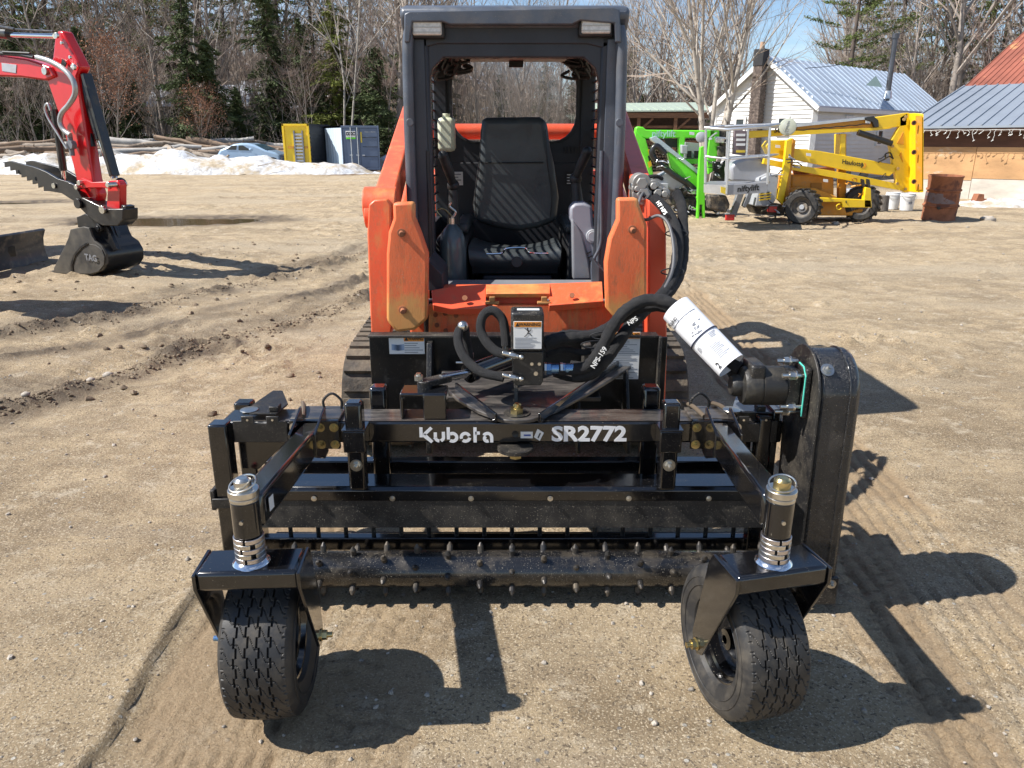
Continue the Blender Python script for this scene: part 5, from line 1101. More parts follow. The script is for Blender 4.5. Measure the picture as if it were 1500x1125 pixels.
# gas bottle like canister and tool that stand in the cab
c = A(663, 412, 4.0); h_ = A(663, 327, 4.0).z - .63
mb = MB(); mb.lathe([(0,0),(.068,0),(.070,.01),(.070,h_*.72),(.066,h_*.84),(.050,h_*.93),(.028,h_*.98),(.020,h_),(0,h_)], (c.x, 4.06, .62), (0,0,1), 32)
can = build(mb, 'cylinder_canister', mat('canister_teal', (.055,.085,.095), .32, coat=.3, var=.2), None, label='dark teal cylindrical canister on the cab floor left of the seat', cat='canister')
mb = MB(); mb.cyl((c.x, 4.06, .62+h_), (c.x, 4.06, .65+h_), .014, n=12); mb.tube(spline([(c.x, 4.06, .65+h_), (c.x+.02, 4.06, .68+h_), (c.x-.01, 4.06, .71+h_), (c.x-.002, 4.06, .73+h_)], 4), .006, n=8); build(mb, 'valve', ZINC, can)
mb = MB(); mb.tube(spline([(c.x, 4.05, .66+h_), (c.x-.04, 4.03, .70+h_), (c.x-.075, 4.03, .69+h_), (c.x-.05, 4.02, .66+h_)], 4), .004, n=6); build(mb, 'valve_lever', ZINCY, can)
TOOL = mat('tool_grey_plastic', (.30,.31,.35), .45, var=.1)
tp = [(834,304), (842,297), (856,296), (868,302), (870,330), (880,345), (880,372), (872,398), (866,392), (858,372), (850,352), (842,338), (834,320)]
mb = MB(); mb.prism([A(a, b, 3.99) + V((0,.05,0)) for a, b in tp], (0,.10,0)); tool = build(mb, 'power_tool', TOOL, None, bevel=.018, label='light grey plastic tool leaning inside the cab right of the seat', cat='power tool')
c = A(868, 346, 3.985); mb = MB(); mb.cyl(c+V((0,.02,0)), c+V((0,-.012,0)), .034, n=28); mb.cyl(c+V((0,-.012,0)), c+V((0,-.017,0)), .026, n=28); build(mb, 'round_cap', GRYL, tool, bevel=.003)
for k in range(4): c = A(862+k*2, 372+k*6, 3.985); mb = MB(); mb.bar(c+V((-.012,-.002,0)), c+V((.012,-.002,.012)), .004, .006); build(mb, 'vent_slot', INK, tool)
mb = MB(); p = [A(836,318,4.03), A(852,338,4.03), A(862,380,4.03), A(866,408,4.03), A(838,408,4.03)]; mb.prism(p, (0,.10,0)); build(mb, 'tool_body', GRY, tool, bevel=.012)
mb = MB(); mb.tube(spline([A(880,250,3.90), A(881,330,3.90), A(879,360,3.90), A(868,385,3.90), A(868,412,3.90)], 6), .008, n=8); build(mb, 'grab_hose', CAB, ld, smooth=60)
# coupler block at the right arm
for a, b, r in ((939,268,.040), (941,284,.046), (956,272,.026), (962,282,.030), (972,284,.026), (932,276,.022)):
    p = A(a, b, 3.34); mb = MB(); mb.cyl(p+V((0,-.02,0)), p+V((0,.08,0)), r, n=22); mb.cyl(p+V((0,-.035,0)), p+V((0,-.02,0)), r*.65, n=6); build(mb, 'hydraulic_coupler', mat('coupler_cast', (.34,.33,.31), .5, .6, var=.25, dust=.5) if a == 939 else bpy.data.materials['coupler_cast'], ld, bevel=.004)
slab([(928,262), (942,258), (968,268), (974,276), (972,290), (934,292), (926,286)], 3.36, .05, 'coupler_plate', bpy.data.materials['coupler_cast'], ld, .004)
slab([(925,268), (930,268), (930,290), (925,290)], 3.33, .04, 'coupler_tab', ZINC, ld, .002)
# ================================================================== RED EXCAVATOR (arm, bucket and blade in view)
EO = V((-4.96, 9.06, 0)); EL = V((.90, -.43, 0)).normalized(); EW = V((.43, .90, 0)).normalized()
ex = thing('excavator', 'red mini excavator resting its black bucket and open thumb on the sand', 'excavator', (-8.6, 10.9, 0))
def E_(px, py, off=0): return P(px, py, EO + EW*off, EW)
def eslab(pts, off, th, name, mt, par=ex, bevel=.012, smooth=35):
    mb = MB(); mb.prism([E_(a, b, off) + EW*th/2 for a, b in pts], EW*th); return build(mb, name, mt, par, bevel=bevel, smooth=smooth)
EBL = mat('excavator_black', (.012,.012,.013), .35, coat=.3, var=.3, dust=.35, dcol=(.09,.075,.05)); EBD = mat('bucket_dusty', (.035,.034,.033), .5, var=.25, dust=.95, dcol=(.13,.115,.09), ds=4, bump=.15, bs=30)
boom = eslab([(-140,62), (-60,72), (0,80), (40,86), (74,98), (80,112), (66,118), (30,113), (0,112), (-60,104), (-140,92)], -.05, .24, 'boom', RED, bevel=.02)
arm = eslab([(77,84), (80,56), (84,45), (91,45), (97,58), (110,82), (118,98), (112,112), (118,150), (136,262), (143,286), (141,296), (130,298), (117,288), (106,240), (90,180), (72,128), (66,112)], -.02, .13, 'dipper_arm', RED, bevel=.02)
eslab([(88,50), (96,55), (126,96), (120,108), (108,96)], .20, .04, 'arm_ear', mat('red_shade', (.35,.01,.012), .4, var=.1), arm)  # darker red puts the shade of the arm's right face into the colour
for a, b, r in ((83,52,.030), (108,98,.032), (66,104,.042), (91,63,.016), (103,84,.016)):
    c = E_(a, b, -.06); mb = MB(); mb.cyl(c + EW*.01, c - EW*.015, r, n=20); build(mb, 'pin', ZINC, arm, bevel=.002)
eslab([(91,86), (97,92), (95,98), (89,94)], -.056, .01, 'arm_slot', INK, arm, .001)
eslab([(2,92), (24,95), (23,107), (3,104)], -.056, .006, 'serial_plate', GRYL, boom, .001)
for dz, mt, r in ((0, CHROME, .026),):
    mb = MB(); mb.cyl(E_(8,51,.05), E_(80,53,.05), r, n=16); build(mb, 'arm_cylinder_rod', mt, ex)
mb = MB(); mb.cyl(E_(-140,34,.05), E_(14,50,.05), .060, n=20); build(mb, 'arm_cylinder', EBL, ex)
mb = MB(); mb.cyl(E_(-60,30,.02), E_(22,43,.02), .020, n=10); mb.cyl(E_(22,43,.02), E_(78,46,.02), .012, n=8); build(mb, 'hydraulic_pipe', EBL, ex)
mb = MB(); mb.tube([E_(-60,70,-.1), E_(0,78,-.08), E_(30,80,-.08), E_(50,84,-.08)], .022, n=8); mb.tube([E_(4,76,-.1), E_(44,78,-.1)], .012, n=6); build(mb, 'boom_hose', PLA, ex)
def ehose(pts, r, mt, off=-.09): mb = MB(); mb.tube(spline([E_(a, b, off) for a, b in pts], 7), r, n=10); return build(mb, 'hydraulic_hose', mt, ex, smooth=60)
SIL = mat('silver_hose', (.45,.46,.45), .35, .5, var=.15)
ehose([(54,84), (74,90), (94,102), (107,118), (110,136), (102,152), (91,165), (88,178), (93,190), (103,198)], .028, SIL, -.12)
ehose([(74,162), (70,152), (66,158), (70,172), (84,195), (98,218)], .013, SIL, -.14)
mb = MB(); c = E_(105,212,-.08); mb.cyl(c - EW*.03, c + EW*.03, .05, n=8); mb.cyl(E_(102,198,-.08), E_(106,228,-.08), .028, n=10); build(mb, 'hose_coupling', GRY, ex)
# bucket cylinder on the right side of the arm
mb = MB(); mb.cyl(E_(120,104,.10), E_(150,205,.10), .075, n=20); mb.bar(E_(126,108,.06), E_(168,258,.06), .05, .11, EW); build(mb, 'bucket_cylinder', EBL, ex, bevel=.008)
mb = MB(); mb.cyl(E_(146,200,.10), E_(168,262,.10), .038, n=16); build(mb, 'bucket_cylinder_rod', CHROME, ex)
mb = MB(); mb.tube([E_(112,120,.05), E_(124,170,.05), (E_(136,215,.05))], .035, n=8); build(mb, 'hydraulic_hose', PLA, ex)
mb = MB(); mb.cyl(E_(80,160,.0), E_(93,250,.0), .042, n=16); build(mb, 'thumb_cylinder', EBL, ex)
mb = MB(); mb.cyl(E_(92,248,.0), E_(95,268,.0), .024, n=12); build(mb, 'thumb_rod', CHROME, ex)
lk = eslab([(115,263), (121,261), (134,267), (158,266), (164,271), (160,277), (150,275), (132,275), (121,276), (114,272)], -.10, .03, 'link', RED, bevel=.006)
eslab([(115,263), (121,261), (134,267), (158,266), (164,271), (160,277), (150,275), (132,275), (121,276), (114,272)], .06, .03, 'link', RED, bevel=.006)
for a, b in ((117,268), (159,271), (113,274)): c = E_(a, b, -.12); mb = MB(); mb.cyl(c + EW*.22, c - EW*.02, .028, n=18); build(mb, 'pin', ZINC, ex, bevel=.002)
eslab([(158,265), (172,264), (176,270), (176,308), (156,306), (156,300)], -.02, .09, 'bucket_link', RED, bevel=.012)
mb = MB(); mb.ball(E_(177,268,.12), .06, 12, 8); build(mb, 'rod_eye', EBL, ex)
cp = eslab([(110,294), (114,288), (122,290), (136,297), (148,303), (158,306), (180,306), (180,322), (172,331), (150,331), (134,322), (118,306)], -.10, .20, 'quick_coupler', EBL, bevel=.01)
for a, b, r in ((116,298,.055), (152,307,.045)): c = E_(a, b, -.11); mb = MB(); mb.cyl(c, c - EW*.03, r, n=20); build(mb, 'pin', ZINC if a > 120 else EBL, cp, bevel=.003)
eslab([(178,300), (184,302), (184,310), (180,318), (176,312)], -.05, .12, 'latch', EBL, bevel=.006)
# bucket: side plate, curved shell, ears
side = [(103,336), (100,348), (94,362), (88,374), (79,392), (78,400), (105,402), (136,402), (150,396), (156,386), (155,372), (148,360), (138,353), (134,345), (130,334), (122,332)]
bucket = eslab(side, -.16, .03, 'bucket', EBD, bevel=.006)
eslab(side, .34, .03, 'bucket_side', EBD, bucket, bevel=.006)
shell = [(79,400), (105,402), (136,402), (150,396), (156,386), (155,372), (148,360), (138,353), (134,345), (130,334)]
mb = MB(); n = len(shell); a_ = [E_(x, y, -.15) for x, y in shell]; b_ = [p + EW*.50 for p in a_]; c0 = sum(a_, V((0,0,0)))/n
ai = [p.lerp(c0, .05) for p in a_]; bi = [p + EW*.50 for p in ai]
mb.add(a_ + b_ + ai + bi, [(i, i+1, n+i+1, n+i) for i in range(n-1)] + [(2*n+i, 3*n+i, 3*n+i+1, 2*n+i+1) for i in range(n-1)]); build(mb, 'bucket_shell', EBL, bucket, smooth=50)
pad = [(106,401), (105,388), (109,374), (118,363), (128,357), (140,359), (149,366), (153,376), (152,388), (144,398), (132,401)]
eslab(pad, -.172, .012, 'side_wear_plate', EBD, bucket, bevel=.003)
rib = [(104,401), (103,388), (107,373), (117,361), (127,355), (129,357), (119,364), (110,375), (106,388), (107,401)]
eslab(rib, -.182, .012, 'side_rib', EBL, bucket, bevel=.002)
eslab([(118,316), (124,313), (150,326), (158,334), (172,366), (160,370), (148,352), (128,335), (114,333), (112,318)], -.04, .05, 'bucket_ear', EBL, bucket, bevel=.006)
eslab([(140,318), (166,330), (182,372), (176,374), (160,346), (140,330)], .16, .05, 'bucket_ear', EBL, bucket, bevel=.006)
c = E_(147,334,-.05); mb = MB(); mb.cyl(c + EW*.05, c - EW*.03, .05, n=20); mb.cyl(c - EW*.03, c - EW*.045, .028, n=16); build(mb, 'pin', EBL, bucket, bevel=.004)
for k in range(5): c = E_(81,397,-.14 + k*.115); mb = MB(); mb.bar(c + V((.03,.0,.0)), c - EL*.13 + V((0,0,-.035)), .05, .04); build(mb, 'bucket_tooth', EBD, bucket, bevel=.004)
t = text('TAG', 'bucket_lettering', .10, E_(133,378,-.188), (E_(150,381,-.19)-E_(120,376,-.19)), (0,0,1), GRY, bucket, bold=.003)
# thumb: two toothed plates
def thumb(off):
    up_ = [(2,238), (14,236), (30,240), (50,245), (66,251), (84,262), (98,266), (110,272), (120,290), (118,300), (104,292), (90,283), (72,280)]
    lo = []
    x, y = 66., 280.
    for i in range(8): lo += [(64-i*8.2, 280-i*5.0), (63.5-i*8.2, 272.5-i*4.8)]
    return eslab(up_ + [(a, b) for a, b in lo], off, .035, 'thumb_plate', EBL, bevel=.003)
th1 = thumb(-.10)
mb = MB(); 
th2 = inst(th1.data, 'thumb_plate', WO[th1.name] + EW*.26, ex); m_ = th2.modifiers.new('bevel', 'BEVEL'); m_.width = .003; m_.limit_method = 'ANGLE'
mb = MB()
for a, b in ((30,252), (55,262), (80,270)): mb.cyl(E_(a, b, -.09), E_(a, b, .18), .030, n=10)
build(mb, 'thumb_cross_tubes', EBL, ex)
c = E_(79,272,-.11); mb = MB(); mb.cyl(c, c - EW*.01, .03, n=16); build(mb, 'pin', ZINC, ex)
# dozer blade
bp = [(-5.25,0), ]
B0, B1 = G(70, 382), G(-90, 416); bdir = (B1 - B0).normalized(); bn = V((-bdir.y, bdir.x, 0)); bn = bn if bn.y < 0 else -bn
prof = [(.03,.0), (.0,.02), (-.03,.10), (-.045,.20), (-.035,.30), (.0,.40), (.02,.42), (.045,.40), (.0,.30), (-.012,.20), (.0,.10)]
mb = MB(); L_ = (B1 - B0).length; vs = [B0 + bdir*t + bn*a + V((0,0,b)) for t in (0, L_) for a, b in prof]; n = len(prof)
mb.add(vs, [(i, (i+1) % n, n+(i+1) % n, n+i) for i in range(n)] + [tuple(range(n)), tuple(range(2*n-1, n-1, -1))]); bl = build(mb, 'dozer_blade', mat('blade_paint', (.035,.04,.05), .35, coat=.3, var=.2, dust=.4), ex, bevel=.004, smooth=50)
for k in range(7): c = B0 + bdir*(.06 + k*.15) + V((0,0,.085)) - bn*0; c = c + bn*-.026 if False else c + (bn*.030 if False else bn*(-.026)); mb = MB(); mb.ball(c, .012, 8, 6); build(mb, 'blade_bolt', DECW, bl)
mb = MB(); mb.bar(B0 + bdir*.6 + V((0,0,.2)), V((-7.8, 10.4, .3)), .12, .12); mb.bar(B0 + bdir*1.2 + V((0,0,.2)), V((-8.2, 9.9, .3)), .12, .12); build(mb, 'blade_arms', EBL, ex)
# body, outside the left edge of the frame
def ebox(c, l, w_, h, name, mt, bev=.04):
    c = EO + EL*c[0] + EW*c[1] + V((0,0,c[2])); mb = MB(); mb.obox(c, EL*l/2, EW*w_/2, V((0,0,h/2))); return build(mb, name, mt, ex, bevel=bev)
ebox((-4.3, .0, .95), 1.7, 1.4, .75, 'upper_body', RED, .12); ebox((-3.9, -.25, 1.85), 1.05, .85, 1.1, 'cab', EBL, .08); ebox((-3.9,-.25,2.43), 1.15, .95, .08, 'cab_roof', RED, .03)
for s in (-1, 1): ebox((-4.2, s*.62, .27), 2.1, .34, .5, 'crawler_track', TRK if 'TRK' in globals() else RUBD, .2)
mb = MB(); mb.prism([E_(-140,62,-.05), E_(-140,92,-.05), EO + EL*-3.2 + V((0,0,1.0)) - EW*.05, EO + EL*-3.0 + V((0,0,1.6)) - EW*.05], EW*.24); build(mb, 'boom_foot', RED, ex, bevel=.02)
# invented loader outside the frame at left, added so its shadow crosses the sand
nb = thing('shadow_loader', 'unseen red wheel loader added outside the left edge to cast a shadow', 'wheel loader', (-6.3, 6.9, 0))
mb = MB(); mb.box(-7.5, -5.75, 6.55, 7.25, .45, 1.25); build(mb, 'body', RED, nb, bevel=.08)
mb = MB(); mb.box(-6.8, -5.9, 6.6, 7.15, 1.25, 2.35); build(mb, 'cab', EBL, nb, bevel=.08)
mb = MB(); mb.bar((-6.1, 6.9, 2.0), (-5.0, 6.95, 1.5), .16, .18); build(mb, 'loader_arm', RED, nb, bevel=.03)
mb = MB(); mb.box(-5.3, -4.85, 6.6, 7.3, .95, 1.5); build(mb, 'bucket', EBL, nb, bevel=.05)
for x in (-7.2, -6.0):
    for y in (6.45, 7.35): mb = MB(); mb.lathe([(0,-.12),(.2,-.12),(.36,-.13),(.40,-.08),(.40,.08),(.36,.13),(.2,.12),(0,.12)], (x, y, .40), (0,1,0), 28); build(mb, 'wheel', RUBD, nb)
# ================================================================== BOOM LIFTS
def mslab(par, D, th, name, mt, pts, bevel=.01, smooth=35, **kw):
    return slab(pts, D, th, name, mt, par, bevel, smooth=smooth, **kw)
def lugtyre(par, c, r, w_, axn, name='wheel'):
    ax, u, v = frame(axn); t = thing(name, None, None, c); t.parent = par; t.location = c - WO[par.name]
    mb = MB(); mb.lathe([(r*.55,-w_*.42), (r*.62,-w_*.5), (r*.86,-w_*.5), (r*.95,-w_*.40), (r*.96,0), (r*.95,w_*.40), (r*.86,w_*.5), (r*.62,w_*.5), (r*.55,w_*.42)], c, axn, 40); ty = build(mb, 'tyre', RUB, t)
    lug = MB(); lug.add([(-w_*.48,-.05*r,0), (0,-.13*r,0), (0,.0,0), (-w_*.48,.09*r,0), (-w_*.46,-.04*r,.10*r), (0,-.12*r,.10*r), (0,-.01,.10*r), (-w_*.46,.07*r,.09*r)], [(0,1,2,3),(4,5,6,7),(0,1,5,4),(1,2,6,5),(2,3,7,6),(3,0,4,7)]); LG = mesh_of(lug, 'lug', RUB)
    for k in range(18):
        for s in (0, 1):
            th_ = 6.283*(k + .5*s)/18; rad = u*math.cos(th_) + v*math.sin(th_); tan = ax.cross(rad); p = c + rad*r*.94
            o = inst(LG, 'lug', p, t); M = Matrix((ax if s else -ax, tan, rad)).transposed()
            if M.determinant() < 0: M = Matrix((ax if s else -ax, -tan, rad)).transposed()
            o.rotation_euler = M.to_euler()
    mb = MB(); mb.lathe([(0,-w_*.22), (r*.30,-w_*.24), (r*.34,-w_*.12), (r*.5,-w_*.16), (r*.55,-w_*.44), (r*.58,-w_*.44), (r*.58,w_*.3), (0,w_*.3)], c, axn, 28); build(mb, 'rim', mat('dirty_rim', (.10,.10,.105), .5, var=.3, dust=.7) if 'dirty_rim' not in bpy.data.materials else bpy.data.materials['dirty_rim'], t)
    mb = MB(); mb.cyl(c - ax*w_*.30, c - ax*w_*.2, r*.14, n=16); build(mb, 'hub_cap', GRYL, t, bevel=.005); return t
yl = thing('boom_lift', 'yellow articulated boom lift with grey basket parked before the white house', 'boom lift', (5.9, 15.3, 0))
D = 15.0
mast = mslab(yl, D, .10, 'mast_plate', YEL, [(1318,172), (1330,165), (1333,166), (1333,281), (1326,282), (1312,274), (1313,262), (1308,240), (1303,212), (1306,205), (1318,185)])
mslab(yl, D-.012, .02, 'mast_opening', YELD, [(1323,193), (1324,212), (1314,210)], .002); mslab(yl, D-.012, .02, 'mast_opening', YELD, [(1320,222), (1323,238), (1318,228)], .002)
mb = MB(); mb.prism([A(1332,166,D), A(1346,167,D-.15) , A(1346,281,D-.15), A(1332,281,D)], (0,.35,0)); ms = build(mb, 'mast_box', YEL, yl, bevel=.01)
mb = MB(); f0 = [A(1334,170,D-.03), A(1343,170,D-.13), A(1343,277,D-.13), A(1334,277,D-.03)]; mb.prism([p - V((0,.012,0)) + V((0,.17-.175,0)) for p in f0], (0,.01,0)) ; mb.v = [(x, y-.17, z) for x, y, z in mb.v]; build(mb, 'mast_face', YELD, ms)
for py in (180, 223, 266):
    c = A(1338.5, py, D-.27); mb = MB(); mb.lathe([(.028,0),(.044,0),(.044,-.015),(.028,-.015)], c, (0,1,0), 20, closed=True); mb2 = build(mb, 'mast_bearing', mat('rust_brown', (.22,.08,.03), .7) if py == 180 else bpy.data.materials['rust_brown'], ms); mb = MB(); mb.cyl(c, c + V((0,-.006,0)), .028, n=16); build(mb, 'bearing_bore', INK, ms)
for a, b in ((1327,171), (1324,175), (1307,214), (1315,247), (1314,269), (1326,277)): c = A(a, b, D-.02); mb = MB(); mb.cyl(c, c+V((0,-.02,0)), .028, n=14); build(mb, 'mast_pin', mat('pin_tan', (.45,.30,.12), .5) if (a, b) == (1327,171) else bpy.data.materials['pin_tan'], mast)
mslab(yl, D+.0, .16, 'upper_boom_head', YEL, [(1280,172), (1330,165), (1328,184), (1300,188), (1284,189)])
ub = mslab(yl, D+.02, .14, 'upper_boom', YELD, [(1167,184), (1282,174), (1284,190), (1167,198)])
mslab(yl, D-.01, .02, 'boom_lower_edge', YEL, [(1150,192), (1284,187), (1308,188), (1284,191), (1150,199)], .002)
mslab(yl, D-.02, .20, 'boom_top_cover', ALU, [(1040,187), (1160,182), (1270,171), (1270,175), (1160,187), (1040,191)], .004)
mslab(yl, D-.04, .10, 'boom_end_guard', EBL, [(1267,172), (1280,170), (1287,176), (1288,186), (1281,187), (1278,179), (1268,176)])
mslab(yl, D+.02, .14, 'upper_boom_tail', YEL, [(1090,192), (1166,189), (1166,197), (1090,203)])
t = text('50', 'boom_number', .12, A(1139,191,D-.002), (1,0,.03), (0,0,1), INK, yl, bold=.004)
lb_ = mslab(yl, D, .16, 'lower_boom', YEL, [(1160,217), (1200,221), (1309,241), (1313,250), (1303,258), (1240,250), (1160,233)])
t = text('Haulotte', 'boom_lettering', .115, A(1249,239,D-.004), (A(1280,244,D)-A(1220,234.5,D)), (0,0,1), INK, yl, bold=.002)
for k, mt in ((0, INK), (1, DECO)):
    c = A(1263+k*4, 242+k*.4, D-.004); mb = MB(); s_ = .045; mb.prism([c+V((-s_*.5,0,s_)), c+V((0,0,s_)), c+V((s_*.6,0,0)), c+V((0,0,-s_)), c+V((-s_*.5,0,-s_)), c+V((s_*.1,0,0))], (0,.004,0)); build(mb, 'boom_arrow', mt, yl)
mslab(yl, D-.03, .12, 'levelling_bar', YEL, [(1120,232), (1160,240), (1240,254), (1320,270), (1319,279), (1240,264), (1160,249), (1118,240)], .004)
mslab(yl, D+.3, .12, 'rear_post', YELD, [(1228,197), (1240,196), (1240,292), (1229,292)]); mslab(yl, D+.02, .3, 'rear_post', YEL, [(1231,196), (1239,196), (1239,232), (1231,230)])
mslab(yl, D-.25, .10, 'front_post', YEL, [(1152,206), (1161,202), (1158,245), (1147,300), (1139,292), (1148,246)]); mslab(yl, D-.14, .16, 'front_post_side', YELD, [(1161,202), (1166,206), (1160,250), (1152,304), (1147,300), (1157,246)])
mslab(yl, D, .3, 'boom_carriage', YEL, [(1128,206), (1158,205), (1160,236), (1130,230), (1122,214)])
mslab(yl, D+.35, .10, 'cover_panel', mat('panel_brown', (.30,.10,.045), .6), [(1162,248), (1222,244), (1224,256), (1165,258)])
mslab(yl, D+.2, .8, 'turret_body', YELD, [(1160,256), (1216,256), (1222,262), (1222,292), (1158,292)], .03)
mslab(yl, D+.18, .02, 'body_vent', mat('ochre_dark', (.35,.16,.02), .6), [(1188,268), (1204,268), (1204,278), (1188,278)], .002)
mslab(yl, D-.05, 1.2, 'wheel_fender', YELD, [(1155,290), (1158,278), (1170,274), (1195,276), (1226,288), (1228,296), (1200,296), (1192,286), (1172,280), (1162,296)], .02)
mslab(yl, D+.1, .9, 'chassis', YELD, [(1190,290), (1236,292), (1240,312), (1262,305), (1262,300), (1276,300), (1276,316), (1195,316)], .02)
mslab(yl, D-.35, .12, 'front_beam', YEL, [(1196,289), (1276,293), (1277,304), (1235,304), (1233,296), (1196,296)])
mslab(yl, D-.35, .12, 'boom_rest', YEL, [(1268,274), (1276,276), (1277,304), (1266,304), (1266,290)])
for x in (1264, 1272): mslab(yl, D-.30, .05, 'rest_hook', EBL, [(x-2,262), (x+2,263), (x+3,270), (x,274), (x-2,268)], .002)
mb = MB(); c = A(1229,303,D-.42); mb.tube([c + V((.05*math.cos(t*.45), 0, .05*math.sin(t*.45))) for t in range(3, 14)], .011, n=6); build(mb, 'tie_down_ring', YEL, yl)
mb = MB(); mb.cyl(A(1257,194,D-.05), A(1306,210,D-.05), .055, n=16); build(mb, 'lift_ram', EBL, yl)
mslab(yl, D-.20, .5, 'counterweight', GRYL, [(1114,262), (1128,255), (1141,254), (1138,290), (1130,303), (1106,302)], .02)
for i in range(3):
    for j in range(2):
        x = 1113 + j*9 + i*.0; y = 284 + i*4 - j*1; mslab(yl, D-.215, .012, 'hazard_mark', INK if False else mat('hazard_yellow', (.75,.50,.02), .5) if (i, j) == (0, 0) else bpy.data.materials['hazard_yellow'], [(x,y), (x+8,y-1), (x+7,y+1), (x-1,y+2)], .0); mslab(yl, D-.215, .012, 'hazard_mark', INK, [(x+2,y-1.8), (x+6,y-2.2), (x+5,y-.9), (x+1,y-.3)], .0)
W1 = A(1176,303,D-.45); lugtyre(yl, W1, W1.z, .30, V((-.55,-.83,0))*-1); W2 = A(1262,304,D+.15); lugtyre(yl, V((W2.x, W2.y, .335)), .335, .28, V((.55,.83,0)))
c = A(1154,186,D-.35); mb = MB(); mb.lathe([(0,-.02),(.12,-.02),(.145,-.012),(.15,.0),(.145,.02),(0,.02)], c, (.25,1,0), 32); dl = build(mb, 'round_lamp_cover', mat('frosted_cover', (.50,.52,.42), .4, var=.1), yl)
mb = MB(); [mb.tube([c + V((r*math.cos(t*.26), -.024, r*math.sin(t*.26))) for t in range(24)], .004, n=4, closed=True) for r in (.04,.07,.10)]; build(mb, 'cover_ring', GRYL, dl)
for a, b, Dq in ((1131,306,D-.3), (1069,318,14.5)):
    c = A(a, b, Dq); mb = MB(); mb.box(c.x-.08, c.x+.08, c.y-.04, c.y+.04, c.z-.06, c.z+.05); q = build(mb, 'red_reflector', REDL, yl, bevel=.01); mb = MB(); mb.box(c.x-.09, c.x+.09, c.y-.05, c.y+.05, c.z+.05, c.z+.07); build(mb, 'reflector_cap', GRY, q, bevel=.004)
mslab(yl, D+.2, .5, 'undertray', DRKB, [(1100,300), (1150,300), (1150,316), (1108,314)], .02)
# basket
BG = ALU
def pole(pts, r, name='basket_rail', par=yl, mt=BG): mb = MB(); mb.tube([A(*p) for p in pts], r, n=8); return build(mb, name, mt, par, smooth=60)
D2, D3 = 13.6, 14.5
pole([(1033,187,D2+.3), (1066,190,D2), (1130,184,D2), (1142,182,D3), (1060,185,D3+.3), (1033,187,D2+.3)], .024)
pole([(1033,229,D2+.3), (1066,233,D2), (1130,228,D2), (1140,226,D3)], .018); pole([(1066,230,D3), (1138,226,D3)], .014)
for a, b, c_, d_, Dq in ((1034,188,1033,268,D2+.3), (1069,190,1064,284,D2), (1096,188,1093,232,D3), (1128,186,1124,270,D2), (1066,190,1063,272,D3)): pole([(a,b,Dq), (c_,d_,Dq)], .022)
mslab(yl, D2, .02, 'kick_plate', mat('tray_grey', (.30,.31,.33), .5, var=.1), [(1065,271), (1125,267), (1124,282), (1065,286)], .004)
mb = MB(); mb.prism([A(1031,270,D2+.32), A(1065,271,D2), A(1065,286,D2), A(1031,282,D2+.32)], (0,.02,0)); build(mb, 'kick_plate', ALU, yl)
mb = MB(); mb.prism([A(1031,270,D2+.32), A(1065,272,D2+.01), A(1125,268,D2+.01), A(1128,266,D3), A(1040,266,D3+.3)], (0,0,.02)); build(mb, 'basket_floor', GRY, yl)
t = text('niftylift', 'basket_lettering', .135, A(1096,276,D2-.003), (A(1120,273,D2)-A(1070,277,D2)), (0,0,1), INK, yl, bold=.004)
mslab(yl, D2-.01, .02, 'hazard_plate', mat('hazard_plate_yellow', (.75,.55,.05), .5), [(1056,273), (1063,275), (1063,285), (1056,282)], .001)
mslab(yl, D3, .10, 'control_panel', mat('panel_grey_brown', (.17,.13,.14), .5), [(1076,190), (1095,192), (1092,228), (1074,226)])
for y, mt in ((196,DECW), (203,DECW), (210,DECW), (220,bpy.data.materials['hazard_plate_yellow'])): mslab(yl, D3-.012, .01, 'panel_sticker', mt, [(1079,y), (1092,y), (1091.5,y+3.5), (1078.5,y+3.5)], 0)
mslab(yl, D3+.6, .5, 'engine_cover', mat('cover_silver', (.36,.37,.40), .35, coat=.3, var=.08), [(1070,246), (1078,236), (1096,231), (1122,233), (1129,242), (1130,262), (1110,268), (1072,266)], .05)
mslab(yl, D3+.3, .12, 'basket_support', GRY, [(1080,284), (1090,284), (1078,318), (1070,318)], .01); mslab(yl, D3+.3, .12, 'basket_support', GRY, [(1096,282), (1103,282), (1092,305), (1088,302)], .01)
mslab(yl, D3+.2, .3, 'valve_cluster', DRKB, [(1038,286), (1064,286), (1070,300), (1064,312), (1040,306)], .03)
# ------- green lift
gl_ = thing('boom_lift', 'lime green trailer boom lift with folded arms standing left of the yellow lift', 'boom lift', (4.5, 16.3, 0))
Dg = 16.2
mslab(gl_, Dg, .20, 'upper_boom', GRN, [(931,188), (934,185), (942,186), (946,190), (1034,191), (1054,188), (1054,202), (1004,202), (1001,236), (995,236), (995,202), (946,203), (936,200), (931,194)], .02)
t = text('niftylift', 'boom_lettering', .17, A(972,196,Dg-.004), (1,0,-.01), (0,0,1), mat('pale_blue_print', (.45,.75,.6), .5), gl_, bold=.003)
mslab(gl_, Dg+.3, .05, 'window_dark', INK, [(972,203), (993,203), (993,216), (978,216)], 0)
mslab(gl_, Dg-.03, .16, 'head_plate', GRN, [(930,192), (946,204), (952,226), (957,256), (951,256), (944,232), (932,208)], .01)
for k in range(3): mslab(gl_, Dg-.05, .012, 'hazard_stripe', INK if k % 2 else bpy.data.materials['hazard_yellow'], [(949,220+k*9), (953,217+k*9), (955,224+k*9), (951,228+k*9)], 0)
mslab(gl_, Dg-.15, .16, 'lower_boom', GRN, [(978,224), (984,220), (1024,258), (1024,279), (1008,268), (983,246)], .012)
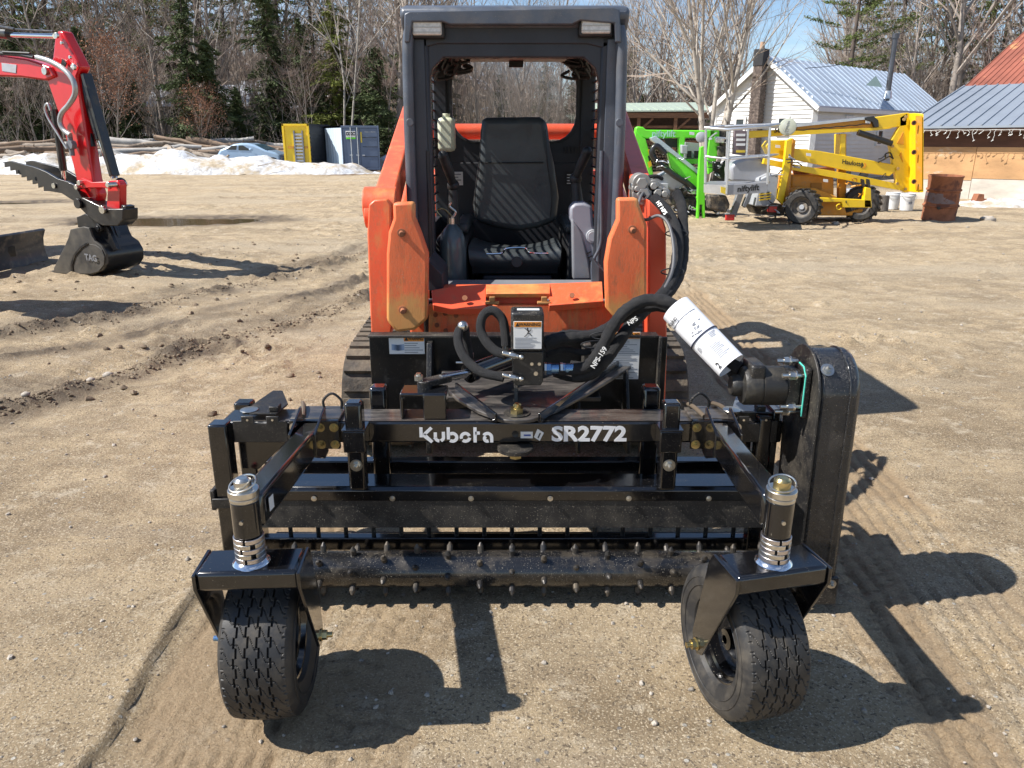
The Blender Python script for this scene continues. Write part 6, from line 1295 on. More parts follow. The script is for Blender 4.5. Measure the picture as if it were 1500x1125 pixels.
mslab(gl_, Dg-.17, .20, 'boom_top_rail', mat('rail_blue_silver', (.50,.60,.64), .3, .5, var=.08), [(953,202), (961,199), (1024,250), (1023,256), (985,226), (955,206)], .006)
mb = MB(); mb.tube(spline([A(*q) for q in ((975,226,Dg-.2), (962,214,Dg-.2), (955,222,Dg-.2), (960,234,Dg-.2), (985,255,Dg-.2), (1006,268,Dg-.2), (1018,278,Dg-.2))], 6), .06, n=8); ch = build(mb, 'hose_chain', EBL, gl_, smooth=60)
mslab(gl_, Dg+.3, .10, 'frame_plate', GRYL, [(1004,208), (1024,210), (1026,232), (1002,232)], .004); mslab(gl_, Dg+.28, .02, 'frame_hole', INK, [(1006,221), (1013,221), (1013,231), (1006,231)], 0); mslab(gl_, Dg+.28, .02, 'frame_hole', INK, [(1017,221), (1024,221), (1024,231), (1017,231)], 0)
mslab(gl_, Dg+.1, .12, 'cross_member', GRN, [(995,233), (1030,233), (1030,240), (995,240)], .006)
mslab(gl_, Dg-.5, .12, 'outrigger', GRN, [(1026,216), (1031,214), (1032,258), (1033,321), (1030,322), (1029,300), (1025,300), (1024,322), (1021,321), (1023,262)], .008)
mslab(gl_, Dg-.48, .1, 'outrigger_brace', GRN, [(1021,288), (1033,288), (1033,291), (1021,291)], .002)
mslab(gl_, Dg, .25, 'rear_post', GRN, [(1040,188), (1054,190), (1054,214), (1046,250), (1038,256), (1036,230)], .02)
mslab(gl_, Dg-.4, .12, 'small_leg', GRN, [(1078,228), (1087,230), (1087,264), (1076,264), (1077,240)], .008)
for k in range(3): mslab(gl_, Dg-.415, .012, 'hazard_stripe', INK if k % 2 else bpy.data.materials['hazard_yellow'], [(1077,238+k*6), (1083,235+k*6), (1083,240+k*6), (1077,244+k*6)], 0)
mslab(gl_, Dg, .5, 'chassis', mat('chassis_grey', (.30,.31,.33), .5, var=.15), [(958,262), (985,248), (1016,270), (1022,286), (1008,284), (975,276)], .02)
mslab(gl_, Dg-.1, .6, 'axle_frame', DRKB, [(980,290), (1022,292), (1060,300), (1064,312), (1010,306), (982,300)], .02)
mslab(gl_, Dg-.3, .5, 'battery_tray', ALU, [(1008,279), (1022,278), (1022,285), (1009,284)], .01)
lugtyre(gl_, A(1012,297,Dg+.1), .30, .26, V((.2,.98,0))); lugtyre(gl_, A(978,294,Dg+.9), .30, .26, V((.2,.98,0)))
mslab(gl_, Dg+.1, .3, 'engine_block', DRKB, [(1046,190), (1068,190), (1068,228), (1050,232)], .03); mslab(gl_, Dg, .1, 'drive_guard', EBL, [(1048,248), (1066,232), (1066,266), (1044,268)], .02)
c = A(1027,201,Dg-.6); mb = MB(); mb.lathe([(0,-.02),(.085,-.02),(.10,-.01),(.10,.02),(0,.02)], c, (.1,1,0), 28); build(mb, 'round_disc', GRYL, gl_)
for i in range(9):
    rd_ = random.Random(i); a = (rd_.uniform(1038,1066), rd_.uniform(286,306)); mb = MB(); mb.tube(spline([A(a[0], a[1], Dg-.2), A(a[0]+6, a[1]+8, Dg-.25), A(a[0]+12, a[1]+2, Dg-.2)], 4), .018, n=6); build(mb, 'hose_bunch', EBL if i % 2 else GRYL, gl_)

rd = random.Random(14)
def clutter(par, D_, x0, x1, y0, y1, n, mts):
    for i in range(n):
        a, b = rd.uniform(x0, x1), rd.uniform(y0, y1); pts = [A(a, b, D_ + rd.uniform(-.1,.1))]
        for j in range(3): a += rd.uniform(-9, 9); b += rd.uniform(-5, 6); pts.append(A(a, b, D_ + rd.uniform(-.15,.15)))
        mb = MB(); mb.tube(spline(pts, 4), rd.choice((.008,.011,.016)), n=5); build(mb, 'hydraulic_hose', rd.choice(mts), par, smooth=60)
clutter(gl_, Dg-.25, 955, 1020, 205, 262, 8, [EBL, ALU]); clutter(gl_, Dg-.3, 960, 1060, 262, 308, 16, [EBL, DRKB, GRYL, ALU]); clutter(gl_, Dg-.1, 1042, 1066, 192, 262, 10, [EBL, ALU, GRYL])
clutter(yl, D-.3, 1146, 1175, 222, 262, 6, [EBL, GRYL]); clutter(yl, D-.2, 1222, 1262, 262, 300, 6, [EBL, YELD]); clutter(yl, D-.05, 1292, 1312, 196, 262, 4, [EBL]); clutter(yl, D-.3, 1112, 1150, 298, 316, 6, [DRKB, GRYL])
for x0, y0, w_, h_, mt in ((998,212,10,14,GRYL), (1048,200,14,10,ALU), (1052,214,10,16,DRKB), (966,268,14,9,GRYL), (990,276,12,8,EBL), (1006,290,14,9,DRKB), (1040,290,12,8,GRYL), (1044,236,12,16,EBL)):
    mslab(gl_, Dg-.12+rd.uniform(-.05,.05), .16, 'machinery_box', mt, [(x0,y0), (x0+w_,y0+1), (x0+w_-1,y0+h_), (x0+1,y0+h_-1)], .015)
for x0, y0 in ((1181,224), (1206,262), (1136,212), (1268,176), (1010,193), (1027,226)): mslab(yl if x0 > 1060 else gl_, (D if x0 > 1060 else Dg) - .022, .006, 'warning_sticker', DECW, [(x0,y0), (x0+7,y0+.8), (x0+7,y0+5), (x0,y0+4.2)], 0)
mb = MB(); mb.tube([A(1168+i*9.6, 190.5-i*.9 + (1.2 if i % 2 else 0), D-.045) for i in range(12)], .010, n=5); build(mb, 'cable_track', EBL, yl)
# ================================================================== BUILDINGS
SID = mat('white_siding', (.74,.74,.72), .6, var=.06, vs=1, dust=.2, dcol=(.5,.48,.43)); TRIM = mat('white_trim', (.78,.78,.77), .5, var=.04)
ROOFB = mat('galvanised_roof', (.50,.58,.68), .35, .35, var=.12, vs=.7, dust=.3, dcol=(.34,.36,.38), ds=1.5); ROOFG = mat('grey_metal_roof', (.33,.37,.42), .4, .35, var=.1, vs=.8)
ROOFR = mat('rusty_tin_roof', (.30,.095,.06), .7, var=.3, vs=.8, second=(.50,.26,.11), st=.56, ss=.7, sw=.03, stretch=(1,1,.4)); GROOF = mat('pale_green_roof', (.40,.47,.38), .5, .1, var=.12)
WOOD = mat('brown_boards', (.17,.085,.045), .85, var=.3, vs=3, stretch=(1,1,6)); WOODD = mat('dark_timber', (.07,.04,.028), .9, var=.35)
def wallquad(par, p0, p1, z0, zt, name, mt, th=.15, bev=0):            # wall between two ground points; zt(t) is the top height along it
    p0, p1 = V((*p0, 0)), V((*p1, 0)); d = (p1-p0); n = V((-d.y, d.x, 0)).normalized()*th; k = [0, .5, 1]
    pts = [p0 + V((0,0,z0)), p1 + V((0,0,z0))] + [p0.lerp(p1, t) + V((0,0,zt(t))) for t in reversed(k)]
    mb = MB(); mb.prism([p + n/2 for p in pts], n); return build(mb, name, mt, par, bevel=bev)
hC, hA, hB = V((11.13, 30.0)), V((.74, .67)), V((-.67, .74))          # near corner, long direction, gable direction
hw, hl, he, hr = 4.15, 12.0, 2.82, 4.45
house = thing('house', 'small white clapboard house with bluish metal roof and outside chimney', 'house', (*(hC + hA*6 + hB*2), 0))
c00, c10, c01, c11 = hC, hC + hA*hl, hC + hB*hw, hC + hA*hl + hB*hw
mb = MB(); gp = [(c00, 0), (c00, he), (c00.lerp(c01, .5), hr), (c01, he), (c01, 0)]
mb.prism([V((p.x, p.y, z)) for p, z in gp], V((*hA, 0))*.15); body = build(mb, 'gable_wall', SID, house)
mb = MB(); mb.obox(V((*(c00.lerp(c10, .5)), he/2)), V((*hA, 0))*hl/2, V((*hB, 0))*.07, V((0,0,he/2))); build(mb, 'side_wall', SID, house)
mb = MB(); mb.obox(V((*(c01.lerp(c11, .5)), he/2)), V((*hA, 0))*hl/2, V((*hB, 0))*.07, V((0,0,he/2))); mb.prism([V((p.x, p.y, z)) + V((*hA, 0))*hl for p, z in gp], V((*hA, 0))*.15); build(mb, 'back_walls', SID, house)
# clapboards, far too fine to pick apart: real laps, joined
mb = MB(); k = 0; z = .1
while z < hr - .25:
    top = hw if z < he else hw*(1 - (z-he)/(hr-he)); s0 = (hw-top)/2
    a = hC + hB*s0; b = hC + hB*(s0+top); nn = V((*(-hA), 0)); zz = V((0,0,z))
    A_, B_ = V((*a,0))+zz, V((*b,0))+zz; up = V((0,0,.155)); mb.add([A_+nn*.085, B_+nn*.085, B_+up+nn*.112*0+nn*.078, A_+up+nn*.078, A_+nn*.115, B_+nn*.115], [(4,5,2,3), (0,1,5,4)])
    if z < he - .1:
        nn = V((*(-hB), 0)); A_, B_ = V((*hC,0))+zz, V((*(hC+hA*hl),0))+zz; mb.add([A_+nn*.075, B_+nn*.075, B_+up+nn*.078, A_+up+nn*.078, A_+nn*.105, B_+nn*.105], [(4,5,2,3), (0,1,5,4)])
    z += .155
o = build(mb, 'clapboards', SID, house, smooth=0); o['kind'] = 'stuff'
oh = .35
for sgn, nm in ((0, 'roof'), (1, 'roof_back')):
    e = hC if sgn == 0 else c01; r_ = hC + hB*hw/2; dirv = (V((*(e-r_), he-hr))); e3 = V((*r_, hr)) + dirv*(1 + oh/dirv.length); rg = V((*r_, hr+.05)); e3.z += .05
    a0 = V((*(-hA*.3), 0)); a1 = V((*(hA*(hl+.3)), 0)); mb = MB(); mb.prism([rg+a0, rg+a1, e3+a1, e3+a0], V((0,0,.06))); rf = build(mb, nm, ROOFB, house)
    if sgn == 0:
        mb = MB()
        for k in range(26): q = a0 + (a1-a0)*(k/25); mb.bar(rg+q+V((0,0,.04)), e3+q+V((0,0,.04)), .035, .035)
        o = build(mb, 'roof_ribs', ROOFB, rf); o['kind'] = 'stuff'
    mb = MB(); mb.bar(rg+a0+V((0,0,-.07)), e3+a0+V((0,0,-.07)), .04, .16); build(mb, 'rake_board', TRIM, house)
    mb = MB(); mb.bar(e3+a0+V((0,0,-.09)), e3+a1+V((0,0,-.09)), .04, .14); build(mb, 'fascia', TRIM, house)
mb = MB()
for p in (c00, c01): mb.box(p.x-.10, p.x+.10, p.y-.12, p.y+.04, 0, he)
build(mb, 'corner_boards', TRIM, house)
WING = mat('window_glass', (.03,.04,.05), .08, var=.3)
def hwin(p, d, n, w_, h, z0):
    d = V((*d, 0)); n = V((*n, 0)); c = V((*p, z0+h/2)) + n*.13; mb = MB()
    for s in (-1, 1): mb.obox(c + d*s*w_/2, d*.045, n*.03, V((0,0,h/2+.05))); mb.obox(c + V((0,0,s*h/2)), d*(w_/2+.05), n*.033, V((0,0,.045)))
    mb.obox(c, d*w_/2, n*.022, V((0,0,.02))); wn = build(mb, 'window', TRIM, house); mb = MB(); mb.obox(c - n*.01, d*w_/2, n*.012, V((0,0,h/2))); build(mb, 'pane', WING, wn)
nG, nS = -hA, -hB
hwin(hC + hB*1.15, hB, nG, .42, .62, 1.35+.35); hwin(hC + hB*3.0, hB, nG, .42, .62, 1.7); hwin(hC + hA*2.6, hA, nS, .6, .6, 1.75); hwin(hC + hA*5.5, hA, nS, .5, .6, 1.3)
# outside chimney, pipe, roof vent
BRK = mat('sooty_brick', (.10,.078,.068), .9, var=.35, vs=6, second=(.19,.15,.125), ss=9, st=.5, bump=.6, bs=12)
pc = hC + hB*hw*.52 - hA*.40
mb = MB(); mb.obox(V((*pc, 1.9)), V((*hB,0))*.20, V((*hA,0))*.19, V((0,0,1.9))); mb.obox(V((*pc, 3.95)), V((*hB,0))*.19, V((*hA,0))*.19, V((0,0,.25))); ch = build(mb, 'chimney', BRK, house, bevel=.01)
mb = MB(); z = .12
while z < 3.8: mb.obox(V((*pc, z)), V((*hB,0))*.208, V((*hA,0))*.198, V((0,0,.03))); z += .115
o = build(mb, 'brick_courses', BRK, ch); o['kind'] = 'stuff'
mb = MB(); mb.obox(V((*pc, 4.45)), V((*hB,0))*.21, V((*hA,0))*.21, V((0,0,.30))); build(mb, 'chimney_cap', mat('tarred_cap', (.02,.02,.022), .6, var=.3), ch, bevel=.02)
mb = MB(); mb.cyl((*pc, 4.7), (*pc, 5.0), .10, .08, n=14); build(mb, 'flue_pot', mat('clay_pot', (.42,.28,.19), .8), ch)
pp_ = A(1300, 140, 33.2); pt = A(1312, 54, 33.2)
mb = MB(); mb.cyl(pp_ - V((0,0,.2)), pt, .10, n=16); sp_ = build(mb, 'stove_pipe', mat('pipe_steel', (.12,.12,.13), .35, .7, var=.2), house); mb = MB(); mb.cyl(pp_ - V((0,0,.12)), pp_ + V((0,0,.18)), .17, .13, n=16); build(mb, 'pipe_collar', ALU, sp_); mb = MB(); mb.cyl(pt - V((0,0,.05)), pt + V((0,0,.12)), .14, n=16); build(mb, 'pipe_cap', bpy.data.materials['pipe_steel'], sp_)
v0 = [A(1268,125,33.0), A(1283,111,33.3), A(1293,128,32.9)]; mb = MB(); tip = A(1286,116,33.9) + V((.2,.4,.0)); mb.add(v0 + [tip + V((0,.3,-.1))], [(0,1,2),(0,3,1),(1,3,2),(0,2,3)]); build(mb, 'roof_vent', mat('vent_green', (.12,.17,.17), .6), house)
# --- plywood shed with hipped metal roof and icicle lights
shed = thing('shed', 'low plywood shed with grey ribbed metal roof at the right edge', 'shed', (14, 23, 0))
PLY = mat('weathered_plywood', (.52,.30,.14), .8, var=.25, vs=2, second=(.60,.56,.49), st=.56, ss=.9, sw=.10, stretch=(.6,1,2.2), dust=.3, dcol=(.25,.13,.07), ds=4)
PLYW = mat('whitewashed_board', (.55,.50,.43), .85, var=.2, vs=2.5, stretch=(.6,1,2)); DKW = mat('dark_upper_band', (.10,.045,.028), .85, var=.3, vs=2, stretch=(.5,1,4))
sE, sU = V((.75, -.66, 0)).normalized(), V((.66, .75, 0)).normalized(); s0_ = V((10.62, 21.15, 0))
def Q(a, b, z): return s0_ + sE*a + sU*b + V((0,0,z))
def qbox(a0, a1, b0, b1, z0, z1, name, mt, par=None, bev=0):
    mb = MB(); mb.obox(Q((a0+a1)/2, (b0+b1)/2, (z0+z1)/2), sE*(a1-a0)/2, sU*(b1-b0)/2, V((0,0,(z1-z0)/2))); return build(mb, name, mt, par or shed, bevel=bev)
qbox(0, 8, 0, 9, 0, 1.78, 'wall', WOODD)
xs = 0
for i, wd_ in enumerate((1.42, 1.22, 1.22, 1.22, 1.22, 1.22)):
    dz = .012*(i % 2); qbox(xs+.006, xs+wd_-.006, -.02-dz, -.001, .52+.05*(i % 2), 1.33, 'plywood_sheet', PLY, bev=.002); qbox(xs+.006, xs+wd_-.006, -.026-dz, -.001, 0, .51+.05*(i % 2), 'plywood_sheet', PLYW, bev=.002); xs += wd_
qbox(0, 8, -.03, -.001, 1.335, 1.78, 'upper_band', DKW)  # darker band along the top of the wall
e0, e1, r0_, r1_, b0, b1 = Q(-.35,-.4,1.80), Q(8.5,-.4,1.84), Q(-.35,5.4,3.06), Q(8.5,5.4,3.10), Q(-.35,10.5,1.8), Q(8.5,10.5,1.8)
mb = MB(); mb.prism([e0, e1, r1_, r0_], (0,0,.05)); rs = build(mb, 'roof', ROOFG, shed); mb = MB(); mb.prism([r0_, r1_, b1, b0], (0,0,.05)); build(mb, 'roof_back', ROOFG, shed)
mb = MB(); mb.prism([Q(0,0,1.75), Q(0,9.5,1.8), Q(0,5.4,3.0)], sE*.1); build(mb, 'gable', WOODD, shed)
mb = MB()
for k in range(30): mb.bar(Q(-.3+k*.3, -.4, 1.845), Q(-.3+k*.3, 5.4, 3.105), .03, .03)
o = build(mb, 'roof_ribs', ROOFG, rs); o['kind'] = 'stuff'
qbox(-.3, 8.4, -.38, -.34, 1.70, 1.79, 'fascia', WOODD)
il = thing('icicle_light_string', 'white unlit icicle light string hanging under the shed eave', 'light string', Q(2,-.4,1.75)); rd = random.Random(5)
ICE = mat('white_wire', (.72,.72,.68), .5, var=.1); mb = MB(); mb.tube([Q(-.2 + i*.2, -.42, 1.74 - .01*(i % 2)) for i in range(20)], .005, n=4); build(mb, 'main_wire', ICE, il)
for i in range(30):
    x = -.2 + i*.12 + rd.uniform(-.03, .03); l = rd.choice((.08,.12,.18,.25)); p = Q(x, -.42, 1.74); pts = [p]
    for j in range(4): pts.append(pts[-1] + sE*rd.uniform(-.035,.035) + V((0,0,-l/4)))
    mb = MB(); mb.tube(pts, .005, n=4); q = pts[-1]; mb.bar(q-sE*.025+V((0,0,-.02)), q+sE*.025+V((0,0,.012)), .012, .012); build(mb, 'drop', ICE, il)
# --- barn with rusty roof further back
barn = thing('barn', 'barn with steep rust red tin roof behind the plywood shed', 'barn', (21, 36, 0))
q0_, qu, qe = V((18.6, 34, 3.45)), V((5.1, 4.5, 2.95)), V((.66, -.75, 0))
mb = MB(); mb.prism([q0_, q0_+qu, q0_+qu+qe*10, q0_+qe*10], (0,0,.06)); br = build(mb, 'roof', ROOFR, barn); mb = MB()
for k in range(44): mb.bar(q0_+qe*k*.228+V((0,0,.04)), q0_+qu+qe*k*.228+V((0,0,.04)), .03, .03)
o = build(mb, 'roof_corrugation', ROOFR, br); o['kind'] = 'stuff'
mb = MB(); w0 = q0_ + V((.4,.2,-.2)); mb.prism([V((w0.x,w0.y,0)), w0, w0+qe*10, V((*(w0+qe*10).xy, 0))], V((.07,.07,0))); mb.prism([V((w0.x,w0.y,0)), w0, w0+qu*.95, w0+qu*.95+V((3.8,3.4,-2.8)), V((*(w0+qu*.95+V((3.8,3.4,-2.8))).xy, 0))], V((.07,-.07,0))); build(mb, 'wall', WOOD, barn)
mb = MB(); mb.bar(q0_+qu+V((0,0,.06)), q0_+qu+qe*10+V((0,0,.06)), .2, .06); build(mb, 'ridge_cap', mat('ridge_pale', (.55,.45,.38), .6), br)
# --- open pole shed with pale green roof behind the cab
os_ = thing('pole_shed', 'open timber shed with pale green roof and stacked firewood behind the cab', 'shed', (6, 41, 0))
mb = MB(); mb.prism([V((4.2,39.6,2.82)), V((10.0,39.6,2.86)), V((10.0,44,3.40)), V((4.2,44,3.35))], (0,0,.06)); gr = build(mb, 'roof', GROOF, os_); mb = MB()
for k in range(15): mb.bar((4.3+k*.4, 39.6, 2.87+.002*k), (4.3+k*.4, 44, 3.39), .03, .03)
o = build(mb, 'roof_ribs', GROOF, gr); o['kind'] = 'stuff'
mb = MB(); mb.box(4.2, 10, 43.8, 43.9, 0, 3.3); build(mb, 'back_wall', WOODD, os_); mb = MB(); mb.box(4.2, 10, 39.65, 39.75, 2.52, 2.76); build(mb, 'eave_beam', WOOD, os_)
for x in (4.4, 6.2, 8.0, 9.8): mb = MB(); mb.box(x-.08, x+.08, 39.7, 39.86, 0, 2.55); build(mb, 'post', WOOD, os_); mb = MB(); mb.bar((x, 39.78, 1.9), (x+.7, 39.78, 2.5), .1, .1); build(mb, 'brace', WOOD, os_)
for z in (1.35, 2.05): mb = MB(); mb.box(4.3, 9.9, 39.9, 39.98, z, z+.12); build(mb, 'rail', WOOD, os_)
FW = mat('firewood', (.26,.19,.13), .9, var=.4, vs=5); mb = MB(); rd = random.Random(6)
for r in range(11):
    for k in range(38): x = 4.5 + k*.14 + (r % 2)*.07; mb.cyl((x, 40.3, .1+r*.15), (x, 40.9, .1+r*.15), rd.uniform(.05,.075), n=6)
o = build(mb, 'firewood_stack', FW, os_); o['kind'] = 'stuff'
# --- cabins among the trees at the left with snow on their roofs
CW = mat('cabin_wall', (.20,.21,.21), .85, var=.2); SNR = mat('snow_cover', (.82,.85,.9), .7, var=.03)
for px, D, w_, l2, lab in ((128, 60, 3.4, 'cabin roof under snow glimpsed right of the red excavator arm', ''), (262, 58, 2.8, 'cabin roof under snow seen left of the big hemlock', ''), (348, 60, 2.0, 'small cabin roof under snow seen right of the big hemlock', '')):
    x = XD(px, D); z = gz_at(x, D) ; cb = thing('cabin', l2, 'cabin', (x, D, z)); zt = A(px, 152, D).z; ztop = A(px, 124, D).z
    mb = MB(); mb.box(x-w_/2, x+w_/2, D, D+3, z-.5, zt); build(mb, 'wall', CW, cb); mb = MB(); mb.prism([V((x-w_/2-.3, D-.3, zt-.1)), V((x+w_/2+.3, D-.3, zt-.1)), V((x+w_/2+.3, D+1.5, ztop)), V((x-w_/2-.3, D+1.5, ztop))], (0,0,.18)); mb.prism([V((x-w_/2-.3, D+3.3, zt-.1)), V((x+w_/2+.3, D+3.3, zt-.1)), V((x+w_/2+.3, D+1.5, ztop)), V((x-w_/2-.3, D+1.5, ztop))], (0,0,.17)); build(mb, 'roof', SNR, cb)
    mb = MB(); mb.box(x-.4, x+.3, D-.03, D, zt-1.3, zt-.6); build(mb, 'window', WING, cb)
# ================================================================== CONTAINERS
CN = mat('container_slate', (.11,.15,.23), .5, var=.12, vs=1, dust=.2, dcol=(.14,.14,.16)); CNL = mat('container_pale_side', (.54,.64,.72), .5, var=.08, vs=1); CND = mat('container_dark', (.02,.022,.028), .6, var=.2)
cw = 1.84; D = 39.6; cx0 = A(504, 246, D).x; cx1 = A(556, 246, D).x; chh = A(530, 184, D).z
gc = thing('shipping_container', 'slate blue shipping container with pale ribbed side and double doors', 'container', ((cx0+cx1)/2, D+1, 0)); dd = V((-.52, .85, 0)); Ln = 4.2
P0, P1 = V((cx0, D, .08)), V((cx1, D+.15, .08)); up = V((0,0,chh-.08)); mb = MB(); mb.add([P0, P1, P1+dd*Ln, P0+dd*Ln, P0+up, P1+up, P1+dd*Ln+up, P0+dd*Ln+up], [(0,3,2,1),(4,5,6,7),(1,2,6,5),(2,3,7,6),(0,1,5,4)]); build(mb, 'body', CN, gc)
mb = MB(); n = 44; vs = []
for i in range(n+1):
    t = i/n; o_ = .035 if i % 4 in (1, 2) else 0; p = P0 + dd*(.08 + t*(Ln-.16)) - V((.85,.52,0))*(.002 + o_); vs += [p + V((0,0,.10)), p + up - V((0,0,.10))]
mb.add(vs, [(2*i, 2*i+2, 2*i+3, 2*i+1) for i in range(n)]); build(mb, 'corrugated_side', CNL, gc, smooth=0)
fx = (P1-P0).normalized(); fn = V((fx.y, -fx.x, 0))
def onf(u0, u1, z0, z1, th, name, mt, par=gc, P_=None, ex=None, nn=None): mb = MB(); a = P_ or P0; e = ex or fx; n_ = nn or fn; Wd = (P1-P0).length if P_ is None else 1; mb.obox(a + e*(u0+u1)/2*Wd + n_*th/2 + V((0,0,(z0+z1)/2*up.z)), e*(u1-u0)/2*Wd, n_*th/2, V((0,0,(z1-z0)/2*up.z))); return build(mb, name, mt, par, bevel=.008)
for u in (0, 1): onf(u-.015, u+.015, 0, 1, .05, 'corner_post', CN)
onf(0, 1, .95, 1, .045, 'header', CN); onf(0, 1, 0, .035, .045, 'sill', CN)
dr1 = onf(.03, .485, .045, .94, .03, 'door', CN); dr2 = onf(.50, .97, .045, .94, .03, 'door', CN)
for z in (.30, .52, .73): onf(.55, .95, z, z+.012, .045, 'door_rib', CND, dr2)
for u in (.24, .42): q = P0 + fx*(P1-P0).length*u + fn*.06; mb = MB(); mb.cyl(q + V((0,0,.06)), q + V((0,0,up.z-.08)), .022, n=8); build(mb, 'lock_rod', ALU, gc); mb = MB(); mb.bar(q + V((-.10,0,up.z*.34)), q + V((.05,0,up.z*.34)), .03, .03); build(mb, 'lock_handle', ALU, gc)
onf(.53, .60, .32, .35, .05, 'lock_box', ALU, gc); onf(.505, .545, .62, .86, .05, 'yellow_strip', mat('strip_yellow', (.65,.50,.06), .5), gc)
s1 = onf(.11, .37, .74, .88, .045, 'sign', DECW, gc); onf(.11, .37, .70, .74, .045, 'sign_band', GRN, gc)
t = text('DXC', 'sign_lettering', .20, P0 + fx*(P1-P0).length*.24 + fn*.052 + V((0,0,up.z*.815)), fx, (0,0,1), INK, gc, depth=.004, bold=.012); t = text('TRIU 118734', 'container_number', .10, P0 + fx*(P1-P0).length*.77 + fn*.052 + V((0,0,up.z*.86)), fx, (0,0,1), GRYL, gc, depth=.004)
t = text('12', 'container_number', .13, P0 + fx*(P1-P0).length*.12 + fn*.052 + V((0,0,up.z*.12)), fx, (0,0,1), GRYL, gc, depth=.004)
# the graphic on the pale side: white field, green round hill shape and dark patch
sn = -V((.85,.52,0)); 
def sidepoly(pts, off, name, mt): mb = MB(); mb.prism([P0 + dd*Ln*u + sn*off + V((0,0,z*up.z)) for u, z in pts], sn*.004); build(mb, name, mt, gc)
sidepoly([(.98,.95), (.72,.94), (.76,.60), (.98,.40)], .045, 'side_graphic', WHITE); sidepoly([(.97,.05), (.58,.05), (.62,.30), (.72,.45), (.97,.50)], .052, 'side_graphic', CN); sidepoly([(.95,.42), (.72,.40), (.72,.48), (.80,.56), (.95,.56)], .058, 'side_graphic', GRN)
# yellow end-on box with ladder rungs
bx = thing('waste_container', 'yellow ended black waste container left of the slate blue one', 'container', (XD(450,40), 40.2, 0)); Dy = 39.9
x0_, x1_ = A(417,232,Dy).x, A(456,232,Dy).x; x2_ = A(470,232,Dy+1.6).x; zt = A(440,181.5,Dy).z
mb = MB(); mb.box(x0_, x1_, Dy, Dy+.12, .05, zt); yb = build(mb, 'end_panel', YEL, bx, bevel=.02)
for a, b, c_, d_ in ((x0_, x0_+.10, .05, zt), (x1_-.10, x1_, .05, zt), (x0_, x1_, zt-.10, zt), (x0_, x1_, .05, .15)): mb = MB(); mb.box(a, b, Dy-.06, Dy, c_, d_); build(mb, 'panel_rim', YEL, yb, bevel=.01)
lx0, lx1 = A(434,232,Dy).x, A(446,232,Dy).x
for x in (lx0, lx1): mb = MB(); mb.box(x-.03, x+.03, Dy-.10, Dy-.005, .1, zt*.86); build(mb, 'ladder_rail', GRY, yb)
for k in range(11): mb = MB(); mb.box(lx0, lx1, Dy-.09, Dy-.05, .16+k*.155, .25+k*.155); build(mb, 'ladder_rung', GRYL, yb)
for s in (-1, 1): mb = MB(); c_ = (lx0+lx1)/2 + s*.42; mb.box(c_-.15, c_+.15, Dy-.05, Dy-.005, 1.10, 1.20); build(mb, 'panel_bracket', YELD, yb)
mb = MB(); mb.add([(x1_, Dy+.02, .05), (x2_+.35, Dy+2.6, .05), (x2_+.35, Dy+2.6, zt), (x1_, Dy+.02, zt), (x0_, Dy+.1, .05), (x0_+.3, Dy+2.6, .05), (x0_+.3, Dy+2.6, zt), (x0_, Dy+.1, zt)], [(0,1,2,3),(4,7,6,5),(3,2,6,7),(1,5,6,2)]); build(mb, 'body', CND, bx)
for k in range(9): z = .2+k*.2; mb = MB(); mb.bar((x1_+.01, Dy, z), (x2_+.36, Dy+2.58, z), .05, .06); build(mb, 'body_rib', CND, bx)
# ================================================================== CAR BEHIND THE SNOW
CARP = mat('pale_blue_car_paint', (.36,.50,.66), .3, coat=.6, var=.05); 
D = 40.8; z0 = .45
car = thing('parked_car', 'pale blue sedan half buried behind the snow bank', 'car', (A(365,226,D).x, D+.8, 0))
bp = [(320,240), (318,226), (322,219), (333,215), (342,211), (352,209.5), (362,209.5), (372,212), (388,219), (402,223), (410,228), (412,240)]
mb = MB(); mb.prism([A(a, b, D) + V((0,.85,0)) for a, b in bp], (0,1.7,0)); cb = build(mb, 'body', CARP, car, bevel=.10, smooth=50)
def cw_(pts, nm, mt=None, off=.012): mb = MB(); mb.prism([A(a, b, D) - V((0,off,0)) for a, b in pts], (0,.015,0)); build(mb, nm, mt or WING, cb, bevel=.003)
cw_([(331,219), (339,213.5), (347,213), (346,219.5)], 'side_window'); cw_([(349.5,213), (356,213), (366,219), (365,220.5), (349.5,220)], 'side_window')
mb = MB(); mb.prism([A(372,212,D)+V((.02,.1,.02)), A(372,212,D)+V((.02,1.6,.02)), A(390,219.5,D)+V((.02,1.65,.02)), A(390,219.5,D)+V((.02,.02,.02))], (.004,0,.012)); build(mb, 'windscreen', mat('car_glass', (.05,.11,.15), .1, var=.2), cb)
for a in (333, 400): c = A(a, 240, D); mb = MB(); mb.lathe([(0,-.1),(.3,-.1),(.33,-.05),(.33,.1),(0,.1)], (c.x, D+.05, .34), (0,1,0), 24); build(mb, 'wheel', RUB, car)
mb = MB(); c = A(368,219,D); mb.ball((c.x, D-.09, c.z), .09, 10, 6, (1,.7,.7)); build(mb, 'door_mirror', CARP, car)
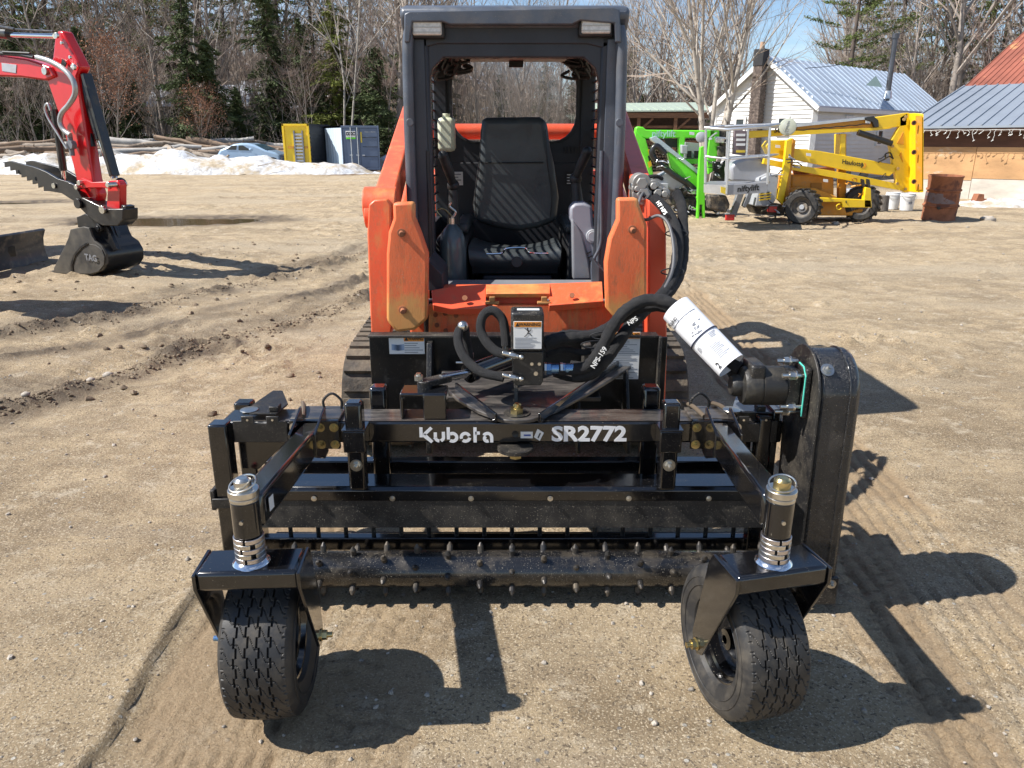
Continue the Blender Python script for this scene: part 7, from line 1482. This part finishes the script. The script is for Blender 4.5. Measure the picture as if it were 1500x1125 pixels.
# ================================================================== LOGS
LOGM = [mat('weathered_log', (.34,.28,.22), .9, var=.3, vs=2, second=(.16,.12,.09), ss=2, st=.52, bump=.4, bs=10), mat('orange_brown_log', (.25,.175,.12), .9, var=.3, vs=2, bump=.3), mat('grey_log', (.40,.38,.35), .9, var=.3, vs=2, bump=.4, bs=10)]
ENDM = mat('cut_log_end', (.45,.35,.24), .9, var=.25)
def logmesh(seed, mt):
    rd = random.Random(seed); r = .19; pts, rs = [], []
    for i in range(7): t = i/6; pts.append(V((t-.5, rd.gauss(0,.012), rd.gauss(0,.012)))); rs.append(r*(1.15-.4*t)*rd.uniform(.93, 1.07)/5)
    mb = MB(); mb.tube(pts, rs, n=10, caps=False); k = len(mb.v); mb.mi = 1
    mb.f.append(tuple(range(9,-1,-1))); mb.m.append(1); mb.f.append(tuple(range(60,70))); mb.m.append(1); mb.mi = 0
    for i in range(3): t = rd.uniform(-.3, .45); a = rd.random()*6.28; mb.cyl((t, 0, 0), (t+.02, math.cos(a)*.065, math.sin(a)*.065), .010, .005, n=5)
    return mesh_of(mb, 'log', [mt, ENDM], smooth=60)
LM = [logmesh(i, LOGM[i % 3]) for i in range(6)]
rd = random.Random(12); spots = []
for px, py, D, ln in ((-20,222,41,5.5), (30,212,43,5), (20,232,40.5,5), (75,225,41,4.2), (45,200,45,4), (180,197,44,5.2), (190,205,43,5.5), (150,212,42,5), (205,213,41.6,6), (245,214,42,4.5), (230,222,41,4), (190,220,41.5,4.2), (262,222,41,3.6), (300,218,42,4.4), (290,211,43,4.2), (320,222,41.4,4.0), (285,203,44,4.5), (305,198,46,5), (330,202,46,5.2), (355,206,45,6), (380,204,47,5), (395,212,45,4.6), (405,222,43,4), (240,196,47,4.6), (345,213,43.5,4.5), (268,228,40.7,3.4), (200,228,40.6,2.6), (135,228,41,3), (110,218,42.5,3.5), (60,238,39.8,3.5), (10,205,45,5), (390,218,43,3.2), (150,203,45,4.5), (95,206,45,4.2)):
    spots.append((px, py, D, ln))
labs = {}
for nm_, lo, hi in (('topmost', 0, 206), ('middle', 206, 219), ('bottom', 219, 999)):
    sel = sorted([i for i, q in enumerate(spots) if lo <= q[1] < hi], key=lambda i: XD(spots[i][0], spots[i][2])/spots[i][2])
    for n_, i in enumerate(sel): labs[i] = f'{ordinal(n_)} felled log from the left in the {nm_} layer of the pile'
for i, (px, py, D, ln) in enumerate(spots):
    p = A(px, py, D); me_ = LM[i % 6]; z = max(.16, p.z*.8)
    nb_ = 'behind the half buried car' if px > 320 else ('left of the half buried car' if px > 230 else ('right of the red excavator arm' if px > 120 else 'left of the red excavator arm'))
    hl_ = 'topmost' if py < 206 else ('middle layer' if py < 219 else 'bottom'); cl = ('grey brown', 'orange brown', 'pale grey')[i % 3]
    o = inst(me_, 'log', (p.x, D, z), rot=(rd.random()*6, rd.gauss(0,.05) + (.12 if i in (5, 16) else 0), rd.gauss(0,.28)), scale=(ln, 4.1*rd.uniform(.7,1.25), 4.1*rd.uniform(.7,1.25)), label=labs[i], cat='log', group='felled logs in the pile behind the snow bank')
    mb = None
mb = MB(); rd = random.Random(31)
for i in range(420):
    px = rd.uniform(-80, 425); D = rd.uniform(39.8, 47); x = XD(px, D); a = rd.gauss(0,.5); l = rd.uniform(.4, 1.8); z = rd.uniform(.08, .75 if D > 41 else .3); d = V((math.cos(a), math.sin(a), rd.gauss(0,.12)))*l; mb.tube([V((x, D, z)), V((x, D, z)) + d*.5 + V((0,0,rd.gauss(0,.05))), V((x, D, z)) + d], rd.uniform(.02,.07), n=5)
o = build(mb, 'broken_branches', LOGM[0], smooth=60); o['kind'] = 'stuff'
def brush(px, py, w_, n, lab, mt=None, h=.35):
    c = G(px, py); rd = random.Random(px); t = MB()
    for i in range(n):
        a = rd.random()*6.28; b = V((c.x + rd.gauss(0, w_*.35), c.y + rd.gauss(0,.15), max(0, gz_at(c.x, c.y)) + rd.uniform(.0,.15))); d = V((math.cos(a)*.6, math.sin(a)*.3, rd.uniform(.1, .9))).normalized()*rd.uniform(.25,.7)*h*2; t.tube([b, b + d*.6 + V((0,0,rd.gauss(0,.05))), b + d], [.02,.014,.005], n=4)
    return build(t, 'brush_pile', mt or mat('dark_brush', (.16,.12,.09), .9), None, label=lab, cat='brush pile')
brush(233, 246, .9, 60, 'dark tangle of brush lying on the snow bank front'); brush(345, 250, 1.2, 50, 'low dirty brush on the snow below the half buried car', h=.22); brush(425, 246, 1.6, 60, 'muddy brush heap at the right end of the snow bank', h=.3)
p = A(378, 243, 36.1); mb = MB(); mb.tube([p, p + V((.35,0,.06)), p + V((.75,.05,.16))], [.02,.016,.01], n=5); build(mb, 'stick', LOGM[0], None, label='single thin stick poking from the snow below the car', cat='stick')
# slab of dark broken asphalt-like board leaning at the end of the snow
q = G(520, 245); mb = MB(); mb.prism([(q.x-.9, q.y-.3, .55), (q.x-.2, q.y-.35, .38), (q.x+.5, q.y-.3, .02), (q.x-.3, q.y-.25, .02)], (0,.1,0)); build(mb, 'broken_board', mat('board_dark', (.10,.08,.07), .9, var=.3), None, bevel=.01, label='dark broken board leaning at the end of the snow bank by the container', cat='board')
# ================================================================== RIGHT FOREGROUND THINGS
p = G(1374, 322); rb = thing('oil_drum', 'rusty dented steel drum standing by the plywood shed', 'drum', (p.x, p.y, 0)); Rr = .30
pr = [(0,.0), (Rr,.0), (Rr+.008,.015), (Rr,.03), (Rr,.26), (Rr+.022,.275), (Rr+.022,.295), (Rr,.31), (Rr,.56), (Rr+.022,.575), (Rr+.022,.595), (Rr,.61), (Rr,.80), (Rr+.012,.83), (Rr+.010,.85), (Rr-.012,.85), (Rr-.018,.80), (Rr-.02,.5), (0,.5)]
mb = MB(); tl = V((.0, -.05, .999)); mb.lathe(pr, (p.x, p.y, 0.0), tl, 40); rd = random.Random(2)
mb.v = [(x + .008*math.sin(z*9+x*5), y + .008*math.sin(z*7+1), z) for x, y, z in mb.v]; dm = build(mb, 'drum_body', RUST, rb, smooth=45)
mb = MB(); mb.lathe([(Rr+.003,.34), (Rr+.003,.53)], (p.x, p.y, 0), tl, 40); build(mb, 'grey_band', mat('drum_grey', (.17,.13,.135), .7, var=.3, second=(.15,.06,.035), ss=7, st=.5), rb, smooth=45)
mb = MB(); mb.cyl((p.x-.18, p.y-.27, .25), (p.x-.18, p.y-.30, .25), .03, n=8); build(mb, 'punched_hole', INK, rb)
BK = mat('white_bucket', (.72,.73,.73), .45, var=.08, dust=.3, dcol=(.4,.36,.3))
for px, py, lab in ((1306,306,'white plastic bucket beside the wooden block, left of two'), (1327,308,'white plastic bucket with printed mark, nearer the rusty drum')):
    p = G(px, py); t = thing('bucket', lab, 'bucket', (p.x, p.y, 0), 'white buckets by the shed'); mb = MB(); mb.lathe([(0,0),(.13,0),(.155,.30),(.165,.305),(.165,.33),(.155,.335),(.157,.37),(.150,.37),(.13,.02)], (p.x, p.y, 0), (0,0,1), 28); build(mb, 'pail', BK, t)
    mb = MB(); mb.tube([V((p.x + .165*math.cos(a), p.y - .06 - .10*math.sin(a), .32 - .10*math.sin(a))) for a in np.linspace(0, 3.14, 12)], .004, n=5); build(mb, 'handle', ZINC, t)
    if px > 1310: mb = MB(); mb.box(p.x-.04, p.x+.04, p.y-.152, p.y-.149, .14, .20); build(mb, 'printed_mark', INKG, t)
p = G(1289, 309); mb = MB(); mb.lathe([(0,0),(.17,0),(.165,.1),(.155,.34),(0,.345)], (p.x, p.y, 0), (.02,.03,1), 14); build(mb, 'wooden_block', mat('old_stump', (.20,.18,.16), .95, var=.4, vs=8, stretch=(6,6,1), bump=.6), None, bevel=.006, label='grey upright wooden block under the end of the yellow boom', cat='wooden block')
p = G(1440, 300); mb = MB(); z = .12; mb.prism([A(a, b, p.y) for a, b in ((1424,298), (1430,284), (1438,284), (1438,291), (1462,292), (1462,298))], (0,.22,0)); build(mb, 'steel_scrap', RUST, None, bevel=.006, label='rusty L shaped steel scrap on the snow against the shed', cat='scrap metal')
p = G(1285, 288); mb = MB(); mb.prism([A(a, b, 19.6) for a, b in ((1238,277), (1262,276), (1262,286), (1238,288))], (0,.5,0)); build(mb, 'covered_crate', mat('crate_grey', (.33,.34,.36), .7, var=.4, vs=9), None, bevel=.02, label='grey crate seen through the frame of the yellow lift', cat='crate')
mb = MB()
for k in range(3): mb.lathe([(.12,-.10), (.20,-.12), (.30,-.10), (.33,0), (.30,.10), (.20,.12), (.12,.10)], A(1253+k*4, 253+k*2, 21.0 + k*.01), (.3,1,.05*k), 24) if k == 0 else None
build(mb, 'old_tyre', RUB, None, label='old tyre leaning behind the yellow lift boom near the house', cat='tyre')
p = G(1437, 327); 
# overhead wires of the house
mb = MB(); mb.tube(spline([A(1180,100,31), A(1240,92,33), A(1300,62,35), A(1360,20,38)], 6), .012, n=4); build(mb, 'power_wire', INK, None, label='thin black wire slung over the white house roof', cat='wire')
